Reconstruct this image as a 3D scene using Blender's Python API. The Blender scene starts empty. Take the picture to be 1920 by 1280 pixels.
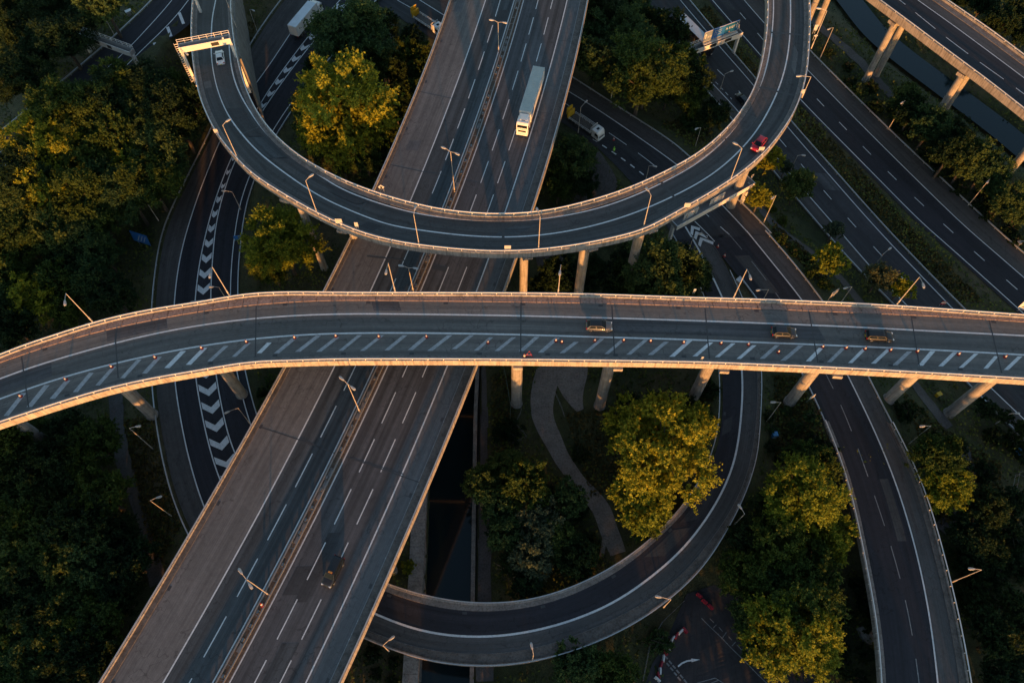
import bpy, math, random
import numpy as np
from mathutils import Vector, Matrix
random.seed(7); RNG = np.random.default_rng(7)
C = bpy.context.scene.collection
SC = bpy.context.scene
# ------------------------------------------------------------------ camera, sky, sun, exposure
CAM_H = 138.0                      # metres above the valley floor (z = 0)
FPX = 1420.0                       # focal length in photograph pixels (1920 wide)
TILT = math.atan(790.0 / FPX)      # the lens leans this far from straight down
cam_d = bpy.data.cameras.new('camera'); cam_d.sensor_width = 36.0
cam_d.lens = FPX / 1920.0 * 36.0; cam_d.clip_start = 1.0; cam_d.clip_end = 6000.0
cam = bpy.data.objects.new('camera', cam_d); C.objects.link(cam)
cam.location = (0, 0, CAM_H); cam.rotation_euler = (TILT, 0, 0)
SC.camera = cam
SUN_EL, SUN_AZ = math.radians(4.0), math.radians(8.0)      # azimuth measured from -Y towards +X
sun_vec = Vector((math.sin(SUN_AZ) * math.cos(SUN_EL), -math.cos(SUN_AZ) * math.cos(SUN_EL), math.sin(SUN_EL)))
world = bpy.data.worlds.new('World'); SC.world = world; world.use_nodes = True
wn = world.node_tree
sky = wn.nodes.new('ShaderNodeTexSky'); sky.sky_type = 'NISHITA'; sky.sun_disc = False
sky.sun_elevation = SUN_EL
sky.sun_rotation = math.pi - SUN_AZ      # Nishita: 0 = +Y, clockwise
sky.dust_density = 0.8; sky.air_density = 1.0; sky.ozone_density = 1.6
bg = wn.nodes['Background']; bg.inputs['Strength'].default_value = 0.15
wn.links.new(sky.outputs[0], bg.inputs[0])
sun_d = bpy.data.lights.new('sun', 'SUN'); sun_d.energy = 3.3; sun_d.angle = math.radians(0.6); sun_d.color = (1.0, 0.42, 0.11)
sun = bpy.data.objects.new('sun', sun_d); C.objects.link(sun)
sun.rotation_euler = (-sun_vec).to_track_quat('-Z', 'Y').to_euler()
SC.view_settings.view_transform = 'Standard'; SC.view_settings.look = 'None'
SC.view_settings.gamma = 1.0; SC.view_settings.use_curve_mapping = False
SC.view_settings.exposure = 1.55
SC.render.engine = 'CYCLES'; SC.cycles.max_bounces = 5; SC.cycles.diffuse_bounces = 3; SC.cycles.glossy_bounces = 2
SC.cycles.transmission_bounces = 2; SC.cycles.transparent_max_bounces = 4; SC.cycles.use_denoising = True
SC.cycles.sample_clamp_indirect = 4.0

# ------------------------------------------------------------------ survey: photograph pixel + known height -> place
_c, _s = math.cos(TILT), math.sin(TILT)
def at(px, py, z=0.0):
    d = np.array([px - 960.0, _s * FPX - _c * (py - 640.0), -_c * FPX - _s * (py - 640.0)])
    t = (z - CAM_H) / d[2]
    return np.array([d[0] * t, d[1] * t, z])
def pix(p):
    v = np.array([p[0], p[1], p[2] - CAM_H]); w = v[1] * _s - v[2] * _c
    return 960 + FPX * v[0] / w, 640 - FPX * (v[1] * _c + v[2] * _s) / w
K = 2.9766
ROWS = (0, 430, 850)
def T(c, r, *uv):            # survey sheet c,r: three-times enlargements of the photograph
    return [(640 * c + u / K, ROWS[r] + v / K) for u, v in uv]
def Z(ox, oy, *uv):
    return [(ox + u / 3.4286, oy + v / 3.4286) for u, v in uv]

# ------------------------------------------------------------------ materials
def new_mat(name):
    m = bpy.data.materials.new(name); m.use_nodes = True
    nt = m.node_tree; return m, nt, nt.nodes['Principled BSDF']
def N(nt, typ, **kw):
    n = nt.nodes.new(typ)
    for k, v in kw.items(): setattr(n, k, v)
    return n
def ramp(nt, fac, stops):
    r = nt.nodes.new('ShaderNodeValToRGB'); e = r.color_ramp.elements
    while len(e) < len(stops): e.new(0.5)
    for i, (p, c) in enumerate(stops):
        e[i].position = p; e[i].color = (*c, 1) if len(c) == 3 else c
    nt.links.new(fac, r.inputs[0]); return r.outputs[0]
def mixc(nt, fac, a, b, mode='MIX'):
    m = nt.nodes.new('ShaderNodeMix'); m.data_type = 'RGBA'; m.blend_type = mode
    for sock, v in ((m.inputs[0], fac), (m.inputs[6], a), (m.inputs[7], b)):
        if hasattr(v, 'is_linked'): nt.links.new(v, sock)
        elif isinstance(v, (int, float)): sock.default_value = v
        else: sock.default_value = (*v, 1)
    return m.outputs[2]
def noise(nt, vec, scale, detail=4, rough=0.6):
    n = nt.nodes.new('ShaderNodeTexNoise'); n.inputs['Scale'].default_value = scale
    n.inputs['Detail'].default_value = detail; n.inputs['Roughness'].default_value = rough
    if vec is not None: nt.links.new(vec, n.inputs['Vector'])
    return n.outputs['Fac']
def mapping(nt, vec, scale):
    m = nt.nodes.new('ShaderNodeMapping'); m.inputs['Scale'].default_value = scale
    nt.links.new(vec, m.inputs['Vector']); return m.outputs[0]
def mul(c, k): return tuple(x * k for x in c)
def asphalt(name, col, streak=0.35, patch=0.3, rough=0.82):
    m, nt, b = new_mat(name)
    tc = N(nt, 'ShaderNodeTexCoord'); uv = tc.outputs['UV']; ob = tc.outputs['Object']
    s1 = noise(nt, mapping(nt, uv, (0.9, 0.012, 1)), 1.0, 3, 0.55)       # wheel tracks
    s2 = noise(nt, mapping(nt, uv, (4.0, 0.05, 1)), 1.0, 2, 0.5)         # fine drag marks
    p1 = noise(nt, ob, 0.05, 5, 0.65); p2 = noise(nt, ob, 1.3, 5, 0.75); p3 = noise(nt, ob, 9.0, 2, 0.8)
    c = ramp(nt, s1, [(0.28, mul(col, 1 - streak)), (0.5, col), (0.74, mul(col, 1 + streak))])
    c = mixc(nt, 1.0, c, ramp(nt, s2, [(0.3, (0.86,) * 3), (0.7, (1.12,) * 3)]), 'MULTIPLY')
    c = mixc(nt, 1.0, c, ramp(nt, p1, [(0.3, (1 - patch,) * 3), (0.7, (1 + patch,) * 3)]), 'MULTIPLY')
    c = mixc(nt, 1.0, c, ramp(nt, p2, [(0.3, (0.85,) * 3), (0.7, (1.15,) * 3)]), 'MULTIPLY')
    c = mixc(nt, 1.0, c, ramp(nt, p3, [(0.25, (0.8,) * 3), (0.75, (1.2,) * 3)]), 'MULTIPLY')
    vo = N(nt, 'ShaderNodeTexVoronoi'); vo.feature = 'DISTANCE_TO_EDGE'; vo.inputs['Scale'].default_value = 1.0     # tar-sealed cracks
    wv = nt.nodes.new('ShaderNodeVectorMath'); wv.operation = 'ADD'; nn = nt.nodes.new('ShaderNodeTexNoise'); nn.inputs['Scale'].default_value = 0.35; nt.links.new(uv, nn.inputs['Vector'])
    nt.links.new(mapping(nt, uv, (0.16, 0.028, 1)), wv.inputs[0]); nt.links.new(nn.outputs['Color'], wv.inputs[1]); nt.links.new(wv.outputs[0], vo.inputs['Vector'])
    c = mixc(nt, 1.0, c, ramp(nt, vo.outputs['Distance'], [(0.0, (0.6,) * 3), (0.012, (1,) * 3)]), 'MULTIPLY')
    oil = noise(nt, mapping(nt, uv, (0.5, 0.11, 1)), 1.0, 5, 0.7)
    c = mixc(nt, 1.0, c, ramp(nt, oil, [(0.30, (0.66,) * 3), (0.42, (1,) * 3), (0.66, (1,) * 3), (0.74, (1.2, 1.18, 1.16))]), 'MULTIPLY')
    nt.links.new(c, b.inputs['Base Color']); b.inputs['Roughness'].default_value = rough
    b.inputs['Specular IOR Level'].default_value = 0.3
    return m
def concrete(name, col, stain=0.4, scale=0.6, rough=0.9):
    m, nt, b = new_mat(name)
    tc = N(nt, 'ShaderNodeTexCoord'); ob = tc.outputs['Object']
    n1 = noise(nt, ob, scale, 6, 0.7); n2 = noise(nt, mapping(nt, ob, (2.8, 2.8, 0.16)), 1.0, 5, 0.65); n3 = noise(nt, ob, 14, 2, 0.7)
    c = ramp(nt, n1, [(0.3, mul(col, 1 - stain)), (0.55, col), (0.8, mul(col, 1.15))])
    c = mixc(nt, 1.0, c, ramp(nt, n2, [(0.34, (0.58, 0.55, 0.52)), (0.5, (0.92,) * 3), (0.66, (1.08,) * 3)]), 'MULTIPLY')
    c = mixc(nt, 1.0, c, ramp(nt, n3, [(0.3, (0.88,) * 3), (0.7, (1.1,) * 3)]), 'MULTIPLY')
    nt.links.new(c, b.inputs['Base Color']); b.inputs['Roughness'].default_value = rough
    return m
def paint(name, col, rough=0.5, wear=0.0, wearcol=(0.06, 0.06, 0.065), metallic=0.0, coat=0.0, wscale=3.0):
    m, nt, b = new_mat(name)
    tc = N(nt, 'ShaderNodeTexCoord'); ob = tc.outputs['Object']
    n1 = noise(nt, ob, 0.8, 4, 0.6)
    c = ramp(nt, n1, [(0.3, mul(col, 0.88)), (0.7, mul(col, 1.06))])
    if wear > 0:
        n2 = noise(nt, ob, wscale, 6, 0.8)
        f = ramp(nt, n2, [(0.62 - wear * 0.4, (0, 0, 0)), (0.70 - wear * 0.3, (1, 1, 1))])
        c = mixc(nt, mixc(nt, wear, (0, 0, 0), f), c, wearcol)
    nt.links.new(c, b.inputs['Base Color']); b.inputs['Roughness'].default_value = rough
    b.inputs['Metallic'].default_value = metallic
    if coat: b.inputs['Coat Weight'].default_value = coat; b.inputs['Coat Roughness'].default_value = 0.08
    return m
def foliage(name, col, vary=0.45, trans=0.35):
    m, nt, b = new_mat(name)
    at_ = N(nt, 'ShaderNodeAttribute'); at_.attribute_name = 'tint'
    oi = N(nt, 'ShaderNodeObjectInfo')
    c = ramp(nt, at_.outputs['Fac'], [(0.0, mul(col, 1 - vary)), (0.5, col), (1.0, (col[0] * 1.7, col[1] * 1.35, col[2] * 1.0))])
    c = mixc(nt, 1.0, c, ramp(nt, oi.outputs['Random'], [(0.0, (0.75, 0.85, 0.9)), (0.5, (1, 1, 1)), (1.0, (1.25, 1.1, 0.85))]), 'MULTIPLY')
    nt.links.new(c, b.inputs['Base Color']); b.inputs['Roughness'].default_value = 0.6
    b.inputs['Specular IOR Level'].default_value = 0.15
    tr = N(nt, 'ShaderNodeBsdfTranslucent'); nt.links.new(c, tr.inputs[0])
    mx = N(nt, 'ShaderNodeMixShader'); mx.inputs[0].default_value = trans
    nt.links.new(b.outputs[0], mx.inputs[1]); nt.links.new(tr.outputs[0], mx.inputs[2])
    nt.links.new(mx.outputs[0], nt.nodes['Material Output'].inputs[0])
    return m
M = {}
M['asph_m6'] = asphalt('asphalt_motorway_lanes', (0.052, 0.059, 0.065), 0.55, 0.18)
M['asph_m6b'] = asphalt('asphalt_motorway_lanes_warm', (0.070, 0.071, 0.076), 0.5, 0.18)
M['asph_m6s'] = asphalt('asphalt_motorway_shoulder', (0.128, 0.120, 0.115), 0.25, 0.16)
M['asph_grey'] = asphalt('asphalt_grey_shoulder', (0.098, 0.098, 0.102), 0.2, 0.15)
M['asph_fly'] = asphalt('asphalt_flyover', (0.134, 0.126, 0.119), 0.25, 0.12)
M['asph_flyl'] = asphalt('asphalt_flyover_lane', (0.102, 0.099, 0.096), 0.28, 0.12)
M['asph_loop'] = asphalt('asphalt_loop', (0.060, 0.060, 0.061), 0.35, 0.18)
M['asph_dark'] = asphalt('asphalt_dark', (0.022, 0.022, 0.028), 0.3, 0.2)  # darkest of the road surfaces, one even tone under the streaks
M['asph_ramp'] = asphalt('asphalt_old_ramp_shoulder', (0.066, 0.064, 0.064), 0.2, 0.2)
M['asph_gnd'] = asphalt('asphalt_ground_road', (0.036, 0.036, 0.040), 0.3, 0.25)
M['asph_gsh'] = asphalt('asphalt_ground_shoulder', (0.062, 0.057, 0.055), 0.2, 0.25)
M['asph_yard'] = asphalt('asphalt_yard', (0.042, 0.038, 0.040), 0.1, 0.4)
M['patch_d'] = asphalt('asphalt_repair_dark', (0.042, 0.043, 0.046), 0.15, 0.1)
M['patch_l'] = asphalt('asphalt_repair_pale', (0.105, 0.102, 0.100), 0.15, 0.1)
M['tar'] = paint('tar_joint', (0.040, 0.040, 0.042), 0.6)
M['path'] = concrete('trodden_path', (0.135, 0.118, 0.105), 0.3, 0.3)
M['path2'] = concrete('tarmac_footpath', (0.085, 0.078, 0.076), 0.3, 0.3)
M['sand'] = concrete('sandy_path', (0.20, 0.18, 0.16), 0.35, 0.4)
M['gravel'] = concrete('gravel_ground', (0.085, 0.075, 0.07), 0.4, 2.0)
M['conc'] = concrete('concrete_weathered', (0.31, 0.285, 0.26), 0.4)
M['conc_l'] = concrete('concrete_pale', (0.37, 0.335, 0.30), 0.32)
M['conc_d'] = concrete('concrete_dark_stained', (0.22, 0.205, 0.19), 0.45)
M['verge'] = concrete('verge_concrete', (0.20, 0.175, 0.16), 0.35)
M['verge_d'] = concrete('verge_dirty', (0.125, 0.108, 0.097), 0.45)
M['verge_p'] = concrete('verge_slab_pinkish', (0.30, 0.215, 0.185), 0.25)
M['median'] = concrete('median_gritty', (0.12, 0.09, 0.07), 0.5, 1.5)
M['white'] = paint('road_paint_white', (0.62, 0.63, 0.64), 0.6, 0.35, (0.2, 0.2, 0.2))
M['white_h'] = paint('road_paint_hatch', (0.40, 0.40, 0.41), 0.65, 0.45, (0.13, 0.13, 0.132), wscale=1.6)
M['white_w'] = paint('road_paint_worn', (0.42, 0.42, 0.42), 0.65, 0.75, (0.09, 0.09, 0.092), wscale=2.0)
M['steel'] = paint('galvanised_steel', (0.50, 0.50, 0.50), 0.42, 0.3, (0.3, 0.28, 0.26), 0.55)
M['steel_d'] = paint('steel_dull', (0.22, 0.22, 0.22), 0.55, 0.4, (0.14, 0.11, 0.09), 0.3)
M['rail'] = paint('rail_pale_paint', (0.66, 0.65, 0.63), 0.45, 0.15, (0.4, 0.37, 0.33))
M['pole'] = paint('lamp_post_paint', (0.42, 0.38, 0.33), 0.5, 0.2, (0.3, 0.25, 0.2))
M['lamp'] = paint('lamp_head_shell', (0.36, 0.36, 0.355), 0.55)
M['cream'] = paint('gantry_cream_paint', (0.62, 0.60, 0.56), 0.45, 0.15, (0.4, 0.38, 0.34))
def ground_mat():
    m, nt, b = new_mat('valley_ground')
    tc = N(nt, 'ShaderNodeTexCoord'); ob = tc.outputs['Object']
    n1 = noise(nt, ob, 0.035, 5, 0.6); n2 = noise(nt, ob, 0.5, 6, 0.7); n3 = noise(nt, ob, 5, 3, 0.8)
    c = ramp(nt, n1, [(0.35, (0.030, 0.042, 0.012)), (0.5, (0.055, 0.058, 0.020)), (0.65, (0.085, 0.070, 0.034))])
    c = mixc(nt, 1.0, c, ramp(nt, n2, [(0.3, (0.55,) * 3), (0.7, (1.3,) * 3)]), 'MULTIPLY')
    c = mixc(nt, 1.0, c, ramp(nt, n3, [(0.3, (0.6,) * 3), (0.7, (1.35,) * 3)]), 'MULTIPLY')
    nt.links.new(c, b.inputs['Base Color']); b.inputs['Roughness'].default_value = 0.95
    bp = N(nt, 'ShaderNodeBump'); bp.inputs['Strength'].default_value = 0.8; bp.inputs['Distance'].default_value = 0.3
    nt.links.new(noise(nt, ob, 3.0, 4, 0.8), bp.inputs['Height']); nt.links.new(bp.outputs[0], b.inputs['Normal'])
    return m
M['ground'] = ground_mat()
def water_mat():
    m, nt, b = new_mat('canal_water')
    b.inputs['Base Color'].default_value = (0.006, 0.014, 0.017, 1); b.inputs['Roughness'].default_value = 0.07; b.inputs['Specular IOR Level'].default_value = 0.6
    b.inputs['IOR'].default_value = 1.33
    tc = N(nt, 'ShaderNodeTexCoord'); bp = N(nt, 'ShaderNodeBump'); bp.inputs['Strength'].default_value = 0.05
    nt.links.new(noise(nt, tc.outputs['Object'], 1.2, 3), bp.inputs['Height']); nt.links.new(bp.outputs[0], b.inputs['Normal'])
    return m
M['water'] = water_mat()

# ------------------------------------------------------------------ mesh helpers
def link(name, me, mat, parent=None, smooth=False):
    if mat is not None: me.materials.append(mat)
    if smooth:
        for p in me.polygons: p.use_smooth = True
    o = bpy.data.objects.new(name, me); C.objects.link(o)
    if parent is not None: o.parent = parent
    return o
class MB:
    def __init__(s): s.v = []; s.f = []; s.uv = []
    def add(s, vs, fs, uv=None):
        k = len(s.v); s.v += [tuple(map(float, v)) for v in vs]; s.f += [tuple(i + k for i in f) for f in fs]
        s.uv += list(uv) if uv is not None else [(0, 0)] * len(vs); return s
    def box(s, c, d, rz=0.0, taper=1.0, M4=None):
        x, y, z = d[0] / 2, d[1] / 2, d[2] / 2
        vs = [(-x, -y, -z), (x, -y, -z), (x, y, -z), (-x, y, -z), (-x * taper, -y * taper, z), (x * taper, -y * taper, z), (x * taper, y * taper, z), (-x * taper, y * taper, z)]
        cr, sr = math.cos(rz), math.sin(rz)
        vs = [(c[0] + a * cr - b * sr, c[1] + a * sr + b * cr, c[2] + e) for a, b, e in vs]
        if M4 is not None: vs = [tuple(M4 @ Vector(v)) for v in vs]
        return s.add(vs, [(3, 2, 1, 0), (4, 5, 6, 7), (0, 1, 5, 4), (1, 2, 6, 5), (2, 3, 7, 6), (3, 0, 4, 7)])
    def tube(s, a, b, r0, r1=None, n=8, cap=True):
        r1 = r0 if r1 is None else r1
        a = Vector(a); b = Vector(b); d = (b - a).normalized()
        u = d.orthogonal().normalized(); w = d.cross(u)
        vs = []
        for p, r in ((a, r0), (b, r1)):
            for i in range(n):
                t = 2 * math.pi * i / n; vs.append(tuple(p + (u * math.cos(t) + w * math.sin(t)) * r))
        fs = [(i, (i + 1) % n, n + (i + 1) % n, n + i) for i in range(n)]
        if cap: fs += [tuple(range(n - 1, -1, -1)), tuple(range(n, 2 * n))]
        return s.add(vs, fs)
    def quad(s, a, b, c, d): return s.add([a, b, c, d], [(0, 1, 2, 3)])
    def prism(s, poly, z0, z1):      # poly in xy, counter-clockwise
        n = len(poly)
        vs = [(p[0], p[1], z0) for p in poly] + [(p[0], p[1], z1) for p in poly]
        fs = [tuple(range(n - 1, -1, -1)), tuple(range(n, 2 * n))] + [(i, (i + 1) % n, n + (i + 1) % n, n + i) for i in range(n)]
        return s.add(vs, fs)
    def mesh(s, name):
        me = bpy.data.meshes.new(name); me.from_pydata(s.v, [], s.f); me.update()
        if any(u != (0, 0) for u in s.uv):
            l = me.uv_layers.new(name='UVMap'); vi = np.empty(len(me.loops), int); me.loops.foreach_get('vertex_index', vi)
            l.data.foreach_set('uv', np.array(s.uv, float)[vi].ravel())
        return me
    def build(s, name, mat, parent=None, smooth=False): return link(name, s.mesh(name), mat, parent, smooth)
def tag(o, label, cat=None, group=None, kind=None):
    o['label'] = label
    if cat: o['category'] = cat
    if group: o['group'] = group
    if kind: o['kind'] = kind
    return o
def thing(name, label, cat, loc=(0, 0, 0), rz=0.0, group=None):
    o = bpy.data.objects.new(name, None); C.objects.link(o); o.empty_display_size = 0.5
    o.location = tuple(float(x) for x in loc); o.rotation_euler = (0, 0, rz)
    return tag(o, label, cat, group)
def structure(o, label=None):
    o['kind'] = 'structure'
    if label: o['label'] = label
    return o
def copy_tree(o, parent=None):
    c = o.copy(); C.objects.link(c)
    if parent is not None: c.parent = parent
    for ch in o.children: copy_tree(ch, c)
    return c

# ------------------------------------------------------------------ paths
def resample(P, step=None, n=None):
    P = np.asarray(P, float); d = np.linalg.norm(np.diff(P, axis=0), axis=1); s = np.r_[0, np.cumsum(d)]
    if n is None: n = max(2, int(round(s[-1] / step)) + 1)
    q = np.linspace(0, s[-1], n); return np.stack([np.interp(q, s, P[:, k]) for k in range(3)], 1)
def smooth_pts(P, sigma, step=1.0):
    P = resample(P, step); n = len(P); k = max(1, int(3 * sigma / step))
    pre = 2 * P[0] - P[1:k + 1][::-1] if n > k else np.repeat(P[:1], k, 0)
    post = 2 * P[-1] - P[-k - 1:-1][::-1] if n > k else np.repeat(P[-1:], k, 0)
    Q = np.vstack([pre, P, post]); w = np.exp(-0.5 * (np.arange(-k, k + 1) * step / sigma) ** 2); w /= w.sum()
    return np.stack([np.convolve(Q[:, j], w, 'valid') for j in range(3)], 1)
def atz(x, y, z, dz=0.0):
    """photograph pixel -> point on a surface whose height is a number or a function of place (X, Y)"""
    if not callable(z): return at(x, y, z + dz) - np.array([0, 0, dz])
    h = 5.0
    for _ in range(12):
        p = at(x, y, h + dz); h = 0.5 * h + 0.5 * z(p[0], p[1])
    p = at(x, y, h + dz); p[2] = h; return p
def path(px, z, sigma=4.0, dz=0.0, ext=(0, 0)):
    """trace on the photograph -> smooth curve in the place; z number or function(X, Y); dz = height of the traced edge above z"""
    P = np.array([atz(x, y, z, dz) for x, y in px])
    if ext[0]: d = P[0] - P[1]; d[2] = 0; P = np.vstack([P[0] + d / np.linalg.norm(d) * ext[0], P])
    if ext[1]: d = P[-1] - P[-2]; d[2] = 0; P = np.vstack([P, P[-1] + d / np.linalg.norm(d) * ext[1]])
    # Catmull-Rom through the survey points, then ease
    if len(P) > 2:
        E = np.vstack([2 * P[0] - P[1], P, 2 * P[-1] - P[-2]]); out = []
        for i in range(1, len(E) - 2):
            for t in np.linspace(0, 1, 8, endpoint=False):
                a, b, c, d = E[i - 1], E[i], E[i + 1], E[i + 2]
                out.append(0.5 * (2 * b + (c - a) * t + (2 * a - 5 * b + 4 * c - d) * t * t + (3 * b - a - 3 * c + d) * t ** 3))
        out.append(P[-1]); P = np.array(out)
    P = smooth_pts(P, sigma) if sigma else resample(P, 1.0)
    if callable(z): P[:, 2] = [z(a, b) for a, b in P[:, :2]]
    return P
def normals(P):      # horizontal left-hand normals
    t = np.gradient(P, axis=0)[:, :2]; t /= np.linalg.norm(t, axis=1)[:, None] + 1e-9
    return np.stack([-t[:, 1], t[:, 0], np.zeros(len(P))], 1)
def offset(P, o): return P + normals(P) * (o if np.isscalar(o) else np.asarray(o)[:, None])
def raise_(P, h): Q = P.copy(); Q[:, 2] += h; return Q
def arclen(P): return np.r_[0, np.cumsum(np.linalg.norm(np.diff(P, axis=0), axis=1))]
def cut(P, s0, s1):
    s = arclen(P); q = np.r_[s0, s[(s > s0 + .05) & (s < s1 - .05)], s1]
    return np.stack([np.interp(q, s, P[:, k]) for k in range(3)], 1)
def near(P, p): return float(arclen(P)[np.argmin(np.linalg.norm(P[:, :2] - np.asarray(p)[:2], axis=1))])
def strip(mb, A, B, nx=1, uvw=None):
    """ruled sheet between two curves, uv in metres (across, along); faces up when A is left of B"""
    n = max(len(A), len(B)); A = resample(A, n=n); B = resample(B, n=n); s = arclen((A + B) / 2)
    w = np.linalg.norm(A - B, axis=1).mean()
    vs, uv, fs = [], [], []
    for i in range(n):
        for j in range(nx + 1):
            t = j / nx; vs.append(A[i] * (1 - t) + B[i] * t); uv.append((0.01 + t * w, 0.01 + s[i]))
    for i in range(n - 1):
        for j in range(nx):
            a = i * (nx + 1) + j; fs.append((a, a + 1, a + nx + 2, a + nx + 1))
    return mb.add(vs, fs, uv)
def ribbon(mb, P, w): return strip(mb, offset(P, w / 2), offset(P, -w / 2))
def sweep(mb, P, prof, caps=True):
    """closed profile [(offset to the left, height)] swept along P"""
    n = len(P); nn = normals(P); m = len(prof); vs, fs = [], []
    for i in range(n):
        for o, h in prof: vs.append(P[i] + nn[i] * o + np.array([0, 0, h]))
    for i in range(n - 1):
        for j in range(m):
            a, b = i * m + j, i * m + (j + 1) % m; fs.append((a, b, b + m, a + m))
    if caps: fs += [tuple(range(m)), tuple((n - 1) * m + j for j in range(m - 1, -1, -1))]
    s = arclen(P)
    return mb.add(vs, fs, [(0.01 + o, 0.01 + s[i]) for i in range(n) for o, h in prof])
def rect(o0, o1, h0, h1): return [(o0, h0), (o0, h1), (o1, h1), (o1, h0)]
def loft(mb, A, B, prof):
    """profile [(from A inward metres or from B inward as ('B',m), height)] between two edge curves, closed loop"""
    n = max(len(A), len(B)); A = resample(A, n=n); B = resample(B, n=n); d = B - A; w = np.linalg.norm(d[:, :2], axis=1); m = len(prof); vs, fs = [], []
    for i in range(n):
        u = d[i] / w[i]
        for o, h in prof:
            p = B[i] - u * o[1] if isinstance(o, tuple) else A[i] + u * o
            vs.append(p + np.array([0, 0, h]))
    for i in range(n - 1):
        for j in range(m):
            a, b = i * m + j, i * m + (j + 1) % m; fs.append((a, a + m, b + m, b))
    fs += [tuple(range(m - 1, -1, -1)), tuple((n - 1) * m + j for j in range(m))]
    return mb.add(vs, fs)
def dashes(P, w, mark, gap, phase, name, mat, parent, h=0.008, smin=0, smax=1e9):
    L = arclen(P)[-1]; s = phase % (mark + gap) - (mark + gap)
    while s < L:
        a, b = max(s, smin, 0.0), min(s + mark, L, smax)
        if b - a > 0.5:
            mb = MB(); ribbon(mb, raise_(resample(cut(P, a, b), step=3.0), h), w); mb.build(name, mat, parent)
        s += mark + gap
def line(P, w, name, mat, parent, h=0.008):
    mb = MB(); ribbon(mb, raise_(P, h), w); return mb.build(name, mat, parent)
def railing(P, parent, h0=0.0, h1=1.1, sp=2.6, r=0.075, mat='rail', rails=(1.0,), name='railing', post=0.07):
    mb = MB()
    for q in rails: sweep(mb, P, rect(-r, r, h0 + (h1 - h0) * q - 2 * r, h0 + (h1 - h0) * q))
    s = arclen(P); nn = normals(P)
    for d in np.arange(sp / 2, s[-1], sp):
        p = np.array([np.interp(d, s, P[:, k]) for k in range(3)]); i = int(np.argmin(abs(s - d))); a = math.atan2(nn[i][1], nn[i][0])
        mb.box((p[0], p[1], p[2] + (h0 + h1) / 2 - 0.04), (post * 2.2, post * 1.3, h1 - h0 - 0.04), a)
    return mb.build(name, M[mat], parent)

def cross_strip(A, B, s, w, parent, name, mat, h=0.010):
    """transverse strip across a deck between edge curves A and B at arc position s on A"""
    n = max(len(A), len(B)); A = resample(A, n=n); B = resample(B, n=n); i = int(np.clip(np.argmin(abs(arclen(A) - s)), 1, n - 2))
    a, b = A[i], B[i]; t = (A[i + 1] - A[i - 1]); t /= np.linalg.norm(t)
    mb = MB(); vs = [a - t * w / 2, b - t * w / 2, b + t * w / 2, a + t * w / 2]
    mb.add([v + np.array([0, 0, h]) for v in vs], [(0, 1, 2, 3)]); return mb.build(name, mat, parent)

# ------------------------------------------------------------------ bridge kit
ZM, ZF, ZL, ZH = 21.0, 30.0, 29.5, 20.0         # motorway, straight flyover, loop flyover, far viaduct
def slab(root, A, B, drop=0.03, edge=0.9, th=1.6, ins=2.2):
    mb = MB(); loft(mb, A, B, [(0.05, -drop), (('B', 0.05), -drop), (('B', 0.05), -edge), (('B', ins), -th), (ins, -th), (0.05, -edge)])
    return mb.build('deck', M['conc_d'], root)
def parapet(root, P, inward, h0=-0.95, h1=0.72, th=0.32, seg=2.5, mat='conc_l', label=None):
    """concrete edge panels with open joints; inward = +1 when the deck lies to the left of P"""
    L = arclen(P)[-1]; n = max(1, int(round(L / seg))); d = L / n
    for i in range(n):
        Q = cut(P, i * d + 0.012, (i + 1) * d - 0.012); Q = np.array([Q[0], Q[len(Q) // 2], Q[-1]]) if len(Q) > 2 else Q
        mb = MB(); e = 0.02 * math.sin(i * 12.9898)
        a, b = (0.0 + e, inward * th + e) if inward > 0 else (inward * th + e, 0.0 + e)
        sweep(mb, Q, [(a, h0), (a, h1), (b, h1), (b, -0.02), (b, h0)] if True else None); mb.build('parapet_panel', M[mat], root)
def kerb_strip(root, A, B, name, mat, h=0.12):
    """raised verge between two curves"""
    mb = MB(); loft(mb, A, B, [(0, h), (('B', 0), h), (('B', 0), -0.02), (0, -0.02)]); return mb.build(name, M[mat], root)
def surf(root, A, B, name, mat, h=0.0, nx=3):
    mb = MB(); strip(mb, raise_(A, h), raise_(B, h), nx); return mb.build(name, M[mat], root)
def joint(root, a, b, z, w=0.35, h=0.012, name='expansion_joint', mat='tar'):
    p, q = at(*a, z), at(*b, z); t = (q - p) / np.linalg.norm(q - p); n = np.array([-t[1], t[0], 0]) * w / 2
    mb = MB(); up = np.array([0, 0, h]); mb.add([p - n + up, q - n + up, q + n + up, p + n + up], [(0, 1, 2, 3)]); return mb.build(name, M[mat], root)
COLS = []       # (x, y, radius) footprints, kept clear of trees
def column(root, x, y, z0, z1, r, name='column'):
    mb = MB(); n = 20
    for a, b, ra, rb in ((z0 - 0.6, z0 + 0.35, r * 1.14, r * 1.14), (z0 + 0.35, z1 - 0.8, r, r), (z1 - 0.8, z1, r, r * 1.12)):
        mb.tube((x, y, a), (x, y, b), ra, rb, n)
    COLS.append((x, y, r)); return mb.build(name, M['conc'], root, False)
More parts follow.
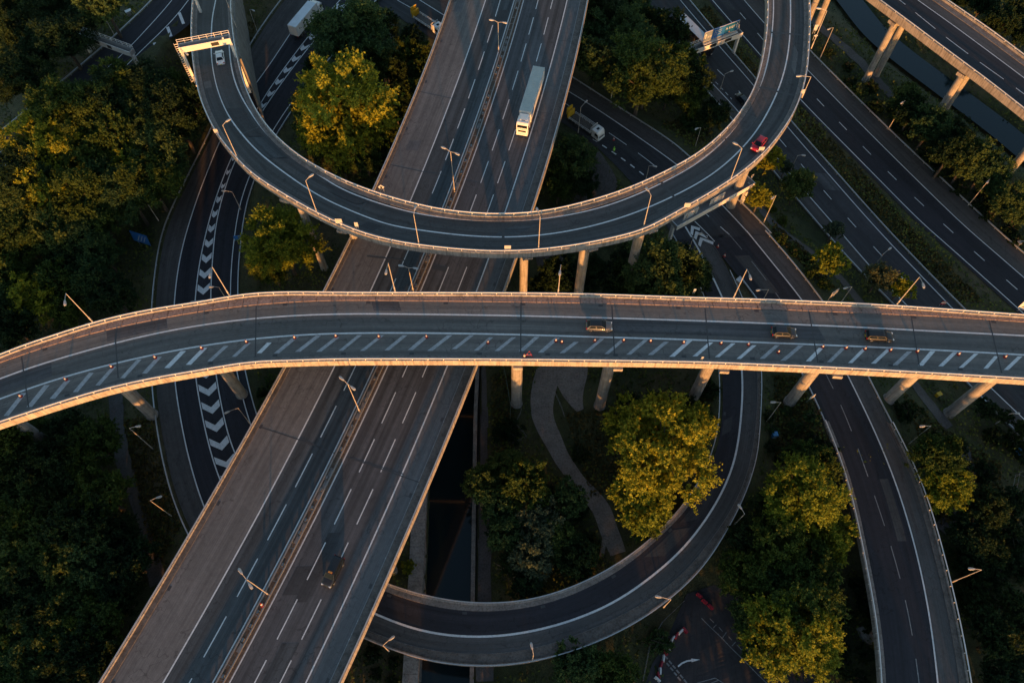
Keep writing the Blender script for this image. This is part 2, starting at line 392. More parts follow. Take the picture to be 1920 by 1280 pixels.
def crosshead(root, p, d, half, z1, hgt=1.3, wid=1.9):
    """tapered beam across the columns, d = unit direction across the deck"""
    mb = MB(); d = np.array([d[0], d[1], 0.0]); t = np.array([-d[1], d[0], 0.0]); vs = []
    for s, hh in ((-half, 0.55), (-half * 0.45, 1.0), (half * 0.45, 1.0), (half, 0.55)):
        for k, zz in ((-1, z1), (1, z1), (1, z1 - hgt * hh), (-1, z1 - hgt * hh)):
            q = np.array([p[0], p[1], 0]) + d * s + t * k * wid / 2; vs.append((q[0], q[1], zz))
    fs = [(0, 1, 2, 3), (15, 14, 13, 12)]
    for i in range(3):
        for j in range(4): a, b = i * 4 + j, i * 4 + (j + 1) % 4; fs.append((a, a + 4, b + 4, b))
    mb.add(vs, fs); return mb.build('crosshead', M['conc'], root)
def lit_crosshead_end(root, p, d, out, z1):
    """south end of a crosshead, its sunlit look put into paler concrete, out = distance along d"""
    q = np.array([p[0], p[1]]) + np.array(d[:2]) * out
    mb = MB(); mb.box((q[0], q[1], z1 - 0.45), (1.5, 1.1, 0.7), math.atan2(d[1], d[0]) + math.pi / 2); return mb.build('lit_crosshead_end', M['conc_l'], root)
def bridge_axis(A, B):
    n = max(len(A), len(B)); return (resample(A, n=n) + resample(B, n=n)) / 2, resample(A, n=n), resample(B, n=n)

# ================================================================== motorway viaduct
def poly_path(px, z, deg=3, dz=0.0, y0=-60.0, y1=255.0):
    P = np.array([at(x, y, z + dz) for x, y in px]); c = np.polyfit(P[:, 1], P[:, 0], deg)
    lo, hi = P[:, 1].min(), P[:, 1].max(); ys = np.arange(y0, y1, 1.0); yc = np.clip(ys, lo - 5, hi + 5)
    xs = np.polyval(c, yc) + np.polyval(np.polyder(c), yc) * (ys - yc)
    return np.stack([xs, ys, np.full(len(ys), z)], 1)          # runs south -> north
m6_LO = poly_path(Z(560, 0, (970, 0), (900, 180), (790, 460), (690, 720), (590, 960), (470, 1220)) + Z(340, 680, (650, 45), (560, 200), (440, 390), (330, 590), (230, 770), (130, 940), (0, 1150)) + Z(160, 907, (720, 230), (560, 490), (410, 720), (280, 960), (170, 1130), (80, 1279)), ZM, dz=0.95)
m6_LK = poly_path(Z(560, 0, (1000, 20), (880, 320), (790, 570), (640, 930), (590, 1060)) + Z(340, 680, (700, 50), (510, 400), (250, 830), (20, 1260)) + Z(160, 907, (740, 300), (460, 760), (170, 1279)), ZM)
m6_LW = poly_path(Z(560, 0, (1205, 0), (1110, 260), (975, 650), (860, 930), (730, 1279)) + Z(340, 680, (980, 45), (750, 490), (520, 900), (325, 1279)) + Z(160, 907, (1215, 0), (860, 660), (500, 1279)), ZM)
m6_LD = poly_path(Z(560, 0, (1285, 40), (1237, 200), (1180, 370), (1120, 550), (1050, 745), (977, 945), (897, 1155)) + Z(340, 680, (985, 297), (888, 492), (830, 607), (718, 825), (665, 927), (540, 1165)) + Z(160, 907, (1283, 150), (1157, 387), (1103, 490), (963, 745), (905, 855), (752, 1127)), ZM)
m6_ML = poly_path(Z(560, 0, (1388, 0), (1280, 340), (1170, 670), (1060, 980), (950, 1279)) + Z(340, 680, (1235, 45), (975, 585), (800, 920), (620, 1279)) + Z(160, 907, (1495, 0), (1180, 610), (820, 1279)), ZM)
m6_MR = poly_path(Z(560, 0, (1450, 0), (1340, 350), (1240, 670), (1130, 990), (1030, 1279)) + Z(340, 680, (1325, 40), (1110, 480), (900, 890), (720, 1279)) + Z(160, 907, (1590, 0), (1320, 530), (930, 1279)), ZM)
m6_D1 = poly_path(Z(560, 0, (1513, 100), (1467, 270), (1414, 447), (1357, 628), (1293, 823), (1222, 1030)) + Z(340, 680, (1388, 170), (1297, 370), (1250, 470), (1150, 687), (1102, 787), (995, 1015)) + Z(160, 907, (1720, 8), (1610, 237), (1555, 353), (1440, 585), (1380, 708), (1240, 982), (1177, 1105)), ZM)
m6_D2 = poly_path(Z(560, 0, (1605, 112), (1560, 282), (1525, 405), (1393, 833), (1328, 1040)) + Z(340, 680, (1498, 210), (1417, 398), (1365, 517), (1275, 718), (1220, 835), (1120, 1055)) + Z(160, 907, (1837, 58), (1737, 275), (1505, 765), (1377, 1025), (1305, 1170)), ZM)
m6_RW = poly_path(Z(560, 0, (1727, 0), (1640, 340), (1540, 690), (1450, 1000), (1355, 1279)) + Z(340, 680, (1708, 35), (1430, 690), (1160, 1279)) + Z(160, 907, (1920, 190), (1720, 640), (1420, 1279)), ZM)
m6_RK = poly_path(Z(560, 0, (1815, 0), (1720, 400), (1640, 720), (1560, 1000), (1470, 1260)) + Z(340, 680, (1830, 40), (1690, 380), (1540, 740), (1310, 1279)) + Z(160, 907, (1920, 500), (1750, 880), (1580, 1279)), ZM)
m6_RO = poly_path(Z(560, 0, (1862, 0), (1750, 480), (1690, 710), (1600, 1060), (1525, 1279)) + Z(340, 680, (1885, 40), (1730, 400), (1590, 780), (1370, 1279)) + Z(160, 907, (1920, 660), (1780, 940), (1640, 1279)), ZM, dz=0.95)
m6 = thing('motorway_viaduct', 'wide grey motorway viaduct running diagonally under the other two flyovers', 'viaduct')
slab(m6, m6_LO, m6_RO, edge=1.1, th=1.7)
surf(m6, m6_LK, m6_LW, 'hard_shoulder', 'asph_m6s')
surf(m6, m6_LW, m6_ML, 'lane_surface', 'asph_m6')
surf(m6, m6_MR, m6_RW, 'lane_surface', 'asph_m6b')
surf(m6, m6_RW, m6_RK, 'hard_shoulder', 'asph_grey')
kerb_strip(m6, offset(m6_LO, -0.3), m6_LK, 'verge', 'verge_d', 0.13)
kerb_strip(m6, m6_RK, offset(m6_RO, 0.3), 'verge', 'verge_d', 0.13)
kerb_strip(m6, offset(m6_ML, -0.22), offset(m6_MR, 0.22), 'central_reserve', 'median', 0.05)
parapet(m6, m6_LO, -1, -1.1, 0.55, 0.3, 3.0, 'conc'); parapet(m6, m6_RO, 1, -1.1, 0.55, 0.3, 3.0, 'conc_l')  # right side in paler concrete, its sunlit brightness put into the colour
railing(offset(m6_LO, -0.15), m6, 0.5, 0.95, 3.0, mat='steel'); railing(offset(m6_RO, 0.15), m6, 0.5, 0.95, 3.0, mat='steel')
for P, w in ((m6_LW, 0.22), (m6_ML, 0.2), (m6_MR, 0.2), (m6_RW, 0.22)): line(P, w, 'edge_line', M['white'], m6)
mb = MB(); ribbon(mb, raise_(offset(m6_RK, 0.12), 0.009), 0.14); mb.build('worn_edge_line', M['white_w'], m6)
for P, q in ((m6_LD, Z(340, 680, (888, 492))[0]), (m6_D1, Z(340, 680, (1150, 687))[0]), (m6_D2, Z(340, 680, (1275, 718))[0])):
    dashes(P, 0.17, 6.0, 3.0, near(P, at(*q, ZM)), 'lane_dash', M['white'], m6)
for a, b in (((780, 590), (975, 632)), ((975, 632), (1170, 665)), ((1535, 720), (1650, 735)), ((590, 1060), (800, 1105)), ((800, 1105), (1000, 1135)), ((1080, 1160), (1170, 1178)), ((1265, 1205), (1400, 1228)), ((1675, 262), (1745, 262))):
    joint(m6, Z(560, 0, a)[0], Z(560, 0, b)[0], ZM, 0.15)
for a, b in (((500, 410), (745, 490)), ((745, 490), (985, 580)), ((1060, 605), (1280, 680)), ((1280, 680), (1580, 785)), ((1100, 612), (1430, 715)), ((760, 480), (900, 545))):
    joint(m6, Z(340, 680, a)[0], Z(340, 680, b)[0], ZM, 0.17)
joint(m6, (688, 480), (765, 489), ZM, 0.3); joint(m6, (812, 500), (838, 505), ZM, 1.1)
# central reserve crash barriers: open box beams on posts
def crash_barrier(P, label, h=0.62, sp=2.4, mat='steel_d', bw=0.09, zpost=0.0, name='crash_barrier'):
    root = thing(name, label, 'barrier', P[len(P) // 2]); root.location = (0, 0, 0)
    mb = MB(); sweep(mb, P, [(-bw, h - 0.28), (-bw, h - 0.17), (-bw * 0.3, h - 0.14), (-bw, h - 0.11), (-bw, h), (bw, h), (bw, h - 0.11), (bw * 0.3, h - 0.14), (bw, h - 0.17), (bw, h - 0.28)]); mb.build('beam', M[mat], root)
    mb = MB(); s = arclen(P); nn = normals(P)
    for d in np.arange(sp / 2, s[-1], sp):
        p = [np.interp(d, s, P[:, k]) for k in range(3)]; i = int(np.argmin(abs(s - d)))
        mb.box((p[0], p[1], p[2] + h / 2 - 0.1 + zpost / 2), (0.12, 0.1, h - 0.2 - zpost), math.atan2(nn[i][1], nn[i][0]))
    o = mb.build('posts', M[mat], root); o['kind'] = 'stuff'
    return root
def wmix(A, B, t): n = max(len(A), len(B)); return resample(A, n=n) * (1 - t) + resample(B, n=n) * t
crash_barrier(raise_(wmix(m6_ML, m6_MR, 0.30), 0.05), 'dull steel crash barrier on the left side of the motorway central reserve')
crash_barrier(raise_(wmix(m6_ML, m6_MR, 0.72), 0.05), 'rusty steel crash barrier on the right side of the motorway central reserve')
# bits standing between the two beams: struts, plates and gully boxes
mid = wmix(m6_ML, m6_MR, 0.5); sm = arclen(mid); nm = normals(mid)
for d in np.arange(2.0, sm[-1], 2.4):
    i = int(np.argmin(abs(sm - d))); p = mid[i]; a = math.atan2(nm[i][1], nm[i][0]); mb = MB()
    mb.box((p[0], p[1], ZM + 0.52), (0.95, 0.07, 0.07), a + random.uniform(-0.25, 0.25))
    if random.random() < 0.5: mb.box((p[0] + 0.1, p[1] + 0.5, ZM + 0.28), (0.35, 0.5, 0.4), a)
    if random.random() < 0.3: mb.box((p[0] - 0.2, p[1] - 0.6, ZM + 0.14), (0.5, 1.2, 0.1), a)
    mb.build('barrier_strut', M['steel_d'], m6)
for k, d in enumerate(np.arange(12, 240, 21.5)):
    i = int(np.argmin(abs(arclen(m6_LO) - d))); n = len(m6_LO)
    a, b = m6_LO[i], m6_RO[min(i, len(m6_RO) - 1)]; u = (b - a)[:2]; w = np.linalg.norm(u); u /= w
    c = (a + b) / 2; crosshead(m6, c, u, w / 2 - 1.2, ZM - 1.7, 1.5, 2.0)
    m6_piers = globals().setdefault('M6_PIERS', []); m6_piers.append((c, u, w))

# ================================================================== straight flyover
f_N = path(T(0, 1, (0, 690), (130, 640), (310, 580), (520, 513), (690, 470), (880, 433), (1090, 402), (1270, 370), (1400, 350), (1650, 342)) + T(1, 1, (0, 345), (900, 348), (1400, 355), (1905, 372)) + T(2, 1, (600, 390), (1200, 420), (1905, 470)), ZF, 2.5, 1.1, (50, 50))
f_S = path(T(0, 1, (0, 1075), (180, 1015), (410, 942), (600, 887), (850, 832), (1100, 790), (1300, 755), (1430, 738), (1650, 733)) + T(1, 1, (0, 725), (950, 727), (1905, 740)) + T(2, 1, (480, 757), (830, 772), (1400, 803), (1905, 833)), ZF, 2.5, 1.1, (50, 50))
f_NW = path(T(0, 1, (0, 832), (130, 782), (330, 720), (640, 632), (1020, 548), (1430, 493), (1660, 480)) + T(1, 1, (0, 470), (640, 476), (1000, 482), (1260, 488), (1590, 497), (1905, 507)) + T(2, 1, (320, 518), (715, 534), (945, 543), (1290, 562), (1700, 582), (1905, 593)), ZF, 5, 0, (50, 50))
f_SW = path(T(0, 1, (0, 945), (150, 890), (390, 810), (655, 742), (900, 688), (1110, 650), (1440, 605), (1640, 590)) + T(1, 1, (0, 578), (500, 578), (1000, 587), (1510, 603), (1905, 613)) + T(2, 1, (480, 633), (735, 642), (1300, 667), (1745, 690), (1905, 700)), ZF, 5, 0, (50, 50))
f_NK = path(T(0, 1, (0, 745), (240, 660), (480, 590), (640, 550), (845, 508), (1100, 462), (1390, 425), (1660, 405)) + T(1, 1, (0, 397), (600, 402), (1000, 407), (1500, 415), (1905, 428)) + T(2, 1, (450, 445), (1000, 468), (1500, 490), (1905, 518)), ZF, 3, 0, (50, 50))
fly = thing('flyover', 'sunlit concrete flyover crossing level from left to right with a coned-off hatched lane', 'flyover')
slab(fly, f_N, f_S, edge=0.95, th=1.7, ins=2.6)
f_SK = offset(f_S, 1.25)
surf(fly, f_NK, f_NW, 'hard_shoulder', 'asph_fly'); surf(fly, f_NW, f_SW, 'lane_surface', 'asph_flyl'); surf(fly, f_SW, f_SK, 'closed_lane_surface', 'asph_fly')
n = max(len(f_N), len(f_NK)); A_ = resample(offset(f_N, -0.33), n=n); B_ = resample(f_NK, n=n)
L = arclen(A_)[-1]; k = int(L / 2.45)
sA, sB = arclen(A_), arclen(B_)
for i in range(k):                                     # verge slabs with open joints
    q = []
    for P, s in ((A_, sA), (B_, sB)):
        for t in ((i + 0.02) / k, (i + 0.98) / k): q.append(np.array([np.interp(t * s[-1], s, P[:, j]) for j in range(3)]))
    a0, a1, b0, b1 = q; h = 0.12 + 0.012 * math.sin(i * 7.3); mb = MB()
    vs = [v + np.array([0, 0, zz]) for zz in (-0.02, h) for v in (a0, b0, b1, a1)]
    mb.add(vs, [(3, 2, 1, 0), (4, 5, 6, 7), (0, 1, 5, 4), (1, 2, 6, 5), (2, 3, 7, 6), (3, 0, 4, 7)]); mb.build('verge_slab', M['verge_p'], fly)
kerb_strip(fly, f_SK, offset(f_S, 0.32), 'verge', 'verge', 0.12)
parapet(fly, f_N, -1, -0.95, 0.58, 0.33, 2.5, 'conc_l'); parapet(fly, f_S, 1, -0.95, 0.58, 0.33, 2.5, 'conc_l')
railing(offset(f_N, -0.16), fly, 0.55, 1.15, 2.5); railing(offset(f_S, 0.16), fly, 0.55, 1.15, 2.5)
line(f_NW, 0.28, 'edge_line', M['white'], fly); line(f_SW, 0.28, 'edge_line', M['white'], fly)
for a, b in ([(T(0, 1, p)[0], T(0, 1, q)[0]) for p, q in (((1430, 430), (1425, 710)), ((640, 545), (660, 830)), ((120, 710), (160, 990)))]
             + [(T(1, 1, p)[0], T(1, 1, q)[0]) for p, q in (((1003, 378), (1001, 692)), ((1510, 425), (1525, 702)))]
             + [(T(2, 1, p)[0], T(2, 1, q)[0]) for p, q in (((125, 440), (150, 730)), ((705, 460), (755, 745)), ((1275, 480), (1320, 760)), ((1710, 505), (1780, 800)))]):
    joint(fly, a, b, ZF, 0.2, 0.013)
HATCH = (T(0, 1, *[p for pr in (((20, 1040), (120, 912)), ((148, 990), (247, 868)), ((272, 950), (365, 840)), ((407, 907), (505, 790)), ((532, 870), (625, 765)), ((667, 833), (765, 725)), ((792, 803), (880, 705)), ((913, 777), (1015, 672)), ((1037, 755), (1130, 660)), ((1157, 735), (1250, 650)), ((1288, 715), (1385, 625)), ((1433, 690), (1492, 630)), ((1527, 692), (1640, 598)), ((1643, 685), (1762, 593)), ((1765, 682), (1880, 593))) for p in pr])
         + T(1, 1, *[p for pr in (((-20, 680), (90, 590)), ((105, 677), (215, 590)), ((240, 674), (345, 588)), ((365, 677), (470, 588)), ((480, 677), (592, 590)), ((615, 668), (715, 590)), ((737, 678), (830, 597)), ((855, 678), (955, 597)), ((985, 682), (1078, 600)), ((1097, 687), (1190, 605)), ((1217, 690), (1305, 622)), ((1345, 693), (1445, 608)), ((1468, 695), (1560, 615)), ((1588, 700), (1688, 615)), ((1708, 702), (1808, 620)), ((1830, 710), (1930, 620))) for p in pr])
         + T(2, 1, *[p for pr in (((50, 712), (145, 630)), ((180, 712), (275, 632)), ((300, 722), (395, 640)), ((425, 725), (515, 645)), ((545, 732), (645, 648)), ((685, 737), (765, 655)), ((803, 742), (888, 658)), ((923, 745), (1003, 665)), ((1047, 752), (1137, 668)), ((1170, 757), (1260, 673)), ((1312, 760), (1382, 678)), ((1422, 767), (1507, 685)), ((1540, 772), (1627, 692)), ((1677, 778), (1745, 700)), ((1790, 785), (1870, 708))) for p in pr]))
for i in range(0, len(HATCH), 2):
    a, b = at(*HATCH[i], ZF), at(*HATCH[i + 1], ZF); x = np.array([0.78 + 0.08 * math.sin(i * 3.7), 0, 0]); a = a + (b - a) * max(0.0, 0.05 * math.sin(i * 5.1)); b = b + (a - b) * max(0.0, 0.09 * math.sin(i * 2.3)); up = np.array([0, 0, 0.009]); mb = MB()
    mb.add([a + up, a + x + up, b + x + up, b + up], [(0, 1, 2, 3)]); mb.build('hatch_bar', M['white_h'] if random.random() < 0.6 else M['white'], fly)

# ================================================================== loop flyover
def zl(X, Y):
    if X < -8 and Y > 88.0: return ZL - 12.5 * (min(Y - 88.0, 90.0) / 75.0) ** 1.35
    return ZL
l_O = path(T(0, 0, (1085, -160), (1070, 0), (1062, 150), (1068, 300), (1085, 430), (1110, 540), (1150, 640), (1205, 745), (1260, 815), (1330, 900), (1410, 975), (1500, 1035), (1600, 1095), (1700, 1155), (1800, 1205), (1905, 1255)) + T(1, 1, (110, 20), (200, 45), (300, 68), (420, 88), (560, 103), (700, 117), (840, 123), (960, 123), (1100, 115), (1250, 98), (1400, 73), (1550, 40), (1690, 5)) + T(2, 0, (0, 1165), (150, 1080), (300, 985), (420, 890), (500, 810), (570, 715), (620, 640), (660, 550), (690, 450), (702, 380), (712, 250), (718, 120), (715, 0), (700, -140)), zl, 3, 1.1, (35, 35))
l_I = path(T(0, 0, (1300, -160), (1290, 0), (1295, 100), (1305, 200), (1322, 300), (1350, 420), (1400, 550), (1450, 640), (1510, 720), (1590, 800), (1700, 885), (1800, 940)) + T(1, 0, (0, 995), (170, 1060), (330, 1110), (540, 1160), (760, 1185), (900, 1188), (1050, 1182), (1200, 1160), (1400, 1110), (1600, 1045), (1800, 955)) + T(2, 0, (0, 900), (100, 840), (200, 755), (290, 660), (360, 560), (400, 480), (430, 390), (455, 270), (470, 150), (475, 0), (470, -140)), zl, 3, 1.1, (35, 35))
l_IW = path(T(0, 0, (1310, -160), (1297, 0), (1285, 100), (1278, 200), (1282, 300), (1300, 420), (1340, 530), (1400, 630), (1470, 730), (1560, 820), (1700, 925), (1800, 990)) + T(1, 0, (0, 1058), (150, 1115), (340, 1175), (560, 1215), (760, 1232), (900, 1235), (1080, 1228), (1300, 1195), (1500, 1145), (1700, 1065)) + T(2, 0, (0, 962), (100, 900), (200, 815), (290, 720), (370, 600), (430, 490), (470, 370), (495, 220), (507, 80), (507, 0), (500, -140)), zl, 3, 0, (35, 35))
l_OW = path(T(0, 0, (1225, -160), (1205, 0), (1185, 100), (1180, 200), (1180, 320), (1195, 430), (1225, 540), (1275, 650), (1350, 750), (1430, 840), (1540, 930), (1680, 1030), (1790, 1100)) + T(1, 0, (0, 1155), (150, 1215), (280, 1262)) + T(1, 1, (470, 8), (650, 32), (890, 45), (1100, 35), (1300, 5)) + T(1, 0, (1500, 1235), (1700, 1165)) + T(2, 0, (0, 1070), (150, 985), (280, 880), (400, 750), (490, 600), (550, 460), (585, 320), (600, 180), (602, 0), (592, -140)), zl, 3, 0, (35, 35))
loop = thing('loop_flyover', 'dark single-carriageway flyover sweeping in a wide U across the motorway', 'flyover')
slab(loop, l_I, l_O, 0.3, edge=1.0, th=1.7, ins=2.0)
l_OK, l_IK = offset(l_O, 1.15), offset(l_I, -1.15)
surf(loop, l_IK, l_OK, 'road_surface', 'asph_loop', 0.0, 6)
kerb_strip(loop, offset(l_I, -0.32), l_IK, 'verge', 'verge', 0.12); kerb_strip(loop, l_OK, offset(l_O, 0.32), 'verge', 'verge', 0.12)
parapet(loop, l_O, 1, -1.0, 0.55, 0.32, 2.5, 'conc'); parapet(loop, l_I, -1, -1.0, 0.55, 0.32, 2.5, 'conc')
railing(offset(l_O, 0.16), loop, 0.52, 1.15, 2.5); railing(offset(l_I, -0.16), loop, 0.52, 1.15, 2.5)
line(l_IW, 0.26, 'edge_line', M['white'], loop, 0.02); line(l_OW, 0.26, 'edge_line', M['white'], loop, 0.02)
for a, b in ((T(0, 0, (1470, 700))[0], T(0, 0, (1300, 775))[0]), (T(1, 0, (165, 1090))[0], T(1, 0, (55, 1250))[0]), (T(1, 0, (900, 1200))[0], T(1, 1, (905, 105))[0]), (T(1, 0, (1775, 1005))[0], T(1, 0, (1895, 1145))[0]), (T(2, 0, (215, 765))[0], T(2, 0, (395, 858))[0]), (T(2, 0, (405, 485))[0], T(2, 0, (630, 535))[0]), (T(2, 0, (485, 182))[0], T(2, 0, (705, 200))[0]), ((395, 88), (436, 88))):
    p, q = atz(*a, zl), atz(*b, zl); t = (q - p) / np.linalg.norm(q - p); nn_ = np.array([-t[1], t[0], 0]) * 0.25; up = np.array([0, 0, 0.03])
    mb = MB(); mb.add([p - nn_ + up, q - nn_ + up, q + nn_ + up, p + nn_ + up], [(0, 1, 2, 3)]); mb.build('expansion_joint', M['tar'], loop)

# ================================================================== far viaduct, top right
h_L = path(T(2, 0, (1000, -75), (1100, 0), (1270, 125), (1490, 290), (1700, 445), (1905, 605), (2100, 760)), ZH, 3, 1.0, (40, 40))
h_R = path(T(2, 0, (1330, -110), (1470, -10), (1600, 78), (1760, 190), (1905, 300), (2150, 480)), ZH, 3, 1.0, (40, 40))
h_W = path(T(2, 0, (1160, -110), (1310, 0), (1500, 135), (1700, 282), (1905, 435), (2150, 620)), ZH, 3, 0, (40, 40))
h_D = path(T(2, 0, (1110, -75), (1210, 0), (1300, 72), (1470, 210), (1660, 350), (1858, 490), (2100, 670)), ZH, 3, 0, (40, 40))
h_RK = path(T(2, 0, (1250, -105), (1390, 0), (1560, 118), (1730, 240), (1905, 370), (2150, 555)), ZH, 3, 0, (40, 40))
via = thing('viaduct', 'far viaduct with sunlit concrete edge on paired columns in the upper right corner', 'viaduct')
slab(via, h_R, h_L, edge=1.2, th=1.9, ins=2.2)
h_LK = offset(h_L, 0.9)
surf(via, h_RK, h_W, 'hard_shoulder', 'asph_ramp'); surf(via, h_W, h_LK, 'lane_surface', 'asph_dark')
kerb_strip(via, offset(h_R, -0.3), h_RK, 'verge', 'verge', 0.12); kerb_strip(via, h_LK, offset(h_L, 0.3), 'verge', 'verge', 0.12)
parapet(via, h_L, 1, -1.2, 0.65, 0.3, 2.5, 'conc'); parapet(via, h_R, -1, -1.2, 0.65, 0.3, 2.5, 'conc')
railing(offset(h_L, 0.15), via, 0.6, 1.05, 2.9); railing(offset(h_R, -0.15), via, 0.6, 1.05, 2.9)
line(h_W, 0.2, 'edge_line', M['white'], via); line(offset(h_LK, 0.5), 0.15, 'edge_line', M['white'], via)
dashes(h_D, 0.16, 6.5, 3.3, near(h_D, at(*T(2, 0, (1470, 210))[0], ZH)), 'lane_dash', M['white'], via)

# ================================================================== roads at and near the ground
def zg(X, Y): return float(np.mean([np.interp(Y + d, [45, 81, 125, 178], [4, 2, 2, 6]) for d in (-18, -12, -6, 0, 6, 12, 18)]))
def ze(X, Y): return float(np.interp(Y, [11, 66, 102], [9, 6.5, 5]))
def zf_(X, Y): return float(np.interp(Y, [48, 66, 102], [7, 6, 5]))
def zi(X, Y): return float(np.interp(Y, [120, 165], [11, 15.5]))
ROADS = []        # (left edge, right edge, on embankment) for the terrain
def road(name, label, A, B, mat, terrain=True):
    mb = MB(); strip(mb, A, B, 8); o = mb.build(name, M[mat]); structure(o, label)
    if terrain: ROADS.append((A, B))
    return o
# slip road with chevrons (left)
g_LB = path(T(0, 0, (1700, -130), (1590, 0), (1480, 150), (1370, 330), (1270, 560), (1180, 760), (1060, 1000), (985, 1150)) + T(0, 1, (925, 0), (890, 200), (868, 420), (862, 640), (870, 870), (887, 1040), (915, 1200)) + T(0, 2, (960, 170), (1010, 310), (1055, 420), (1130, 560), (1230, 700)), zg, 5, 0, (40, 0))
g_LW = path(T(0, 0, (1790, -130), (1740, 0), (1620, 190), (1480, 400), (1385, 525), (1290, 670), (1220, 800), (1170, 930), (1110, 1080)) + T(0, 1, (1045, 0), (1010, 130), (985, 280), (972, 415), (966, 630), (975, 850), (990, 960), (1015, 1090)) + T(0, 2, (1045, 0), (1090, 150), (1130, 290), (1200, 430), (1300, 580)), zg, 4, 0, (40, 0))
g_CL = path(T(0, 0, (2020, -130), (1900, 0), (1750, 170), (1640, 310), (1530, 460), (1437, 605), (1360, 750), (1290, 880), (1240, 1010), (1195, 1130)) + T(0, 1, (1155, 0), (1120, 150), (1100, 280), (1088, 400), (1080, 620), (1090, 825), (1110, 940), (1135, 1070), (1160, 1190)) + T(0, 2, (1180, 0), (1215, 130), (1290, 280), (1390, 420)), zg, 4, 0, (40, 0))
g_CR = path(T(0, 0, (2075, -130), (1960, 0), (1800, 175), (1680, 320), (1565, 475), (1462, 625), (1380, 765), (1312, 895), (1268, 1015), (1232, 1130)) + T(0, 1, (1200, 0), (1190, 130), (1180, 260), (1175, 385), (1185, 620), (1205, 810), (1225, 930), (1255, 1070), (1300, 1250)) + T(0, 2, (1340, 60), (1440, 230), (1560, 370)), zg, 4, 0, (40, 0))
g_RW = path(T(0, 0, (2190, -130), (2070, 0), (1905, 205), (1760, 390), (1650, 540), (1540, 700), (1450, 860), (1390, 985), (1350, 1100), (1320, 1220)) + T(0, 1, (1315, 0), (1295, 150), (1288, 270), (1285, 365), (1295, 600), (1320, 790), (1345, 900), (1375, 1020), (1430, 1180)) + T(0, 2, (1500, 60), (1640, 250)), zg, 4, 0, (40, 0))
g_R = offset(g_RW, 1.6) if False else offset(g_RW, 1.7)
slip = road('chevron_slip_road', 'dark slip road with white chevrons between its lanes', g_LB, g_R, 'asph_dark')
surf(slip, g_LB, g_LW, 'hard_shoulder', 'asph_gsh', 0.05)
for P, w in ((g_LW, 0.22), (g_CL, 0.22), (g_CR, 0.22), (g_RW, 0.2)): line(P, w, 'edge_line', M['white'], slip, 0.075)
g_C, gA, gB = bridge_axis(g_CL, g_CR); sg = arclen(g_C)
def on(P, s, d): return np.array([np.interp(d, s, P[:, k]) for k in range(3)])
ph = near(g_C, at(*T(0, 1, (1160, 935))[0], 3)) % 4.15
d = ph + 4.15
while d < sg[-1] - 6:
    wl = np.linalg.norm(on(gA, sg, d) - on(gB, sg, d))
    if wl > 0.75:
        dep = min(1.5, wl * 0.42); thk = 1.55 if wl > 1.6 else 1.1; up = np.array([0, 0, 0.08]); mb = MB()
        for E0 in (gA, gB):
            def q(dd, f): c = on(g_C, sg, dd); e = on(E0, sg, dd); m_ = (wl / 2 - 0.28) / (wl / 2); return c * (1 - f * m_) + e * f * m_ + up
            mb.add([q(d, 0), q(d - thk, 0), q(d - thk - dep, 1), q(d - dep, 1)], [(0, 1, 2, 3)])
        mb.build('chevron', M['white'], slip)
    d += 4.15
# eastern dual carriageway
r1_LS = path([(1125, -60), (1176, 0)] + T(2, 0, (0, 365), (200, 590), (330, 740), (500, 960), (655, 1140)) + T(2, 1, (920, 170), (1010, 265), (1250, 500), (1450, 720), (1625, 910), (1905, 1180), (2100, 1370)), 0.0, 6, 0, (45, 35))
r1_LW = path([(1147, -60), (1199, 0)] + T(2, 0, (35, 330), (170, 470), (305, 615), (500, 850), (700, 1090), (835, 1240)) + T(2, 1, (1060, 225), (1255, 430), (1500, 670), (1700, 865), (1905, 1060), (2100, 1240)), 0.0, 6, 0, (45, 35))
r1_D = path([(1174, -60), (1226, 0), (1318, 108.5), (1360, 141)] + T(2, 0, (325, 520), (545, 783), (660, 915), (783, 1060), (910, 1205)) + T(2, 1, (1047, 78), (1350, 403), (1600, 650), (1880, 925), (2100, 1140)), 0.0, 6, 0, (45, 35))
r1_RW = path([(1225, -60), (1275, 0), (1291.6, 20)] + T(2, 0, (200, 255), (395, 475), (580, 705), (830, 990), (1085, 1280)) + T(2, 1, (1490, 425), (1700, 640), (1905, 840), (2100, 1030)), 0.0, 6, 0, (45, 35))
r1_RB = path([(1240, -60), (1290, 0), (1306, 20)] + T(2, 0, (235, 250), (425, 470), (605, 690), (860, 975), (1130, 1280)) + T(2, 1, (1545, 430), (1760, 640), (1960, 840), (2150, 1030)), 0.0, 6, 0, (45, 35))
near_cw = road('near_carriageway', 'dark two-lane carriageway running down the right side, nearer of two', r1_LS, r1_RB, 'asph_gnd')
surf(near_cw, r1_LS, r1_LW, 'hard_shoulder', 'asph_gsh', 0.012)
line(r1_LW, 0.2, 'edge_line', M['white'], near_cw, 0.03); line(r1_RW, 0.2, 'edge_line', M['white'], near_cw, 0.03)
dashes(r1_D, 0.17, 3.0, 6.0, near(r1_D, at(*T(2, 0, (660, 915))[0], 0)), 'lane_dash', M['white'], near_cw, 0.03)
dl = offset(r1_LW, -1.05 if np.dot(normals(r1_LW)[50], r1_RW[50] - r1_LW[50]) < 0 else 1.05)
dashes(dl, 0.15, 1.1, 1.05, 0.3, 'short_dash', M['white'], near_cw, 0.012, near(dl, at(1258, 15, 0)), near(dl, at(1370, 185, 0)))
r2_LW = path([(1285, -60), (1335, 0)] + T(2, 0, (435, 310), (660, 560), (1010, 915), (1370, 1280)) + T(2, 1, (1380, 0), (1860, 430), (2100, 650)), 0.0, 6, 0, (45, 35))
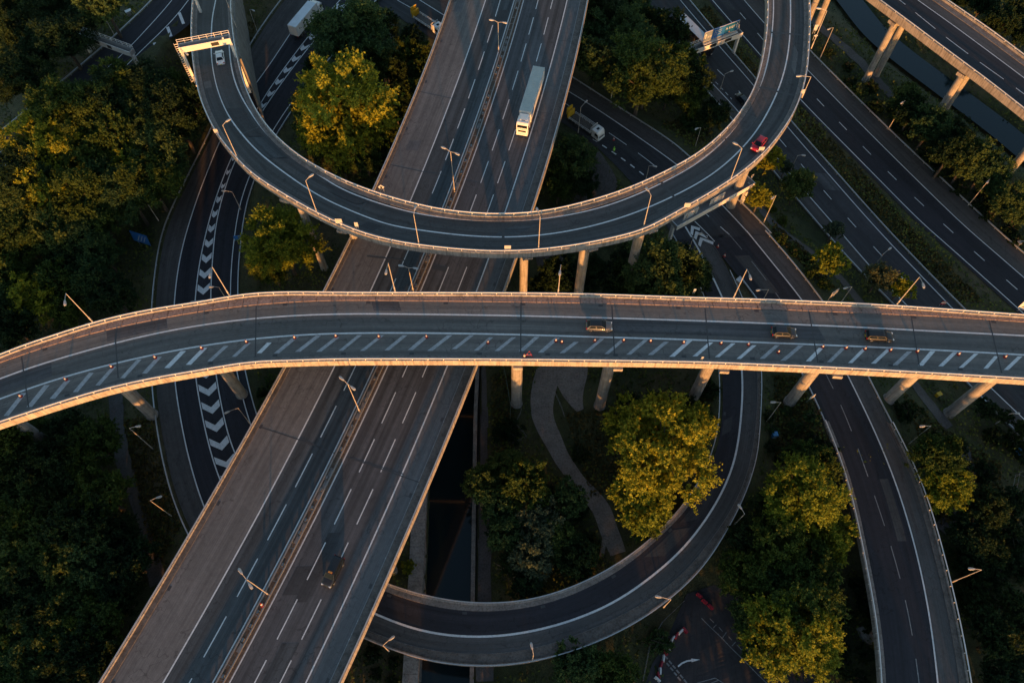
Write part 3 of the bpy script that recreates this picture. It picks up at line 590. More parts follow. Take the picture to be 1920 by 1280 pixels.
r2_D = path([(1322, -60)] + T(2, 0, (255, 0), (318, 70), (420, 190), (590, 385), (750, 553), (872, 683), (998, 810), (1133, 947), (1280, 1090), (1432, 1230)) + T(2, 1, (1595, 97), (1770, 250), (2100, 540)), 0.0, 6, 0, (45, 35))
r2_RW = path([(1345, -60)] + T(2, 0, (340, 0), (455, 130), (700, 395), (1150, 850), (1590, 1280)) + T(2, 1, (1595, 0), (1905, 270), (2150, 480)), 0.0, 6, 0, (45, 35))
r2_RS = path([(1385, -60)] + T(2, 0, (440, 0), (560, 130), (705, 290), (1200, 780), (1740, 1280)) + T(2, 1, (1735, 0), (1905, 145), (2150, 360)), 0.0, 6, 0, (45, 35))
r2_L = offset(r2_LW, 0.9 if np.dot(normals(r2_LW)[50], r2_RW[50] - r2_LW[50]) < 0 else -0.9)
far_cw = road('far_carriageway', 'dark two-lane carriageway beyond the grass median on the right', r2_RS, r2_L, 'asph_dark')
surf(far_cw, r2_RS, r2_RW, 'hard_shoulder', 'asph_gsh', 0.012)
line(r2_LW, 0.2, 'edge_line', M['white'], far_cw, 0.03); line(r2_RW, 0.2, 'edge_line', M['white'], far_cw, 0.03)
dashes(r2_D, 0.17, 3.0, 6.0, near(r2_D, at(*T(2, 0, (998, 810))[0], 0)), 'lane_dash', M['white'], far_cw, 0.03)
# cross road under the motorway; it forks below the loop into two ramps
e_N = path(T(1, 0, (-240, -520), (160, -270), (560, -20), (920, 205), (1290, 440), (1600, 640), (1905, 840)) + T(2, 0, (130, 985), (330, 1135)) + T(2, 1, (465, 0), (490, 30)), ze, 5, 0, (40, 0))
e_NW = path(T(1, 0, (-290, -440), (120, -190), (435, 0), (580, 92), (900, 287), (1262, 508), (1432, 612), (1870, 915)) + T(2, 0, (120, 1045), (225, 1148)) + T(2, 1, (350, 0), (375, 30)), ze, 5, 0, (40, 0))
e_D = path(T(1, 0, (-360, -380), (60, -130), (310, 0), (380, 40), (800, 290), (1200, 545), (1490, 740), (1655, 853), (1785, 948)) + T(2, 0, (40, 1120),) + T(2, 1, (235, 0), (260, 30)), ze, 5, 0, (40, 0))
e_S = path(T(1, 0, (-480, -360), (-100, -150), (180, 10), (480, 200), (900, 470), (1240, 690), (1410, 800), (1630, 1030), (1760, 1170), (1851, 1310)) + T(2, 1, (-45, 60),), ze, 5, 0, (40, 0))
cross = road('cross_road', 'dark road coming from under the motorway and forking below the loop', e_N, e_S, 'asph_gnd')
surf(cross, e_N, e_NW, 'hard_shoulder', 'asph_gsh', 0.03)
line(e_NW, 0.22, 'edge_line', M['white'], cross, 0.05)
dashes(e_D, 0.16, 5.5, 3.5, near(e_D, at(*T(1, 0, (1655, 853))[0], 5)), 'lane_dash', M['white'], cross, 0.05)
e_SD = path(T(1, 0, (1400, 775), (1445, 803), (1567, 885), (1690, 978), (1800, 1070)), ze, 3)
dashes(e_SD, 0.3, 1.35, 1.5, 0.2, 'short_dash', M['white'], cross, 0.05)
# ramp on the right, continuing the cross road
e_N2 = path(T(2, 1, (465, 0), (640, 200), (790, 400), (940, 620), (1040, 815), (1150, 1030), (1280, 1280)) + T(2, 2, (1330, 130), (1400, 350), (1455, 540), (1510, 770), (1560, 970), (1610, 1270), (1640, 1480)), ze, 5, 0.9, (0, 30))
e_NW2 = path(T(2, 1, (350, 0), (500, 185), (665, 390), (810, 600), (920, 810), (970, 910), (1010, 1000), (1070, 1110), (1135, 1280)) + T(2, 2, (1190, 150), (1240, 320), (1290, 480), (1340, 700), (1375, 870), (1400, 1050), (1425, 1280), (1440, 1480)), ze, 5, 0, (0, 30))
e_D2 = path(T(2, 1, (235, 0), (370, 155), (470, 285), (650, 540), (790, 780), (880, 965), (950, 1130), (1000, 1280)) + T(2, 2, (1050, 180), (1130, 400), (1200, 640), (1270, 900), (1320, 1280), (1340, 1480)), ze, 6, 0, (0, 30))
e_K2 = path(T(2, 1, (440, 0), (615, 200), (760, 400), (900, 610), (1000, 800), (1110, 1010), (1230, 1270)) + T(2, 2, (1300, 180), (1350, 370), (1410, 600), (1470, 830), (1510, 1050), (1545, 1280), (1565, 1480)), ze, 5, 0, (0, 30))
e_L2 = path(T(2, 1, (100, 0), (205, 110), (420, 380), (560, 600), (690, 830), (790, 1040), (860, 1220)) + T(2, 2, (915, 110), (960, 290), (1000, 490), (1035, 660), (1070, 850), (1092, 960), (1107, 1150), (1112, 1280), (1118, 1480)), ze, 5, 0.9, (0, 30))
ramp_e = thing('ramp_viaduct', 'dark curved ramp leaving the lower right corner with railings on both sides', 'ramp')
def split_y(P, y):      # part of a north-south path south of y
    i = np.argmax(P[:, 1] < y); return P[:i + 1], P[i:]
up_, dn = split_y(e_L2, 56.0)
n_up, n_dn = split_y(e_N2, 56.0)
slab(ramp_e, n_dn, dn, edge=0.9, th=1.4, ins=1.8)
surf(ramp_e, e_NW2, e_L2, 'road_surface', 'asph_dark', 0.0, 6); surf(ramp_e, e_N2, e_NW2, 'hard_shoulder', 'asph_ramp', 0.0, 3)
ROADS.append((n_up, up_))
sdn = offset(dn, -1.0) if np.dot(normals(dn)[5], n_dn[5] - dn[5]) < 0 else offset(dn, 1.0)
kerb_strip(ramp_e, sdn, dn, 'verge', 'verge', 0.12)
kerb_strip(ramp_e, split_y(e_K2, 56)[1], n_dn, 'verge', 'verge_d', 0.10)
parapet(ramp_e, dn, 1 if np.dot(normals(dn)[5], n_dn[5] - dn[5]) > 0 else -1, -0.9, 0.35, 0.3, 3.0, 'conc')
parapet(ramp_e, n_dn, 1 if np.dot(normals(n_dn)[5], dn[5] - n_dn[5]) > 0 else -1, -0.9, 0.35, 0.3, 3.0, 'conc_d')
railing(dn, ramp_e, 0.3, 1.0, 2.6); railing(n_dn, ramp_e, 0.3, 1.0, 2.6)
line(e_NW2, 0.24, 'edge_line', M['white'], ramp_e, 0.03)
dashes(e_D2, 0.16, 5.5, 3.5, near(e_D2, at(*T(2, 1, (880, 965))[0], 7.5)), 'lane_dash', M['white_w'], ramp_e, 0.03)
# ramp looping back under the motorway
q_L = path([(1262, 440)] + T(2, 1, (30, 170), (110, 340), (180, 560), (205, 790), (208, 1010), (190, 1180)) + T(2, 2, (145, 50), (100, 150), (40, 240)) + T(1, 2, (1905, 290), (1860, 350), (1780, 430), (1700, 500), (1600, 580), (1480, 655), (1350, 720), (1200, 780), (1050, 820), (900, 835), (720, 835), (560, 815), (420, 780), (270, 735), (60, 640), (-150, 520)), zf_, 4, 0.85)
q_LK = path([(1265, 440)] + T(2, 1, (40, 170), (122, 340), (195, 560), (222, 790), (226, 1010), (210, 1180)) + T(2, 2, (165, 60), (125, 160), (60, 270)) + T(1, 2, (1905, 345), (1740, 500), (1600, 625), (1400, 740), (1200, 825), (1000, 870), (830, 885), (650, 878), (480, 850), (350, 810), (250, 775), (30, 670), (-180, 550)), zf_, 4)
q_W = path([(1285, 425)] + T(2, 1, (35, 10), (130, 190), (220, 375), (300, 580), (335, 790), (330, 1010), (300, 1270)) + T(2, 2, (270, 110), (215, 235), (130, 370), (0, 540)) + T(1, 2, (1740, 680), (1550, 820), (1350, 910), (1150, 975), (900, 1020), (700, 1025), (500, 1005), (350, 965), (190, 895), (-30, 790), (-240, 660)), zf_, 4)
q_RK = path([(1313, 430)] + T(2, 1, (185, 90), (315, 370), (390, 600), (420, 800), (415, 1000), (400, 1200)) + T(2, 2, (385, 20), (355, 150), (305, 260), (200, 430), (100, 560), (0, 680)) + T(1, 2, (1700, 830), (1500, 935), (1300, 1020), (1100, 1085), (900, 1118), (700, 1120), (480, 1100), (300, 1050), (150, 990), (-80, 880), (-280, 750)), zf_, 4)
q_R = path([(1316, 430)] + T(2, 1, (195, 90), (330, 370), (415, 600), (445, 800), (437, 1000), (422, 1270)) + T(2, 2, (395, 100), (340, 260), (270, 390), (210, 490), (130, 625), (60, 700), (0, 750)) + T(1, 2, (1750, 880), (1600, 970), (1400, 1065), (1200, 1130), (1000, 1175), (800, 1188), (620, 1180), (450, 1150), (350, 1120), (260, 1085), (100, 1020), (-130, 910), (-330, 790)), zf_, 4, 0.85)
ramp_f = thing('curved_ramp', 'dark ramp curving round the canal and passing beneath the motorway', 'ramp')
i_l, i_r = int(np.argmax(q_L[:, 1] < 46)), int(np.argmax(q_R[:, 1] < 46))
slab(ramp_f, q_R[i_r:], q_L[i_l:], edge=0.9, th=1.4, ins=1.6)
ROADS.append((q_R[:i_r + 1], q_L[:i_l + 1]))
surf(ramp_f, q_W, q_LK, 'road_surface', 'asph_dark', 0.0, 5); surf(ramp_f, q_RK, q_W, 'hard_shoulder', 'asph_ramp', 0.0, 3)
iw = int(np.argmax(q_LK[:, 1] < 46)); kerb_strip(ramp_f, q_LK[iw:], q_L[i_l:], 'verge', 'verge', 0.12)
kerb_strip(ramp_f, q_R, q_RK, 'verge', 'verge_d', 0.10)
sl = 1 if np.dot(normals(q_L)[i_l + 20], q_W[np.argmin(np.linalg.norm(q_W - q_L[i_l + 20], axis=1))] - q_L[i_l + 20]) > 0 else -1
parapet(ramp_f, q_L[i_l:], sl, -0.9, 0.30, 0.3, 3.0, 'conc'); parapet(ramp_f, q_R[i_r:], -sl, -0.9, 0.30, 0.3, 3.0, 'conc_d')
railing(q_L, ramp_f, 0.25, 0.9, 2.8, mat='steel'); railing(q_R[12:], ramp_f, 0.25, 0.9, 2.8, mat='steel')
line(q_W, 0.34, 'edge_line', M['white'], ramp_f, 0.03); line(offset(q_RK, 0.0), 0.10, 'worn_edge_line', M['white_w'], ramp_f, 0.03)
for a_, b_, c_ in (((1294.4, 438), (1296, 423), (1312.5, 427.8)), ((1301, 446), (1304, 433.5), (1327, 442.5)), ((1308.8, 459), (1312.5, 444.8), (1337.8, 453.8))):      # chevrons on the nose of the fork
    mb = MB(); up = np.array([0, 0, 0.06]); mb.add([atz(*q, ze) + up for q in (a_, b_, c_, (c_[0] - 1, c_[1] + 5.2), (b_[0] + 5, b_[1] + 6), (a_[0] + 4.5, a_[1] + 4))], [(0, 1, 4, 5), (1, 2, 3, 4)]); mb.build('chevron', M['white'], cross)
line(path([(1302.5, 415), (1322, 434), (1340, 453)], ze, 0), 0.18, 'edge_line', M['white'], cross, 0.055)
# road in the upper left corner
i_N = path(T(0, 0, (980, -140), (865, 0), (740, 120), (600, 250), (460, 370), (300, 505), (60, 700)), zi, 4, 0, (40, 15))
i_W1 = path(T(0, 0, (1080, -140), (965, 0), (840, 140), (720, 270), (590, 390), (460, 490), (220, 680)), zi, 4, 0, (40, 15))
i_W2 = path(T(0, 0, (1170, -140), (1055, 0), (960, 120), (840, 235), (720, 350), (590, 490), (340, 690)), zi, 4, 0, (40, 15))
i_S = path(T(0, 0, (1290, -140), (1180, 0), (1090, 120) if False else (1040, 160), (880, 260), (760, 370), (620, 510), (370, 720)), zi, 4, 0, (40, 15))
north = road('corner_road', 'dark road with a sign gantry in the upper left corner', i_N, i_S, 'asph_dark')
line(i_W1, 0.2, 'edge_line', M['white'], north, 0.03); line(i_W2, 0.2, 'edge_line', M['white'], north, 0.03)
for a, b in (((1000, 72), (1025, 135)), ((935, 152), (955, 205)), ((862, 240), (875, 275))):
    p, q = atz(*T(0, 0, a)[0], zi), atz(*T(0, 0, b)[0], zi); t = (q - p) / np.linalg.norm(q - p); nn_ = np.array([-t[1], t[0], 0]) * 0.35; up = np.array([0, 0, 0.04])
    mb = MB(); mb.add([v + up for v in (p - nn_, q - nn_, q + nn_, p + nn_)], [(0, 1, 2, 3)]); mb.build('hatch_bar', M['white'], north)

# ------------------------------------------------------------------ terrain: one sheet, banked up to the roads, cut for the water
WZ = -2.6
can_E = np.array([[-6.6, -60, WZ], [-6.9, 0, WZ], [-7.3, 30, WZ], [-7.6, 60, WZ], [-7.0, 90, WZ], [-2.0, 125, WZ]]); can_E = resample(can_E, 2.0)
can_W = np.array([[-15.6, -60, WZ], [-15.6, 0, WZ], [-15.8, 30, WZ], [-16.2, 60, WZ], [-15.5, 90, WZ], [-10.0, 125, WZ]]); can_W = resample(can_W, 2.0)
riv = path(T(2, 0, (820, -130), (950, 20), (1060, 170), (1250, 330), (1400, 440), (1600, 590), (1750, 700), (1990, 900)), WZ, 5)
riv_L, riv_R = offset(riv, 3.6), offset(riv, -3.6)
gx = np.r_[-3000, -1200, -500, -300, -240, np.arange(-200, 200.01, 1.25), 240, 300, 500, 1200, 3000]
gy = np.r_[-3000, -1200, -500, -250, -120, np.arange(-60, 265.01, 1.25), 330, 500, 1200, 3000]
GX, GY = np.meshgrid(gx, gy, indexing='ij')
def wob(x, y): return 0.35 * np.sin(x * 0.11 + 1.3) * np.cos(y * 0.09) + 0.2 * np.sin(x * 0.31 + y * 0.23) + 0.12 * np.sin(x * 0.7 - y * 0.9)
GZ = -0.35 + wob(GX, GY)
flat = GX.ravel(), GY.ravel()
def nearest(P, X, Y):
    d2 = np.full(X.shape, 1e18); idx = np.zeros(X.shape, int)
    for i in range(0, len(P)):
        d = (X - P[i, 0]) ** 2 + (Y - P[i, 1]) ** 2; m_ = d < d2; d2[m_] = d[m_]; idx[m_] = i
    return np.sqrt(d2), idx
inner = (np.abs(GX) < 300) & (GY > -250) & (GY < 400)
IX, IY = GX[inner], GY[inner]; zz = GZ[inner]; lim = np.full(IX.shape, 1e9)
loop_end = (l_O[:int(np.argmax(l_O[:, 1] < 138))], l_I[:int(np.argmax(l_I[:, 1] < 138))])
for A, B in ROADS + [loop_end]:
    ax, Ar, Br = bridge_axis(A, B); ax, Ar, Br = ax[::2], Ar[::2], Br[::2]
    hw = np.linalg.norm((Ar - Br)[:, :2], axis=1) / 2
    d, i = nearest(ax, IX, IY); out = d - hw[i]; zr = ax[i, 2]
    slope = 0.75 if A is loop_end[0] else 0.5
    zz = np.maximum(zz, np.where(out > 0.6, zr - 0.15 - (out - 0.6) * slope, -99))
    lim = np.minimum(lim, np.where(out < 1.3, zr - 0.18, np.where(out < 12, zr - 0.18 + (out - 1.3) * 0.8, 1e9)))
zz = np.minimum(zz, lim)
fill = np.full(IX.shape, -99.0)
for A, B in ROADS + [loop_end]:
    ax, Ar, Br = bridge_axis(A, B); ax, Ar, Br = ax[::2], Ar[::2], Br[::2]; hw = np.linalg.norm((Ar - Br)[:, :2], axis=1) / 2
    d, i = nearest(ax, IX, IY); fill = np.where((d < hw[i] + 0.8), np.maximum(fill, np.minimum(ax[i, 2] - 0.18, lim)), fill)
zz = np.maximum(zz, fill)
for L_, R_ in ((can_E, can_W), (riv_L, riv_R)):
    ax, Ar, Br = bridge_axis(L_, R_); hw = np.linalg.norm((Ar - Br)[:, :2], axis=1) / 2
    d, i = nearest(ax, IX, IY); bank = 0.5 if L_ is can_E else 7.0
    zz = np.minimum(zz, np.where(d < hw[i] + 0.2, WZ - 1.2, np.where(d < hw[i] + bank, WZ - 1.0 + (d - hw[i]) / bank * 3.2, 1e9)))
GZ[inner] = zz
def gz(x, y):
    i = int(np.clip(np.searchsorted(gx, x) - 1, 0, len(gx) - 2)); j = int(np.clip(np.searchsorted(gy, y) - 1, 0, len(gy) - 2))
    u = np.clip((x - gx[i]) / (gx[i + 1] - gx[i]), 0, 1); v = np.clip((y - gy[j]) / (gy[j + 1] - gy[j]), 0, 1)
    return float((GZ[i, j] * (1 - v) + GZ[i, j + 1] * v) * (1 - u) + (GZ[i + 1, j] * (1 - v) + GZ[i + 1, j + 1] * v) * u)
nx_, ny_ = len(gx), len(gy)
gv = np.stack([GX, GY, GZ], -1).reshape(-1, 3); ii = np.arange((nx_ - 1) * (ny_ - 1)); a = (ii // (ny_ - 1)) * ny_ + ii % (ny_ - 1)
gf = np.stack([a, a + ny_, a + ny_ + 1, a + 1], 1)
me = bpy.data.meshes.new('ground'); me.from_pydata(gv.tolist(), [], gf.tolist()); me.update()
ground = structure(link('ground', me, M['ground'], smooth=True), 'rough grassy ground under and between the roads')
def on_ground(px, py, extra=0.0): return atz(px, py, lambda x, y: gz(x, y) + extra)
mb = MB(); strip(mb, can_E, can_W, 2); structure(mb.build('water', M['water']), 'dark canal water beside the towpath')
mb = MB(); strip(mb, riv_L, riv_R, 2); structure(mb.build('water', M['water']), 'dark river below the far viaduct')
def wall(P, out, name, label, mat='conc_d', top=0.25, th=0.7):
    root = thing(name, label, 'wall'); L = arclen(P)[-1]; n = int(L / 3.0)
    for i in range(n):
        Q = cut(P, i * L / n + 0.02, (i + 1) * L / n - 0.02); Q = np.array([Q[0], Q[-1]]); mb = MB()
        sweep(mb, Q, rect(min(0, out * th), max(0, out * th), -1.4, -WZ + top)); mb.build('coping_stone', M[mat], root)
wall(can_E, -1 if normals(can_E)[5][0] < 0 else 1, 'canal_wall', 'stone canal edge beside the towpath')
wall(can_W, 1 if normals(can_W)[5][0] < 0 else -1, 'canal_wall', 'concrete canal edge below the motorway', 'conc', 0.3, 2.6)
PATHS = []
def drape(name, label, px, w, mat, h=0.10, sig=2.5, nx=6, z=None):
    P = np.array([on_ground(x, y) for x, y in px]); P = smooth_pts(P, sig, 0.6); mb = MB()
    wv = np.interp(np.linspace(0, 1, len(P)), np.linspace(0, 1, len(w)), w) if hasattr(w, '__len__') else np.full(len(P), w)
    wob_ = lambda k: 0.16 * np.sin(np.arange(len(P)) * 0.17 + k) + 0.07 * np.sin(np.arange(len(P)) * 0.45 + 2 * k)
    strip(mb, offset(P, wv / 2 + wob_(1.0)), offset(P, -wv / 2 - wob_(2.2)), nx); PATHS.append((P, float(np.mean(wv))))
    mb.v = [(x, y, gz(x, y) + h) for x, y, _ in mb.v]
    return structure(mb.build(name, M[mat]), label)
drape('footpath', 'narrow footpath climbing between the trees left of the motorway', T(1, 0, (225, 20), (250, 60), (275, 120), (282, 250), (266, 330), (262, 440), (250, 520)), 2.3, 'path')
drape('footpath', 'grey footpath along the edge of the left wood', T(0, 1, (640, 800), (640, 870), (648, 1000), (660, 1150), (690, 1280)) + T(0, 2, (720, 150), (770, 300), (820, 450), (850, 600), (890, 720)), (2.6, 3.0, 2.6, 2.2, 3.2), 'path2')
drape('sandy_path', 'pale sandy path winding past the flyover columns', T(1, 1, (1190, 560), (1185, 700), (1150, 830), (1112, 950), (1120, 1050), (1160, 1150), (1225, 1270)) + T(1, 2, (1290, 130), (1385, 215), (1460, 300), (1490, 430), (1540, 560)), (5.5, 6.0, 5.0, 3.8, 3.3, 3.2, 3.2, 3.0), 'sand')
drape('concrete_apron', 'pale concrete apron between two flyover columns', T(1, 1, (1265, 640), (1268, 780), (1282, 880), (1310, 980), (1335, 1010)), (8.5, 8.0, 7.0, 4.5, 1.5), 'sand', 0.07)
drape('towpath', 'straight dark towpath along the canal', T(1, 1, (770, 500), (772, 800), (775, 1270)) + T(1, 2, (782, 300), (792, 600), (795, 830), (800, 1270)), 2.9, 'path2')
drape('footpath', 'paved footpath between the ramp and the near carriageway', T(2, 0, (300, 1010), (420, 1150), (520, 1270)) + T(2, 1, (620, 60), (740, 150), (900, 290), (1010, 430), (1180, 690), (1300, 870), (1400, 1000), (1480, 1110)), 2.6, 'path2')
drape('footpath', 'grey footpath by the paired viaduct columns', T(2, 0, (640, 40), (760, 150), (900, 260), (990, 345), (1110, 480), (1200, 560)), 2.6, 'path2')
drape('footpath', 'dim footpath beside the lower right tree', T(2, 2, (1540, -60), (1600, 50), (1615, 160), (1575, 270), (1500, 350), (1440, 430)), 2.2, 'path2')
drape('gravel_patch', 'gravelly bare ground left of the cross road', T(1, 0, (1400, 850), (1420, 950), (1430, 1050), (1420, 1150)) + T(1, 1, (1150, 130), (1160, 250)), (3.0, 9.0, 12.0, 9.0, 4.0), 'gravel', 0.06)
yard = drape('yard', 'dark tarmac yard at the bottom with faint bay markings', [(1312, 1105), (1330, 1150), (1350, 1200), (1368, 1260), (1380, 1330)], (5.0, 15.0, 25.0, 29.0, 30.0), 'asph_yard', 0.08, 2.5, 10)
drape('concrete_strip', 'weathered concrete strip on the far side of the canal', T(1, 2, (425, 330), (428, 600), (430, 900), (420, 1270)), 2.6, 'conc_d', 0.08)

# ------------------------------------------------------------------ columns
def foot(px, py): p = on_ground(px, py); return p
for k, (bx, by, zc) in enumerate(((973, 750, None), (1125, 752, None), (1293, 742, None), (1472, 735, 4.0), (1662, 738, None), (1775, 756, None), (283, 755, None), (100, 800, None), (-60, 830, None), (455, 715, None))):
    p = foot(bx, by) if zc is None else at(bx, by, zc)
    ax, A_, B_ = bridge_axis(f_N, f_S); i = int(np.argmin(np.linalg.norm(ax[:, :2] - p[:2], axis=1))); u = (B_[i] - A_[i])[:2]; w = np.linalg.norm(u); u = u / w
    c = ax[i] if np.linalg.norm(ax[i][:2] - p[:2]) < 2.5 else (ax[i] + p) / 2
    column(fly, c[0], c[1], gz(c[0], c[1]), ZF - 1.7 - 1.2, 1.05); crosshead(fly, c, u, w / 2 - 0.8, ZF - 1.7, 1.3, 2.2); lit_crosshead_end(fly, c, u, w / 2 - 0.55, ZF - 1.72)
ax, A_, B_ = bridge_axis(l_I, l_O); sl_ = arclen(ax)
for px, py in ((545, 330), (640, 400), (983, 440), (1097, 425), (1210, 390), (1440, 235), (1475, 120)):
    c0 = at(px, py, ZL); i = int(np.argmin(np.linalg.norm(ax[:, :2] - c0[:2], axis=1))); c = ax[i]; u = (B_[i] - A_[i])[:2]; w = np.linalg.norm(u); u /= w
    out = 0.5; x, y = c[0] + u[0] * out, c[1] + u[1] * out
    column(loop, x, y, gz(x, y), zl(c[0], c[1]) - 1.7 - 1.1, 0.78 if px < 1050 else 0.95); crosshead(loop, (x, y), u, w / 2 - 0.9, c[2] - 1.7, 1.2, 1.8)
ax, A_, B_ = bridge_axis(h_L, h_R)
for px, py in ((1560, -60), (1672, 40), (1800, 142), (1945, 260)):
    c0 = at(px, py, ZH - 2); i = int(np.argmin(np.linalg.norm(A_[:, :2] - c0[:2], axis=1))); u = (B_[i] - A_[i])[:2]; w = np.linalg.norm(u); u /= w
    crosshead(via, ax[i], u, w / 2 - 0.4, ZH - 1.9, 1.5, 2.0)
    for o in (1.9, 5.6):
        x, y = A_[i][0] + u[0] * o, A_[i][1] + u[1] * o; column(via, x, y, gz(x, y), ZH - 3.2, 0.8)
allroads = ROADS + [(q_L, q_R)]
def clear_of_roads(x, y, r):
    for A, B in allroads:
        ax_, a_, b_ = bridge_axis(A, B); d = np.linalg.norm(ax_[:, :2] - np.array([x, y]), axis=1); i = int(d.argmin())
        if d[i] < np.linalg.norm((a_ - b_)[i][:2]) / 2 + r: return False
    return True
for c, u, w in M6_PIERS:
    for o in (-0.36, -0.12, 0.12, 0.36):
        x, y = c[0] + u[0] * w * o, c[1] + u[1] * w * o
        if clear_of_roads(x, y, 1.2) and not (-16.5 < x < -6.0 and y < 120): column(m6, x, y, gz(x, y), ZM - 2.7, 0.75)
for P, Q, r_, zfun, ds in ((q_L, q_R, ramp_f, zf_, (22, 40, 58)), (e_L2, e_N2, ramp_e, ze, (15, 32, 49))):
    ax, A_, B_ = bridge_axis(P, Q); s_ = arclen(ax)[-1] - arclen(ax)
    for d in ds:
        i = int(np.argmin(abs(s_ - d - 12))); u = (B_[i] - A_[i])[:2]; w = np.linalg.norm(u); u /= w; h_ = ax[i][2]
        if -17 < ax[i][0] < -4: continue
        crosshead(r_, ax[i], u, w / 2 - 1.2, h_ - 1.4, 1.0, 1.4)
        for o in (-0.25, 0.25): x, y = ax[i][0] + u[0] * w * o, ax[i][1] + u[1] * w * o; column(r_, x, y, gz(x, y), h_ - 2.1, 0.55)
# retaining wall along the inside of the loop's northern arm
rw = l_I[:int(np.argmax(l_I[:, 1] < 136))]; rt = thing('retaining_wall', 'tall concrete retaining wall below the loop in the upper left', 'wall')
L = arclen(rw)[-1]
for i in range(int(L / 3)):
    Q = cut(rw, i * L / int(L / 3) + 0.015, (i + 1) * L / int(L / 3) - 0.015); Q = np.array([Q[0], Q[-1]]); mb = MB(); sgn = 1 if normals(rw)[3][0] > 0 else -1
    b0 = min(gz(*(Q[0] + normals(Q)[0] * sgn * 1.5)[:2]), gz(*(Q[1] + normals(Q)[1] * sgn * 1.5)[:2])) - Q[0][2] - 1.0
    a_, b_ = sorted((sgn * 0.02, sgn * 0.42)); sweep(mb, Q, rect(a_, b_, min(b0, -3), -0.35)); mb.build('wall_panel', M['conc_d'], rt)

# ------------------------------------------------------------------ resurfaced patches, gullies
pr_ = random.Random(17)
def patches(root, A, B, k, mats, h, lw=(1.2, 3.2), ll=(2.5, 12)):
    n = max(len(A), len(B)); A = resample(A, n=n); B = resample(B, n=n); s = arclen(A)
    for kk in range(k):
        h += 0.0005; L_ = pr_.uniform(*ll); d0 = pr_.uniform(0.05 * s[-1], 0.95 * s[-1] - L_); w = np.linalg.norm(A[n // 2] - B[n // 2]); pw = min(pr_.uniform(*lw), w * 0.7); t0 = pr_.uniform(0.05, 0.95 - pw / w); t1_ = t0 + pw / w; mb = MB()
        P0 = cut(A * (1 - t0) + B * t0, d0, d0 + L_); P1 = cut(A * (1 - t1_) + B * t1_, d0, d0 + L_); strip(mb, raise_(P0, h), raise_(P1, h), 1); mb.build('repair_patch', M[pr_.choice(mats)], root)
patches(m6, m6_LW, m6_ML, 7, ('patch_d', 'asph_m6b'), 0.004); patches(m6, m6_MR, m6_RW, 8, ('patch_d', 'asph_grey', 'asph_m6'), 0.004); patches(m6, m6_LK, m6_LW, 4, ('patch_l', 'asph_grey'), 0.004)
patches(fly, f_NW, f_SW, 3, ('asph_m6b',), 0.004, (2.0, 3.3), (10, 40)); patches(fly, f_NK, f_NW, 4, ('patch_l', 'asph_m6b'), 0.004); patches(loop, l_IW, l_OW, 4, ('patch_d', 'asph_m6'), 0.012); patches(loop, l_OW, l_OK, 4, ('patch_d', 'patch_l'), 0.012, (0.8, 1.6))
patches(near_cw, r1_LW, r1_RW, 5, ('patch_d', 'asph_m6b'), 0.02); patches(far_cw, r2_LW, r2_RW, 5, ('asph_gnd', 'asph_gsh'), 0.02); patches(cross, e_NW, e_S, 4, ('patch_d', 'asph_gsh'), 0.035); patches(ramp_f, q_W, q_LK, 4, ('asph_gnd', 'patch_d'), 0.015); patches(ramp_e, e_NW2, e_L2, 4, ('asph_gnd', 'asph_gsh'), 0.015)
def gullies(root, P, off, sp, h):
    Q = offset(P, off); s = arclen(Q); nn = normals(Q)
    for d in np.arange(sp * 0.4, s[-1], sp):
        i = int(np.argmin(abs(s - d))); p = Q[i]; mb = MB(); mb.box((p[0], p[1], p[2] + h), (0.42, 0.75, 0.02), math.atan2(nn[i][1], nn[i][0])); mb.build('gully_grate', M['tar'], root)
gullies(m6, m6_LK, -0.35, 14, 0.006); gullies(m6, m6_RK, 0.5, 14, 0.006); gullies(fly, f_SK, 0.4, 11, 0.006); gullies(fly, f_NK, -0.4, 13, 0.006); gullies(loop, l_OK, 0.35, 12, 0.02); gullies(ramp_f, q_LK, 0.4 * sl, 13, 0.02)

# ------------------------------------------------------------------ trees
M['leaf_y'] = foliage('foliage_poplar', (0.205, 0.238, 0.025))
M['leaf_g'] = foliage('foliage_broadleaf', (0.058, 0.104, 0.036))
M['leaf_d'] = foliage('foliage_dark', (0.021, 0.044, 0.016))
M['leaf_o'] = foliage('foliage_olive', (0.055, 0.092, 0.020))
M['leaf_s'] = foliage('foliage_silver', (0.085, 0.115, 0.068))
M['bark'] = concrete('bark', (0.07, 0.055, 0.042), 0.5, 3.0)
def leaf_mesh(name, P, Nn, size, tint, rng, asp=1.55):
    n = len(P); u = np.cross(Nn, rng.normal(size=(n, 3))); u /= np.linalg.norm(u, axis=1)[:, None] + 1e-9; w = np.cross(Nn, u)
    s = size[:, None]; a = u * s * asp * 0.5; b = w * s * 0.5
    V = np.stack([P - a, P - b * 0.9 + a * 0.1, P + a, P + b * 0.9 + a * 0.1], 1).reshape(-1, 3); F = np.arange(4 * n).reshape(n, 4)
    me = bpy.data.meshes.new(name); me.from_pydata(V.tolist(), [], F.tolist()); me.update()
    at_ = me.attributes.new('tint', 'FLOAT', 'FACE'); at_.data.foreach_set('value', tint.astype(np.float32)); return me
def rdir(rng, n):
    v = rng.normal(size=(n, 3)); return v / np.linalg.norm(v, axis=1)[:, None]
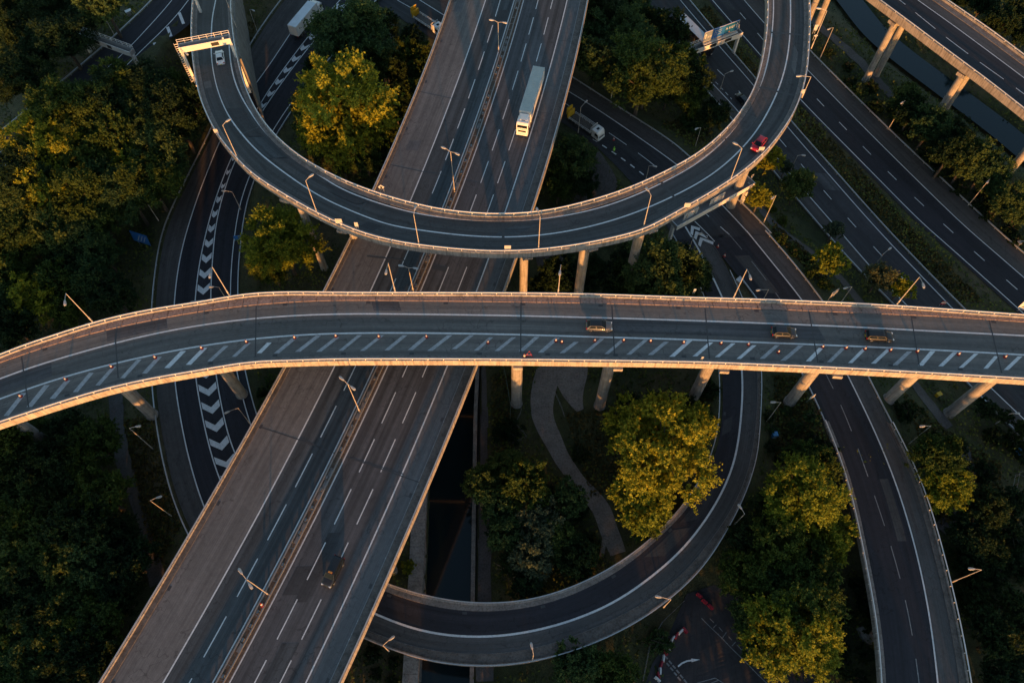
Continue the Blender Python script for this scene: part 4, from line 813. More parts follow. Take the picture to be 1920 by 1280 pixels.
def crown(name, R, kind, leaves, ls, seed):
    rng = np.random.default_rng(seed); nc = {'round': 70, 'plume': 90, 'bush': 30}[kind]
    d = rdir(rng, nc * 3); d = d[d[:, 2] > -0.45][:nc]; nc = len(d)
    asp = {'round': 0.85, 'plume': 1.0, 'bush': 0.7}[kind]
    lob = 0.84 + 0.18 * np.sin(d[:, 0] * 3.1 + seed) * np.cos(d[:, 1] * 2.7 + seed * 2)
    rad = R * lob * rng.uniform(0.70, 1.0, nc)
    c = d * rad[:, None] * np.array([1, 1, asp]); cr = R * rng.uniform(0.12, 0.27, nc)
    if kind == 'plume': cr *= 0.82
    per = (cr ** 2 / (cr ** 2).sum() * leaves * 0.86).astype(int) + 4; PP, NN, SS, TT = [], [], [], []
    for i in range(nc):                                   # every clump is a bunch of leafy sprigs
        m = per[i]; ns = max(4, m // 16); q = rdir(rng, ns) + d[i] * 0.7 + np.array([0, 0, 0.45 if kind != 'plume' else 0.9]); q /= np.linalg.norm(q, axis=1)[:, None]
        ln = cr[i] * rng.uniform(0.55, 1.45, ns) * (1.25 if kind == 'plume' else 1.0); k = rng.integers(0, ns, m); t = rng.uniform(0.12, 1.0, m) ** 0.75
        p = q[k] * (ln[k] * t)[:, None] + rng.normal(size=(m, 3)) * (cr[i] * 0.13 * (1.25 - 0.8 * t))[:, None]
        PP.append(c[i] + p); nn = q[k] * 0.35 + rdir(rng, m) * 0.8 + np.array([0, 0, 0.25]); NN.append(nn / np.linalg.norm(nn, axis=1)[:, None])
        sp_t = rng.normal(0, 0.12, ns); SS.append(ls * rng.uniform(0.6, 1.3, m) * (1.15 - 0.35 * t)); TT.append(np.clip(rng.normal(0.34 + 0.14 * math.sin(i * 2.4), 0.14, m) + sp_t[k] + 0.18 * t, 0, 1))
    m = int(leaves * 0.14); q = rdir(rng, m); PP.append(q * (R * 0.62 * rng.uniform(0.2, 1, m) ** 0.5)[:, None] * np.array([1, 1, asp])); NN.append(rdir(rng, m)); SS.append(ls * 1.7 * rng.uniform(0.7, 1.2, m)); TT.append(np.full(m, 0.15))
    me = leaf_mesh(name, np.vstack(PP), np.vstack(NN), np.concatenate(SS), np.concatenate(TT), rng)
    tb = MB(); hc = 1.25 * R + 1.2                                 # trunk and limbs, crown centre at height hc
    r0 = 0.055 * R + 0.06; tb.tube((0, 0, -0.6), (0.1 * R * 0.2, 0, hc * 0.55), r0, r0 * 0.7, 8); tb.tube((0.02 * R, 0, hc * 0.55), (0.05 * R, 0.03 * R, hc + R * 0.3), r0 * 0.7, r0 * 0.2, 7)
    for i in range(0, nc, 3):
        e = c[i] * 0.9 + np.array([0, 0, hc]); s0 = hc * rng.uniform(0.4, 0.8); mid_ = np.array([e[0] * 0.5, e[1] * 0.5, (s0 + e[2]) * 0.5 + 0.08 * R])
        tb.tube((0.02 * R, 0, s0), mid_, r0 * 0.38, r0 * 0.24, 5, False); tb.tube(mid_, e, r0 * 0.24, r0 * 0.06, 5, False)
    return me, tb.mesh(name + '_trunk'), hc
PROTO = {}
for kind, sizes in (('round', ((8.5, 26000, 0.31, 3), (5.0, 14000, 0.26, 4), (2.8, 6000, 0.21, 3))), ('plume', ((8.5, 26000, 0.31, 3), (5.0, 14000, 0.26, 3), (2.8, 6000, 0.21, 2))), ('bush', ((4.0, 9000, 0.25, 3), (2.0, 3600, 0.20, 3)))):
    for R, nl, ls, var in sizes:
        for v in range(var): PROTO.setdefault((kind, R), []).append(crown(f'{kind}_crown', R, kind, nl, ls, int(R * 10) + v * 7 + len(kind)))
def set_mat(o, m):
    o.material_slots[0].link = 'OBJECT'; o.material_slots[0].material = m
for k in PROTO:
    for me_, tr_, _ in PROTO[k]: me_.materials.append(M['leaf_g']); tr_.materials.append(M['bark'])
TREES = []; tree_rng = random.Random(11)
def tree_at(x, y, R, kind, mat, label, group=None, name=None, hscale=1.0):
    sizes = [k[1] for k in PROTO if k[0] == kind]; R0 = min(sizes, key=lambda s: abs(math.log(s / R))); me_, tr_, hc = tree_rng.choice(PROTO[(kind, R0)]); s = R / R0
    name = name or {'round': 'broadleaf_tree', 'plume': 'poplar_tree', 'bush': 'shrub'}[kind]
    root = thing(name, label, 'shrub' if kind == 'bush' else 'tree', (x, y, gz(x, y)), tree_rng.uniform(0, 6.28), group); root.scale = (s, s, s * hscale)
    o = bpy.data.objects.new('trunk', tr_); C.objects.link(o); o.parent = root
    if kind == 'bush': o.scale = (1, 1, 0.5)
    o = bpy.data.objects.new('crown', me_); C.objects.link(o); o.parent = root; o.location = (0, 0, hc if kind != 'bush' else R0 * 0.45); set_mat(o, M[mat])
    TREES.append((x, y, R)); return root
def tree(px, py, rpx, kind, mat, label, group=None, hscale=1.0):
    rpx *= 1.14
    for R in (5.0, None):
        if R is None: R = rpx * dep / FPX
        extra = (1.25 * R + 1.2) * hscale if kind != 'bush' else R * 0.45
        p = on_ground(px, py, extra); dep = p[1] * _s + (CAM_H - p[2]) * _c
    return tree_at(p[0], p[1], R, kind, mat, label, group, hscale=hscale)
def inside(poly, x, y):
    c = False; n = len(poly)
    for i in range(n):
        (x0, y0), (x1, y1) = poly[i], poly[i - 1]
        if (y0 > y) != (y1 > y) and x < (x1 - x0) * (y - y0) / (y1 - y0) + x0: c = not c
    return c
# trees that stand out one by one
for args in (
    (652, 215, 92, 'plume', 'leaf_y', 'big yellow-green feathery tree left of the motorway above the loop'),
    (612, 250, 52, 'plume', 'leaf_y', 'feathery sunlit tree just inside the left bend of the loop'),
    (700, 215, 42, 'plume', 'leaf_o', 'olive tree squeezed between the big feathery tree and the motorway'),
    (655, 70, 66, 'round', 'leaf_g', 'dark green round tree beside the white lorry at the top'),
    (700, 120, 40, 'round', 'leaf_g', 'green tree on the left edge of the narrow footpath at the top'),
    (527, 455, 66, 'plume', 'leaf_y', 'sunlit feathery tree between the chevron slip road and the motorway'),
    (508, 500, 38, 'plume', 'leaf_o', 'smaller olive tree beside the chevron slip road just above the straight flyover'),
    (1246, 848, 90, 'plume', 'leaf_y', 'large golden tree inside the curved ramp, brightest in the picture'),
    (1185, 800, 52, 'plume', 'leaf_y', 'golden tree next to the second flyover column'),
    (1205, 940, 60, 'plume', 'leaf_y', 'golden tree at the bend of the sandy path'),
    (1292, 800, 46, 'plume', 'leaf_y', 'yellow tree crowding the inner rail of the curved ramp'),
    (1215, 975, 36, 'plume', 'leaf_o', 'low olive tree leaning toward the curved ramp'),
    (955, 875, 36, 'round', 'leaf_g', 'green tree at the top of the canal thicket'),
    (1040, 1005, 40, 'round', 'leaf_g', 'blue-green tree between the pale tree and the bench'),
    (950, 1000, 38, 'round', 'leaf_g', 'green tree on the towpath side of the canal thicket'),
    (912, 910, 42, 'round', 'leaf_g', 'blue-green tree right beside the towpath'),
    (982, 915, 52, 'plume', 'leaf_o', 'tree with a yellowish top in the thicket beside the canal'),
    (1012, 975, 44, 'round', 'leaf_s', 'pale grey-green tree in the middle of the canal thicket'),
    (940, 955, 38, 'round', 'leaf_g', 'green tree at the left side of the canal thicket'),
    (1068, 935, 34, 'round', 'leaf_g', 'small green tree nearest the sandy path in the canal thicket'),
    (998, 1045, 42, 'round', 'leaf_s', 'grey-green round tree at the lower end of the canal thicket'),
    (1080, 1045, 42, 'round', 'leaf_d', 'dark tree next to the bench'),
    (1062, 1010, 22, 'plume', 'leaf_o', 'small bright yellow-green sapling above the bench side'),
    (988, 1098, 30, 'round', 'leaf_d', 'dark small tree touching the rail of the curved ramp'),
    (1500, 925, 70, 'plume', 'leaf_y', 'tall yellow tree leaning on the right-hand ramp'),
    (1552, 1003, 46, 'plume', 'leaf_y', 'golden crown spreading over the dark yard beside the right-hand ramp'),
    (1452, 1015, 56, 'round', 'leaf_o', 'rounded green tree between the two ramps'),
    (1395, 1075, 48, 'round', 'leaf_o', 'green tree at the outer rail of the curved ramp'),
    (1490, 1130, 72, 'plume', 'leaf_o', 'olive tree behind the red plastic barriers'),
    (1480, 1195, 78, 'plume', 'leaf_y', 'yellow-brown tree at the bottom beside the yard'),
    (1410, 1160, 42, 'round', 'leaf_g', 'dark green tree overhanging the yard bays'),
    (1455, 955, 42, 'round', 'leaf_d', 'dark tree behind the lamp on the curved ramp'),
    (1510, 870, 44, 'round', 'leaf_o', 'olive tree just below the fourth flyover column'),
    (1543, 872, 32, 'plume', 'leaf_o', 'olive tree touching the left rail of the right-hand ramp'),
    (1520, 1062, 50, 'plume', 'leaf_o', 'olive tree below the golden crown beside the right-hand ramp'),
    (1440, 1090, 46, 'round', 'leaf_g', 'green tree in the middle of the belt between ramp and yard'),
    (1530, 1210, 44, 'plume', 'leaf_y', 'yellow tree at the lower end of the belt beside the dark yard'),
    (1400, 1010, 34, 'round', 'leaf_d', 'dark tree hugging the outer rail of the curved ramp'),
    (1440, 1215, 44, 'round', 'leaf_o', 'olive tree overhanging the bay markings at the bottom'),
    (1755, 855, 46, 'round', 'leaf_o', 'leafy tree right of the right-hand ramp under a lamp'),
    (1775, 915, 46, 'round', 'leaf_y', 'yellow-lit tree beside the dim footpath on the right'),
    (1556, 490, 30, 'round', 'leaf_y', 'small yellow-green tree between footpath and near carriageway'),
    (1650, 520, 30, 'round', 'leaf_s', 'pale silvery tree on the shoulder of the near carriageway'),
    (1690, 540, 24, 'round', 'leaf_y', 'small yellow tree standing next to the silvery one above the flyover'),
    (1498, 348, 32, 'round', 'leaf_g', 'round dark green tree beside the near carriageway below the red car'),
    (1424, 372, 24, 'plume', 'leaf_y', 'small bright green tree at the right leg of the lower gantry'),
    (1440, 302, 26, 'plume', 'leaf_y', 'golden tree peeking out under the loop beside the red car'),
    (1474, 312, 15, 'round', 'leaf_s', 'thin silvery sapling beside a lamp on the near carriageway'),
    (1565, 430, 18, 'round', 'leaf_s', 'thin silvery shrub-like tree at the edge of the near carriageway'),
    (1235, 510, 66, 'round', 'leaf_g', 'big dark green tree right below the loop and above the straight flyover'),
    (1178, 525, 40, 'round', 'leaf_d', 'dark tree left of the big green one above the straight flyover'),
    (1075, 300, 42, 'round', 'leaf_g', 'green tree next to the white truck cab beside the motorway'),
    (1048, 345, 34, 'plume', 'leaf_o', 'olive tree tucked against the motorway edge above the loop'),
    (1092, 345, 30, 'round', 'leaf_d', 'dark tree at the edge of the gravelly ground'),
    (1205, 140, 60, 'plume', 'leaf_o', 'yellow-topped tree in the middle of the upper right wood'),
    (1180, 70, 50, 'round', 'leaf_g', 'green tree near the motorway in the upper right wood'),
    (765, 1062, 15, 'bush', 'leaf_y', 'small yellow shrub on the concrete strip by the motorway'),
    (1080, 1245, 46, 'round', 'leaf_g', 'dark green tree below the curved ramp at the bottom'),
    (1150, 1262, 44, 'round', 'leaf_o', 'olive tree at the bottom edge near the yard'),
    (1235, 1205, 26, 'bush', 'leaf_g', 'green shrub beside the red and white barriers'),
    (360, 30, 10, 'bush', 'leaf_g', 'lone small shrub on the paved corner apron'),
    (1340, 215, 30, 'round', 'leaf_d', 'dark tree between the cross road and the inside of the loop'),
    (1300, 230, 26, 'bush', 'leaf_g', 'green shrub on the bank inside the right bend of the loop'),
): tree(*args)
WOODS = (
    ([(0, 190), (120, 178), (230, 150), (330, 125), (352, 190), (355, 250), (318, 330), (290, 420), (270, 500), (200, 560), (110, 600), (0, 640)], 46, (34, 58), (('round', 'leaf_o'), ('round', 'leaf_g'), ('plume', 'leaf_o'), ('round', 'leaf_d'), ('round', 'leaf_o'), ('round', 'leaf_g'), ('plume', 'leaf_y')), 'leafy tree in the big left wood', 'trees of the left wood'),
    ([(0, 0), (275, 0), (215, 45), (140, 115), (90, 150), (0, 200)], 40, (32, 50), (('round', 'leaf_d'), ('round', 'leaf_g')), 'dark tree beyond the corner road', 'trees beyond the corner road'),
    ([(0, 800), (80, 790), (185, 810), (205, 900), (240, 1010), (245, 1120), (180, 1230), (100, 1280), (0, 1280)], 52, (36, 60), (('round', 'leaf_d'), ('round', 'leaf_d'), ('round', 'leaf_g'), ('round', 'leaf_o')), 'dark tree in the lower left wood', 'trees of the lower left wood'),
    ([(590, 100), (620, 50), (715, 30), (712, 100), (700, 300), (650, 320), (580, 270), (545, 200)], 44, (26, 40), (('round', 'leaf_g'), ('round', 'leaf_d')), 'green tree in the grove inside the loop', 'trees of the loop grove'),
    ([(762, 60), (800, 90), (790, 150), (755, 260), (735, 330), (735, 150)], 36, (20, 30), (('round', 'leaf_d'), ('plume', 'leaf_o')), 'slim tree between the narrow footpath and the motorway', 'trees by the narrow footpath'),
    ([(1115, 0), (1240, 0), (1275, 60), (1285, 120), (1330, 180), (1280, 220), (1190, 175), (1100, 130)], 40, (30, 46), (('round', 'leaf_g'), ('round', 'leaf_o'), ('round', 'leaf_d')), 'tree in the upper right wood', 'trees of the upper right wood'),
    ([(1600, 170), (1640, 190), (1710, 175), (1800, 260), (1890, 330), (1920, 400), (1920, 520), (1830, 430), (1700, 300), (1610, 210)], 34, (26, 42), (('round', 'leaf_d'), ('round', 'leaf_g')), 'dark tree on the bank below the far viaduct', 'trees below the far viaduct'),
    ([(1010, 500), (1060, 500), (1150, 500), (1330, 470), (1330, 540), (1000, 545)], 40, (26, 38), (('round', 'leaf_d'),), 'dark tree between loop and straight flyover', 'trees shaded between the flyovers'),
    ([(1000, 760), (1050, 800), (1090, 850), (1110, 900), (1050, 880)], 40, (10, 18), (('bush', 'leaf_d'),), 'low dark shrub along the sandy path', 'shrubs along the sandy path'),
    ([(450, 720), (520, 710), (490, 790), (460, 800)], 24, (10, 18), (('bush', 'leaf_d'), ('bush', 'leaf_g')), 'low shrub between the slip road and the motorway', 'shrubs by the motorway'),
    ([(1440, 760), (1540, 770), (1570, 850), (1440, 870), (1430, 820)], 30, (10, 20), (('bush', 'leaf_g'), ('bush', 'leaf_d')), 'low shrub between the two ramps', 'shrubs between the ramps'),
    ([(1690, 760), (1760, 800), (1850, 880), (1830, 960), (1720, 800)], 44, (14, 26), (('bush', 'leaf_d'), ('round', 'leaf_d')), 'dark shrub right of the right-hand ramp', 'shrubs right of the ramp'),
    ([(1410, 330), (1480, 420), (1560, 540), (1520, 530), (1440, 430)], 30, (9, 15), (('bush', 'leaf_o'), ('bush', 'leaf_g')), 'low shrub between the ramp and footpath', 'shrubs on the ramp bank'),
    ([(1800, 990), (1920, 900), (1920, 1280), (1850, 1280), (1830, 1120)], 48, (24, 40), (('round', 'leaf_d'), ('bush', 'leaf_d')), 'dark tree in the lower right corner', 'trees of the lower right corner'),
    ([(1600, 1080), (1640, 1150), (1640, 1280), (1580, 1280), (1570, 1180)], 40, (16, 26), (('bush', 'leaf_d'),), 'dark shrub left of the right-hand ramp', 'shrubs beside the right-hand ramp'),
    ([(1540, 100), (1600, 165), (1720, 285), (1860, 425), (1920, 500), (1920, 430), (1850, 330), (1700, 190), (1600, 90)], 22, (11, 19), (('bush', 'leaf_d'), ('bush', 'leaf_g'), ('bush', 'leaf_d')), 'dark shrub on the bank below the far viaduct', 'shrubs below the far viaduct'),
    ([(1780, -10), (1920, -10), (1920, 80), (1850, 45)], 40, (24, 36), (('round', 'leaf_d'),), 'dark tree beyond the far viaduct', 'trees beyond the far viaduct'),
    ([(1840, 740), (1920, 800), (1920, 860), (1870, 840)], 34, (14, 24), (('bush', 'leaf_d'), ('round', 'leaf_d')), 'dark shrub at the right edge', 'shrubs at the right edge'),
    ([(700, 1180), (790, 1240), (800, 1280), (680, 1280)], 30, (12, 20), (('bush', 'leaf_d'),), 'dark shrub below the curved ramp', 'shrubs below the curved ramp'),
    ([(960, 770), (960, 880), (1040, 900), (1100, 960), (1110, 1060), (960, 1080), (920, 1000)], 40, (18, 28), (('bush', 'leaf_d'), ('round', 'leaf_d'), ('bush', 'leaf_g')), 'dark shrub in the canal thicket', 'shrubs of the canal thicket'),
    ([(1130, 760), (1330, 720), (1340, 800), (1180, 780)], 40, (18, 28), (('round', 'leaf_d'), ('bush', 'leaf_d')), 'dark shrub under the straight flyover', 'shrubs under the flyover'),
)
wr = random.Random(5)
def wood_label(label, kd, mt, u, v, big):
    where = label.split(' in ', 1)[-1] if ' in ' in label else label.split('tree ' if 'tree ' in label else 'shrub ', 1)[-1]
    prep = 'in ' if ' in ' in label else ''
    look = ('large' if big else 'small') + ' ' + {'leaf_d': 'dark', 'leaf_g': 'green', 'leaf_o': 'olive', 'leaf_y': 'yellowish'}[mt] + ' ' + {'round': 'rounded tree', 'plume': 'feathery tree', 'bush': 'shrub'}[kd]
    pos = ('topmost', 'top', 'upper', 'middle', 'lower', 'bottom', 'bottommost')[min(6, int(v * 7))] + ' ' + ('far left', 'left', 'left of centre', 'centre', 'right of centre', 'right', 'far right')[min(6, int(u * 7))]
    return f'{look} {prep}{where}, {pos}'
for poly, gap, (r0, r1), kinds, label, grp in WOODS:
    x0, x1 = min(p[0] for p in poly), max(p[0] for p in poly); y0, y1 = min(p[1] for p in poly), max(p[1] for p in poly); got = []
    for _ in range(900):
        x, y = wr.uniform(x0, x1), wr.uniform(y0, y1)
        if not inside(poly, x, y) or any(math.hypot(x - a, (y - b) * 1.15) < gap for a, b in got): continue
        if math.hypot(x - 274, y - 475) < 72: continue
        r = wr.uniform(r0, r1); kd, mt = wr.choice(kinds); p = on_ground(x, y, 0 if kd == 'bush' else 7)
        if not clear_of_roads(p[0], p[1], 1.0) or any(math.hypot(p[0] - a, p[1] - b) < c + 0.8 for a, b, c in COLS): continue
        if any(np.min(np.linalg.norm(P_[:, :2] - p[:2], axis=1)) < w_ / 2 + (1.6 if kd == 'bush' else 0.3) for P_, w_ in PATHS): continue
        got.append((x, y)); tree(x, y, r, kd, mt, wood_label(label, kd, mt, (x - x0) / (x1 - x0), (y - y0) / (y1 - y0), r > (r0 + r1) / 2), grp, wr.uniform(0.85, 1.15))
# added, unseen belt of tall trees south of the junction (behind the camera's feet): it keeps the low sun off the valley floor
br = np.random.default_rng(3); nb = 42000; bx = br.uniform(-230, 260, nb); top = 13.5 + 2.2 * np.sin(bx * 0.13) + 1.6 * np.sin(bx * 0.31 + 1) + 1.0 * np.sin(bx * 0.9) + 3.5 / (1 + np.exp((bx + 55) / 10))  # top raised on the left to deepen the shade over the left wood
by = -36 + br.normal(0, 5.0, nb); bz = top * br.uniform(0.0, 1.0, nb) ** 0.55 - np.abs(by + 36) * 0.2
belt = link('added_shade_belt', leaf_mesh('added_shade_belt', np.stack([bx, by, np.maximum(bz, 0.2)], 1), rdir(br, nb), br.uniform(0.7, 1.5, nb), br.uniform(0.2, 0.7, nb), br), M['leaf_d'])
tag(belt, 'unseen belt of trees added south of the junction to shade it', 'tree belt', kind='stuff')
# rough grass and weeds on the verges
gr = np.random.default_rng(9); pts = []
for poly, dens in (([(1500, 190), (1560, 240), (1700, 410), (1850, 560), (1780, 560), (1640, 420), (1500, 260)], 5200), ([(1330, 0), (1372, 60), (1440, 140), (1430, 190), (1340, 90), (1300, 20)], 2200), ([(1440, 430), (1500, 470), (1560, 550), (1530, 555), (1440, 460)], 1500),
                   ([(1520, 110), (1600, 180), (1700, 290), (1850, 440), (1780, 420), (1640, 290), (1520, 160)], 3500), ([(1440, 720), (1550, 730), (1580, 860), (1440, 880)], 2600), ([(225, 780), (300, 790), (320, 900), (350, 990), (290, 1060), (250, 900)], 2600),
                   ([(920, 700), (960, 700), (970, 900), (925, 880)], 900), ([(1060, 770), (1340, 740), (1330, 860), (1110, 930)], 3500), ([(300, 430), (330, 330), (370, 260), (350, 350), (310, 480), (290, 560)], 1200), ([(455, 90), (490, 60), (480, 110), (440, 180)], 500), ([(700, 40), (800, 60), (760, 300), (700, 330)], 1500), ([(1290, 200), (1350, 220), (1300, 290), (1240, 250)], 900), ([(1680, 740), (1880, 860), (1900, 1000), (1760, 980)], 2600)):
    x0, x1 = min(p[0] for p in poly), max(p[0] for p in poly); y0, y1 = min(p[1] for p in poly), max(p[1] for p in poly); n = 0
    while n < dens:
        x, y = gr.uniform(x0, x1), gr.uniform(y0, y1)
        if inside(poly, x, y): n += 1; pts.append(at(x, y, 1.0))
pts = np.array(pts); keep = np.ones(len(pts), bool)
for A, B in allroads:
    ax_, a_, b_ = bridge_axis(A, B); d, i = nearest(ax_[::2], pts[:, 0], pts[:, 1]); keep &= d > np.linalg.norm((a_ - b_)[::2][i][:, :2], axis=1) / 2 + 0.5
pts = pts[keep]; hgt = gr.uniform(0.05, 0.5, len(pts)); pts[:, 2] = [gz(x, y) for x, y in pts[:, :2]] + hgt * 0.5
ur = np.random.default_rng(21); nu = 210000; ux = ur.uniform(-150, 150, nu); uy = ur.uniform(5, 195, nu)
dens = np.sin(ux * 0.21 + 2 * np.sin(uy * 0.13)) + np.sin(uy * 0.27 + 1.7 * np.sin(ux * 0.11)) + 0.7 * np.sin(ux * 0.6 + uy * 0.5); k_ = dens + ur.normal(0, 0.8, nu) > -0.6; ux, uy, dens = ux[k_], uy[k_], dens[k_]
keep = np.ones(len(ux), bool)
for A, B in allroads + [(can_E, can_W), (riv_L, riv_R)]:
    ax_, a_, b_ = bridge_axis(A, B); d, i = nearest(ax_[::2], ux, uy); keep &= d > np.linalg.norm((a_ - b_)[::2][i][:, :2], axis=1) / 2 + 0.7
for P_, w_ in PATHS: d, i = nearest(P_[::2], ux, uy); keep &= d > w_ / 2 + 0.15
ux, uy, dens = ux[keep], uy[keep], dens[keep]; uh = np.abs(ur.normal(0, 0.75, len(ux))) * np.clip(0.35 + dens * 0.4, 0.15, 1.2)
up_pts = np.stack([ux, uy, [gz(x, y) for x, y in zip(ux, uy)] + uh + 0.05], 1); un = rdir(ur, len(ux)); un[:, 2] = np.abs(un[:, 2]) + 0.5; un /= np.linalg.norm(un, axis=1)[:, None]
M['scrub'] = foliage('undergrowth', (0.066, 0.092, 0.024), 0.6, 0.2)
tag(link('undergrowth', leaf_mesh('undergrowth', up_pts, un, ur.uniform(0.25, 0.6, len(ux)), np.clip(0.4 + 0.2 * dens + ur.normal(0, 0.2, len(ux)), 0, 1), ur, 1.3), M['scrub']), 'brambles and low scrub covering the ground between the roads', 'undergrowth', kind='stuff')
M['grass'] = foliage('verge_grass', (0.085, 0.075, 0.026), 0.5, 0.2)
gn = rdir(gr, len(pts)); gn[:, 2] *= 0.6; gn /= np.linalg.norm(gn, axis=1)[:, None]
tag(link('rough_grass', leaf_mesh('rough_grass', pts, gn, 0.25 + hgt, gr.uniform(0, 1, len(pts)), gr, 0.9), M['grass']), 'rough dry grass and weeds on the verges', 'grass', kind='stuff')

# ------------------------------------------------------------------ street furniture
def lamp(base, top, head, z, label, heads=1, h=None):
    """base, top, head: photograph positions; z: height of the foot (None = ground)"""
    p = on_ground(*base) if z is None else (atz(*base, z))
    if h is None: h = min(np.arange(5, 13, 0.25), key=lambda q: math.hypot(*(np.array(pix((p[0], p[1], p[2] + q))) - np.array(top))))
    q = at(*head, p[2] + h + 0.25); a = math.atan2(q[1] - p[1], q[0] - p[0]); L = float(np.clip(math.hypot(q[0] - p[0], q[1] - p[1]), 1.2, 2.6))
    root = thing('street_lamp', label, 'street lamp', p, a, 'street lamps')
    mb = MB(); mb.tube((0, 0, -0.3), (0, 0, 1.3), 0.12, 0.12, 10); mb.tube((0, 0, 1.3), (0, 0, h), 0.072, 0.055, 8); mb.build('pole', M['pole'], root)
    for s in ((1,) if heads == 1 else (1, -1)):
        mb = MB(); mb.tube((0, 0, h - 0.05), (s * L * 0.45, 0, h + 0.16), 0.05, 0.045, 6); mb.tube((s * L * 0.45, 0, h + 0.16), (s * (L - 0.4), 0, h + 0.24), 0.045, 0.04, 6); mb.build('arm', M['pole'], root)
        mb = MB(); x0, x1 = s * (L - 0.45), s * (L + 0.6); vs = []
        for x, w, t, b in ((x0, 0.09, 0.33, 0.20), (x0 + (x1 - x0) * 0.25, 0.17, 0.38, 0.17), (x0 + (x1 - x0) * 0.75, 0.23, 0.37, 0.17), (x1, 0.12, 0.30, 0.20)):
            vs += [(x, -w, h + b), (x, w, h + b), (x, w * 0.7, h + t), (x, -w * 0.7, h + t)]
        fs = [(0, 1, 2, 3), (15, 14, 13, 12)] + [(i * 4 + j, i * 4 + 4 + j, i * 4 + 4 + (j + 1) % 4, i * 4 + (j + 1) % 4) for i in range(3) for j in range(4)]
        mb.add(vs, fs); hd = mb.build('lamp_head', M['lamp'], root)
        mb = MB(); mb.box(((x0 + x1) / 2 + s * 0.1, 0, h + 0.15), (0.7, 0.3, 0.05)); mb.build('lens', M['glass_c'], hd)
    return root
M['glass_c'] = paint('lamp_lens', (0.55, 0.55, 0.5), 0.2)
def t1(c, r, u): return T(c, r, u)[0]
for c, r, b, t, h, lab in (
    (0, 0, (1330, 892), (1228, 705), (1268, 675), 'lamp on the outer edge of the loop nearest the wood'), (0, 0, (1770, 1190), (1697, 1015), (1725, 988), 'lamp on the outer edge of the loop left of the motorway'),
    (2, 0, (262, 1015), (330, 830), (297, 803), 'lamp on the outer edge of the loop beside the red car'), (2, 0, (668, 540), (690, 450), (650, 425), 'lamp on the outer edge of the loop above the red car'), (2, 0, (720, 265), (800, 60), (762, 48), 'lamp leaning over the top right end of the loop'), (0, 0, (1318, 150), (1255, 0), (1235, -25), 'lamp at the inner edge of the loop by the upper left gantry')):
    lamp(t1(c, r, b), t1(c, r, t), t1(c, r, h), zl, lab)
lamp((786, 460), (775.7, 403), (778, 391), ZL, 'lamp on the loop where it crosses the motorway'); lamp((1009.5, 470), (1010.5, 406), (1009, 396), ZL, 'lamp on the loop just right of the motorway'); lamp((1207, 423), (1220, 366), (1217, 359), ZL, 'lamp on the loop left of the lower gantry')
lamp((354, 127), (335, 107), (350, 101), zl, 'lamp behind the left leg of the upper left gantry')
for c, r, b, t, h, lab in (
    (0, 1, (515, 513), (355, 372), (362, 408), 'lamp on the far parapet of the straight flyover, farthest left'), (0, 1, (1278, 365), (1170, 215), (1172, 255), 'lamp on the far parapet of the straight flyover over the chevron slip road'), (1, 1, (300, 345), (255, 190), (250, 235), 'lamp on the far parapet of the straight flyover over the motorway'),
    (1, 1, (1210, 355), (1222, 197), (1220, 240), 'lamp on the far parapet of the straight flyover above the leftmost car'), (2, 1, (285, 378), (370, 225), (377, 265), 'lamp on the far parapet of the straight flyover near the fork'), (2, 1, (1197, 415), (1335, 275), (1343, 310), 'lamp on the far parapet of the straight flyover, farthest right')):
    p = t1(c, r, b); lamp(p, t1(c, r, t), t1(c, r, h), ZF + 0.6, lab)
for b, t, h, lab in ((T(1, 0, (878, 290)), T(1, 0, (873, 125)), T(1, 0, (910, 127)), 'double-headed lamp in the motorway reserve nearest the top'), (T(1, 0, (632, 1070)), T(1, 0, (605, 850)), T(1, 0, (645, 858)), 'double-headed lamp in the motorway reserve just above the loop'), (T(1, 1, (402, 345)), T(1, 1, (375, 215)), T(1, 1, (412, 217)), 'double-headed lamp in the motorway reserve between loop and flyover'),
                     (Z(340, 680, (1147, 315)), Z(340, 680, (1055, 140)), Z(340, 680, (1090, 150)), 'double-headed lamp in the motorway reserve just below the straight flyover'), (Z(160, 907, (1178, 710)), Z(160, 907, (1020, 630)), Z(160, 907, (1055, 645)), 'double-headed lamp in the motorway reserve nearest the bottom')):
    lamp(b[0], t[0], h[0], ZM + 0.05, lab, 2)
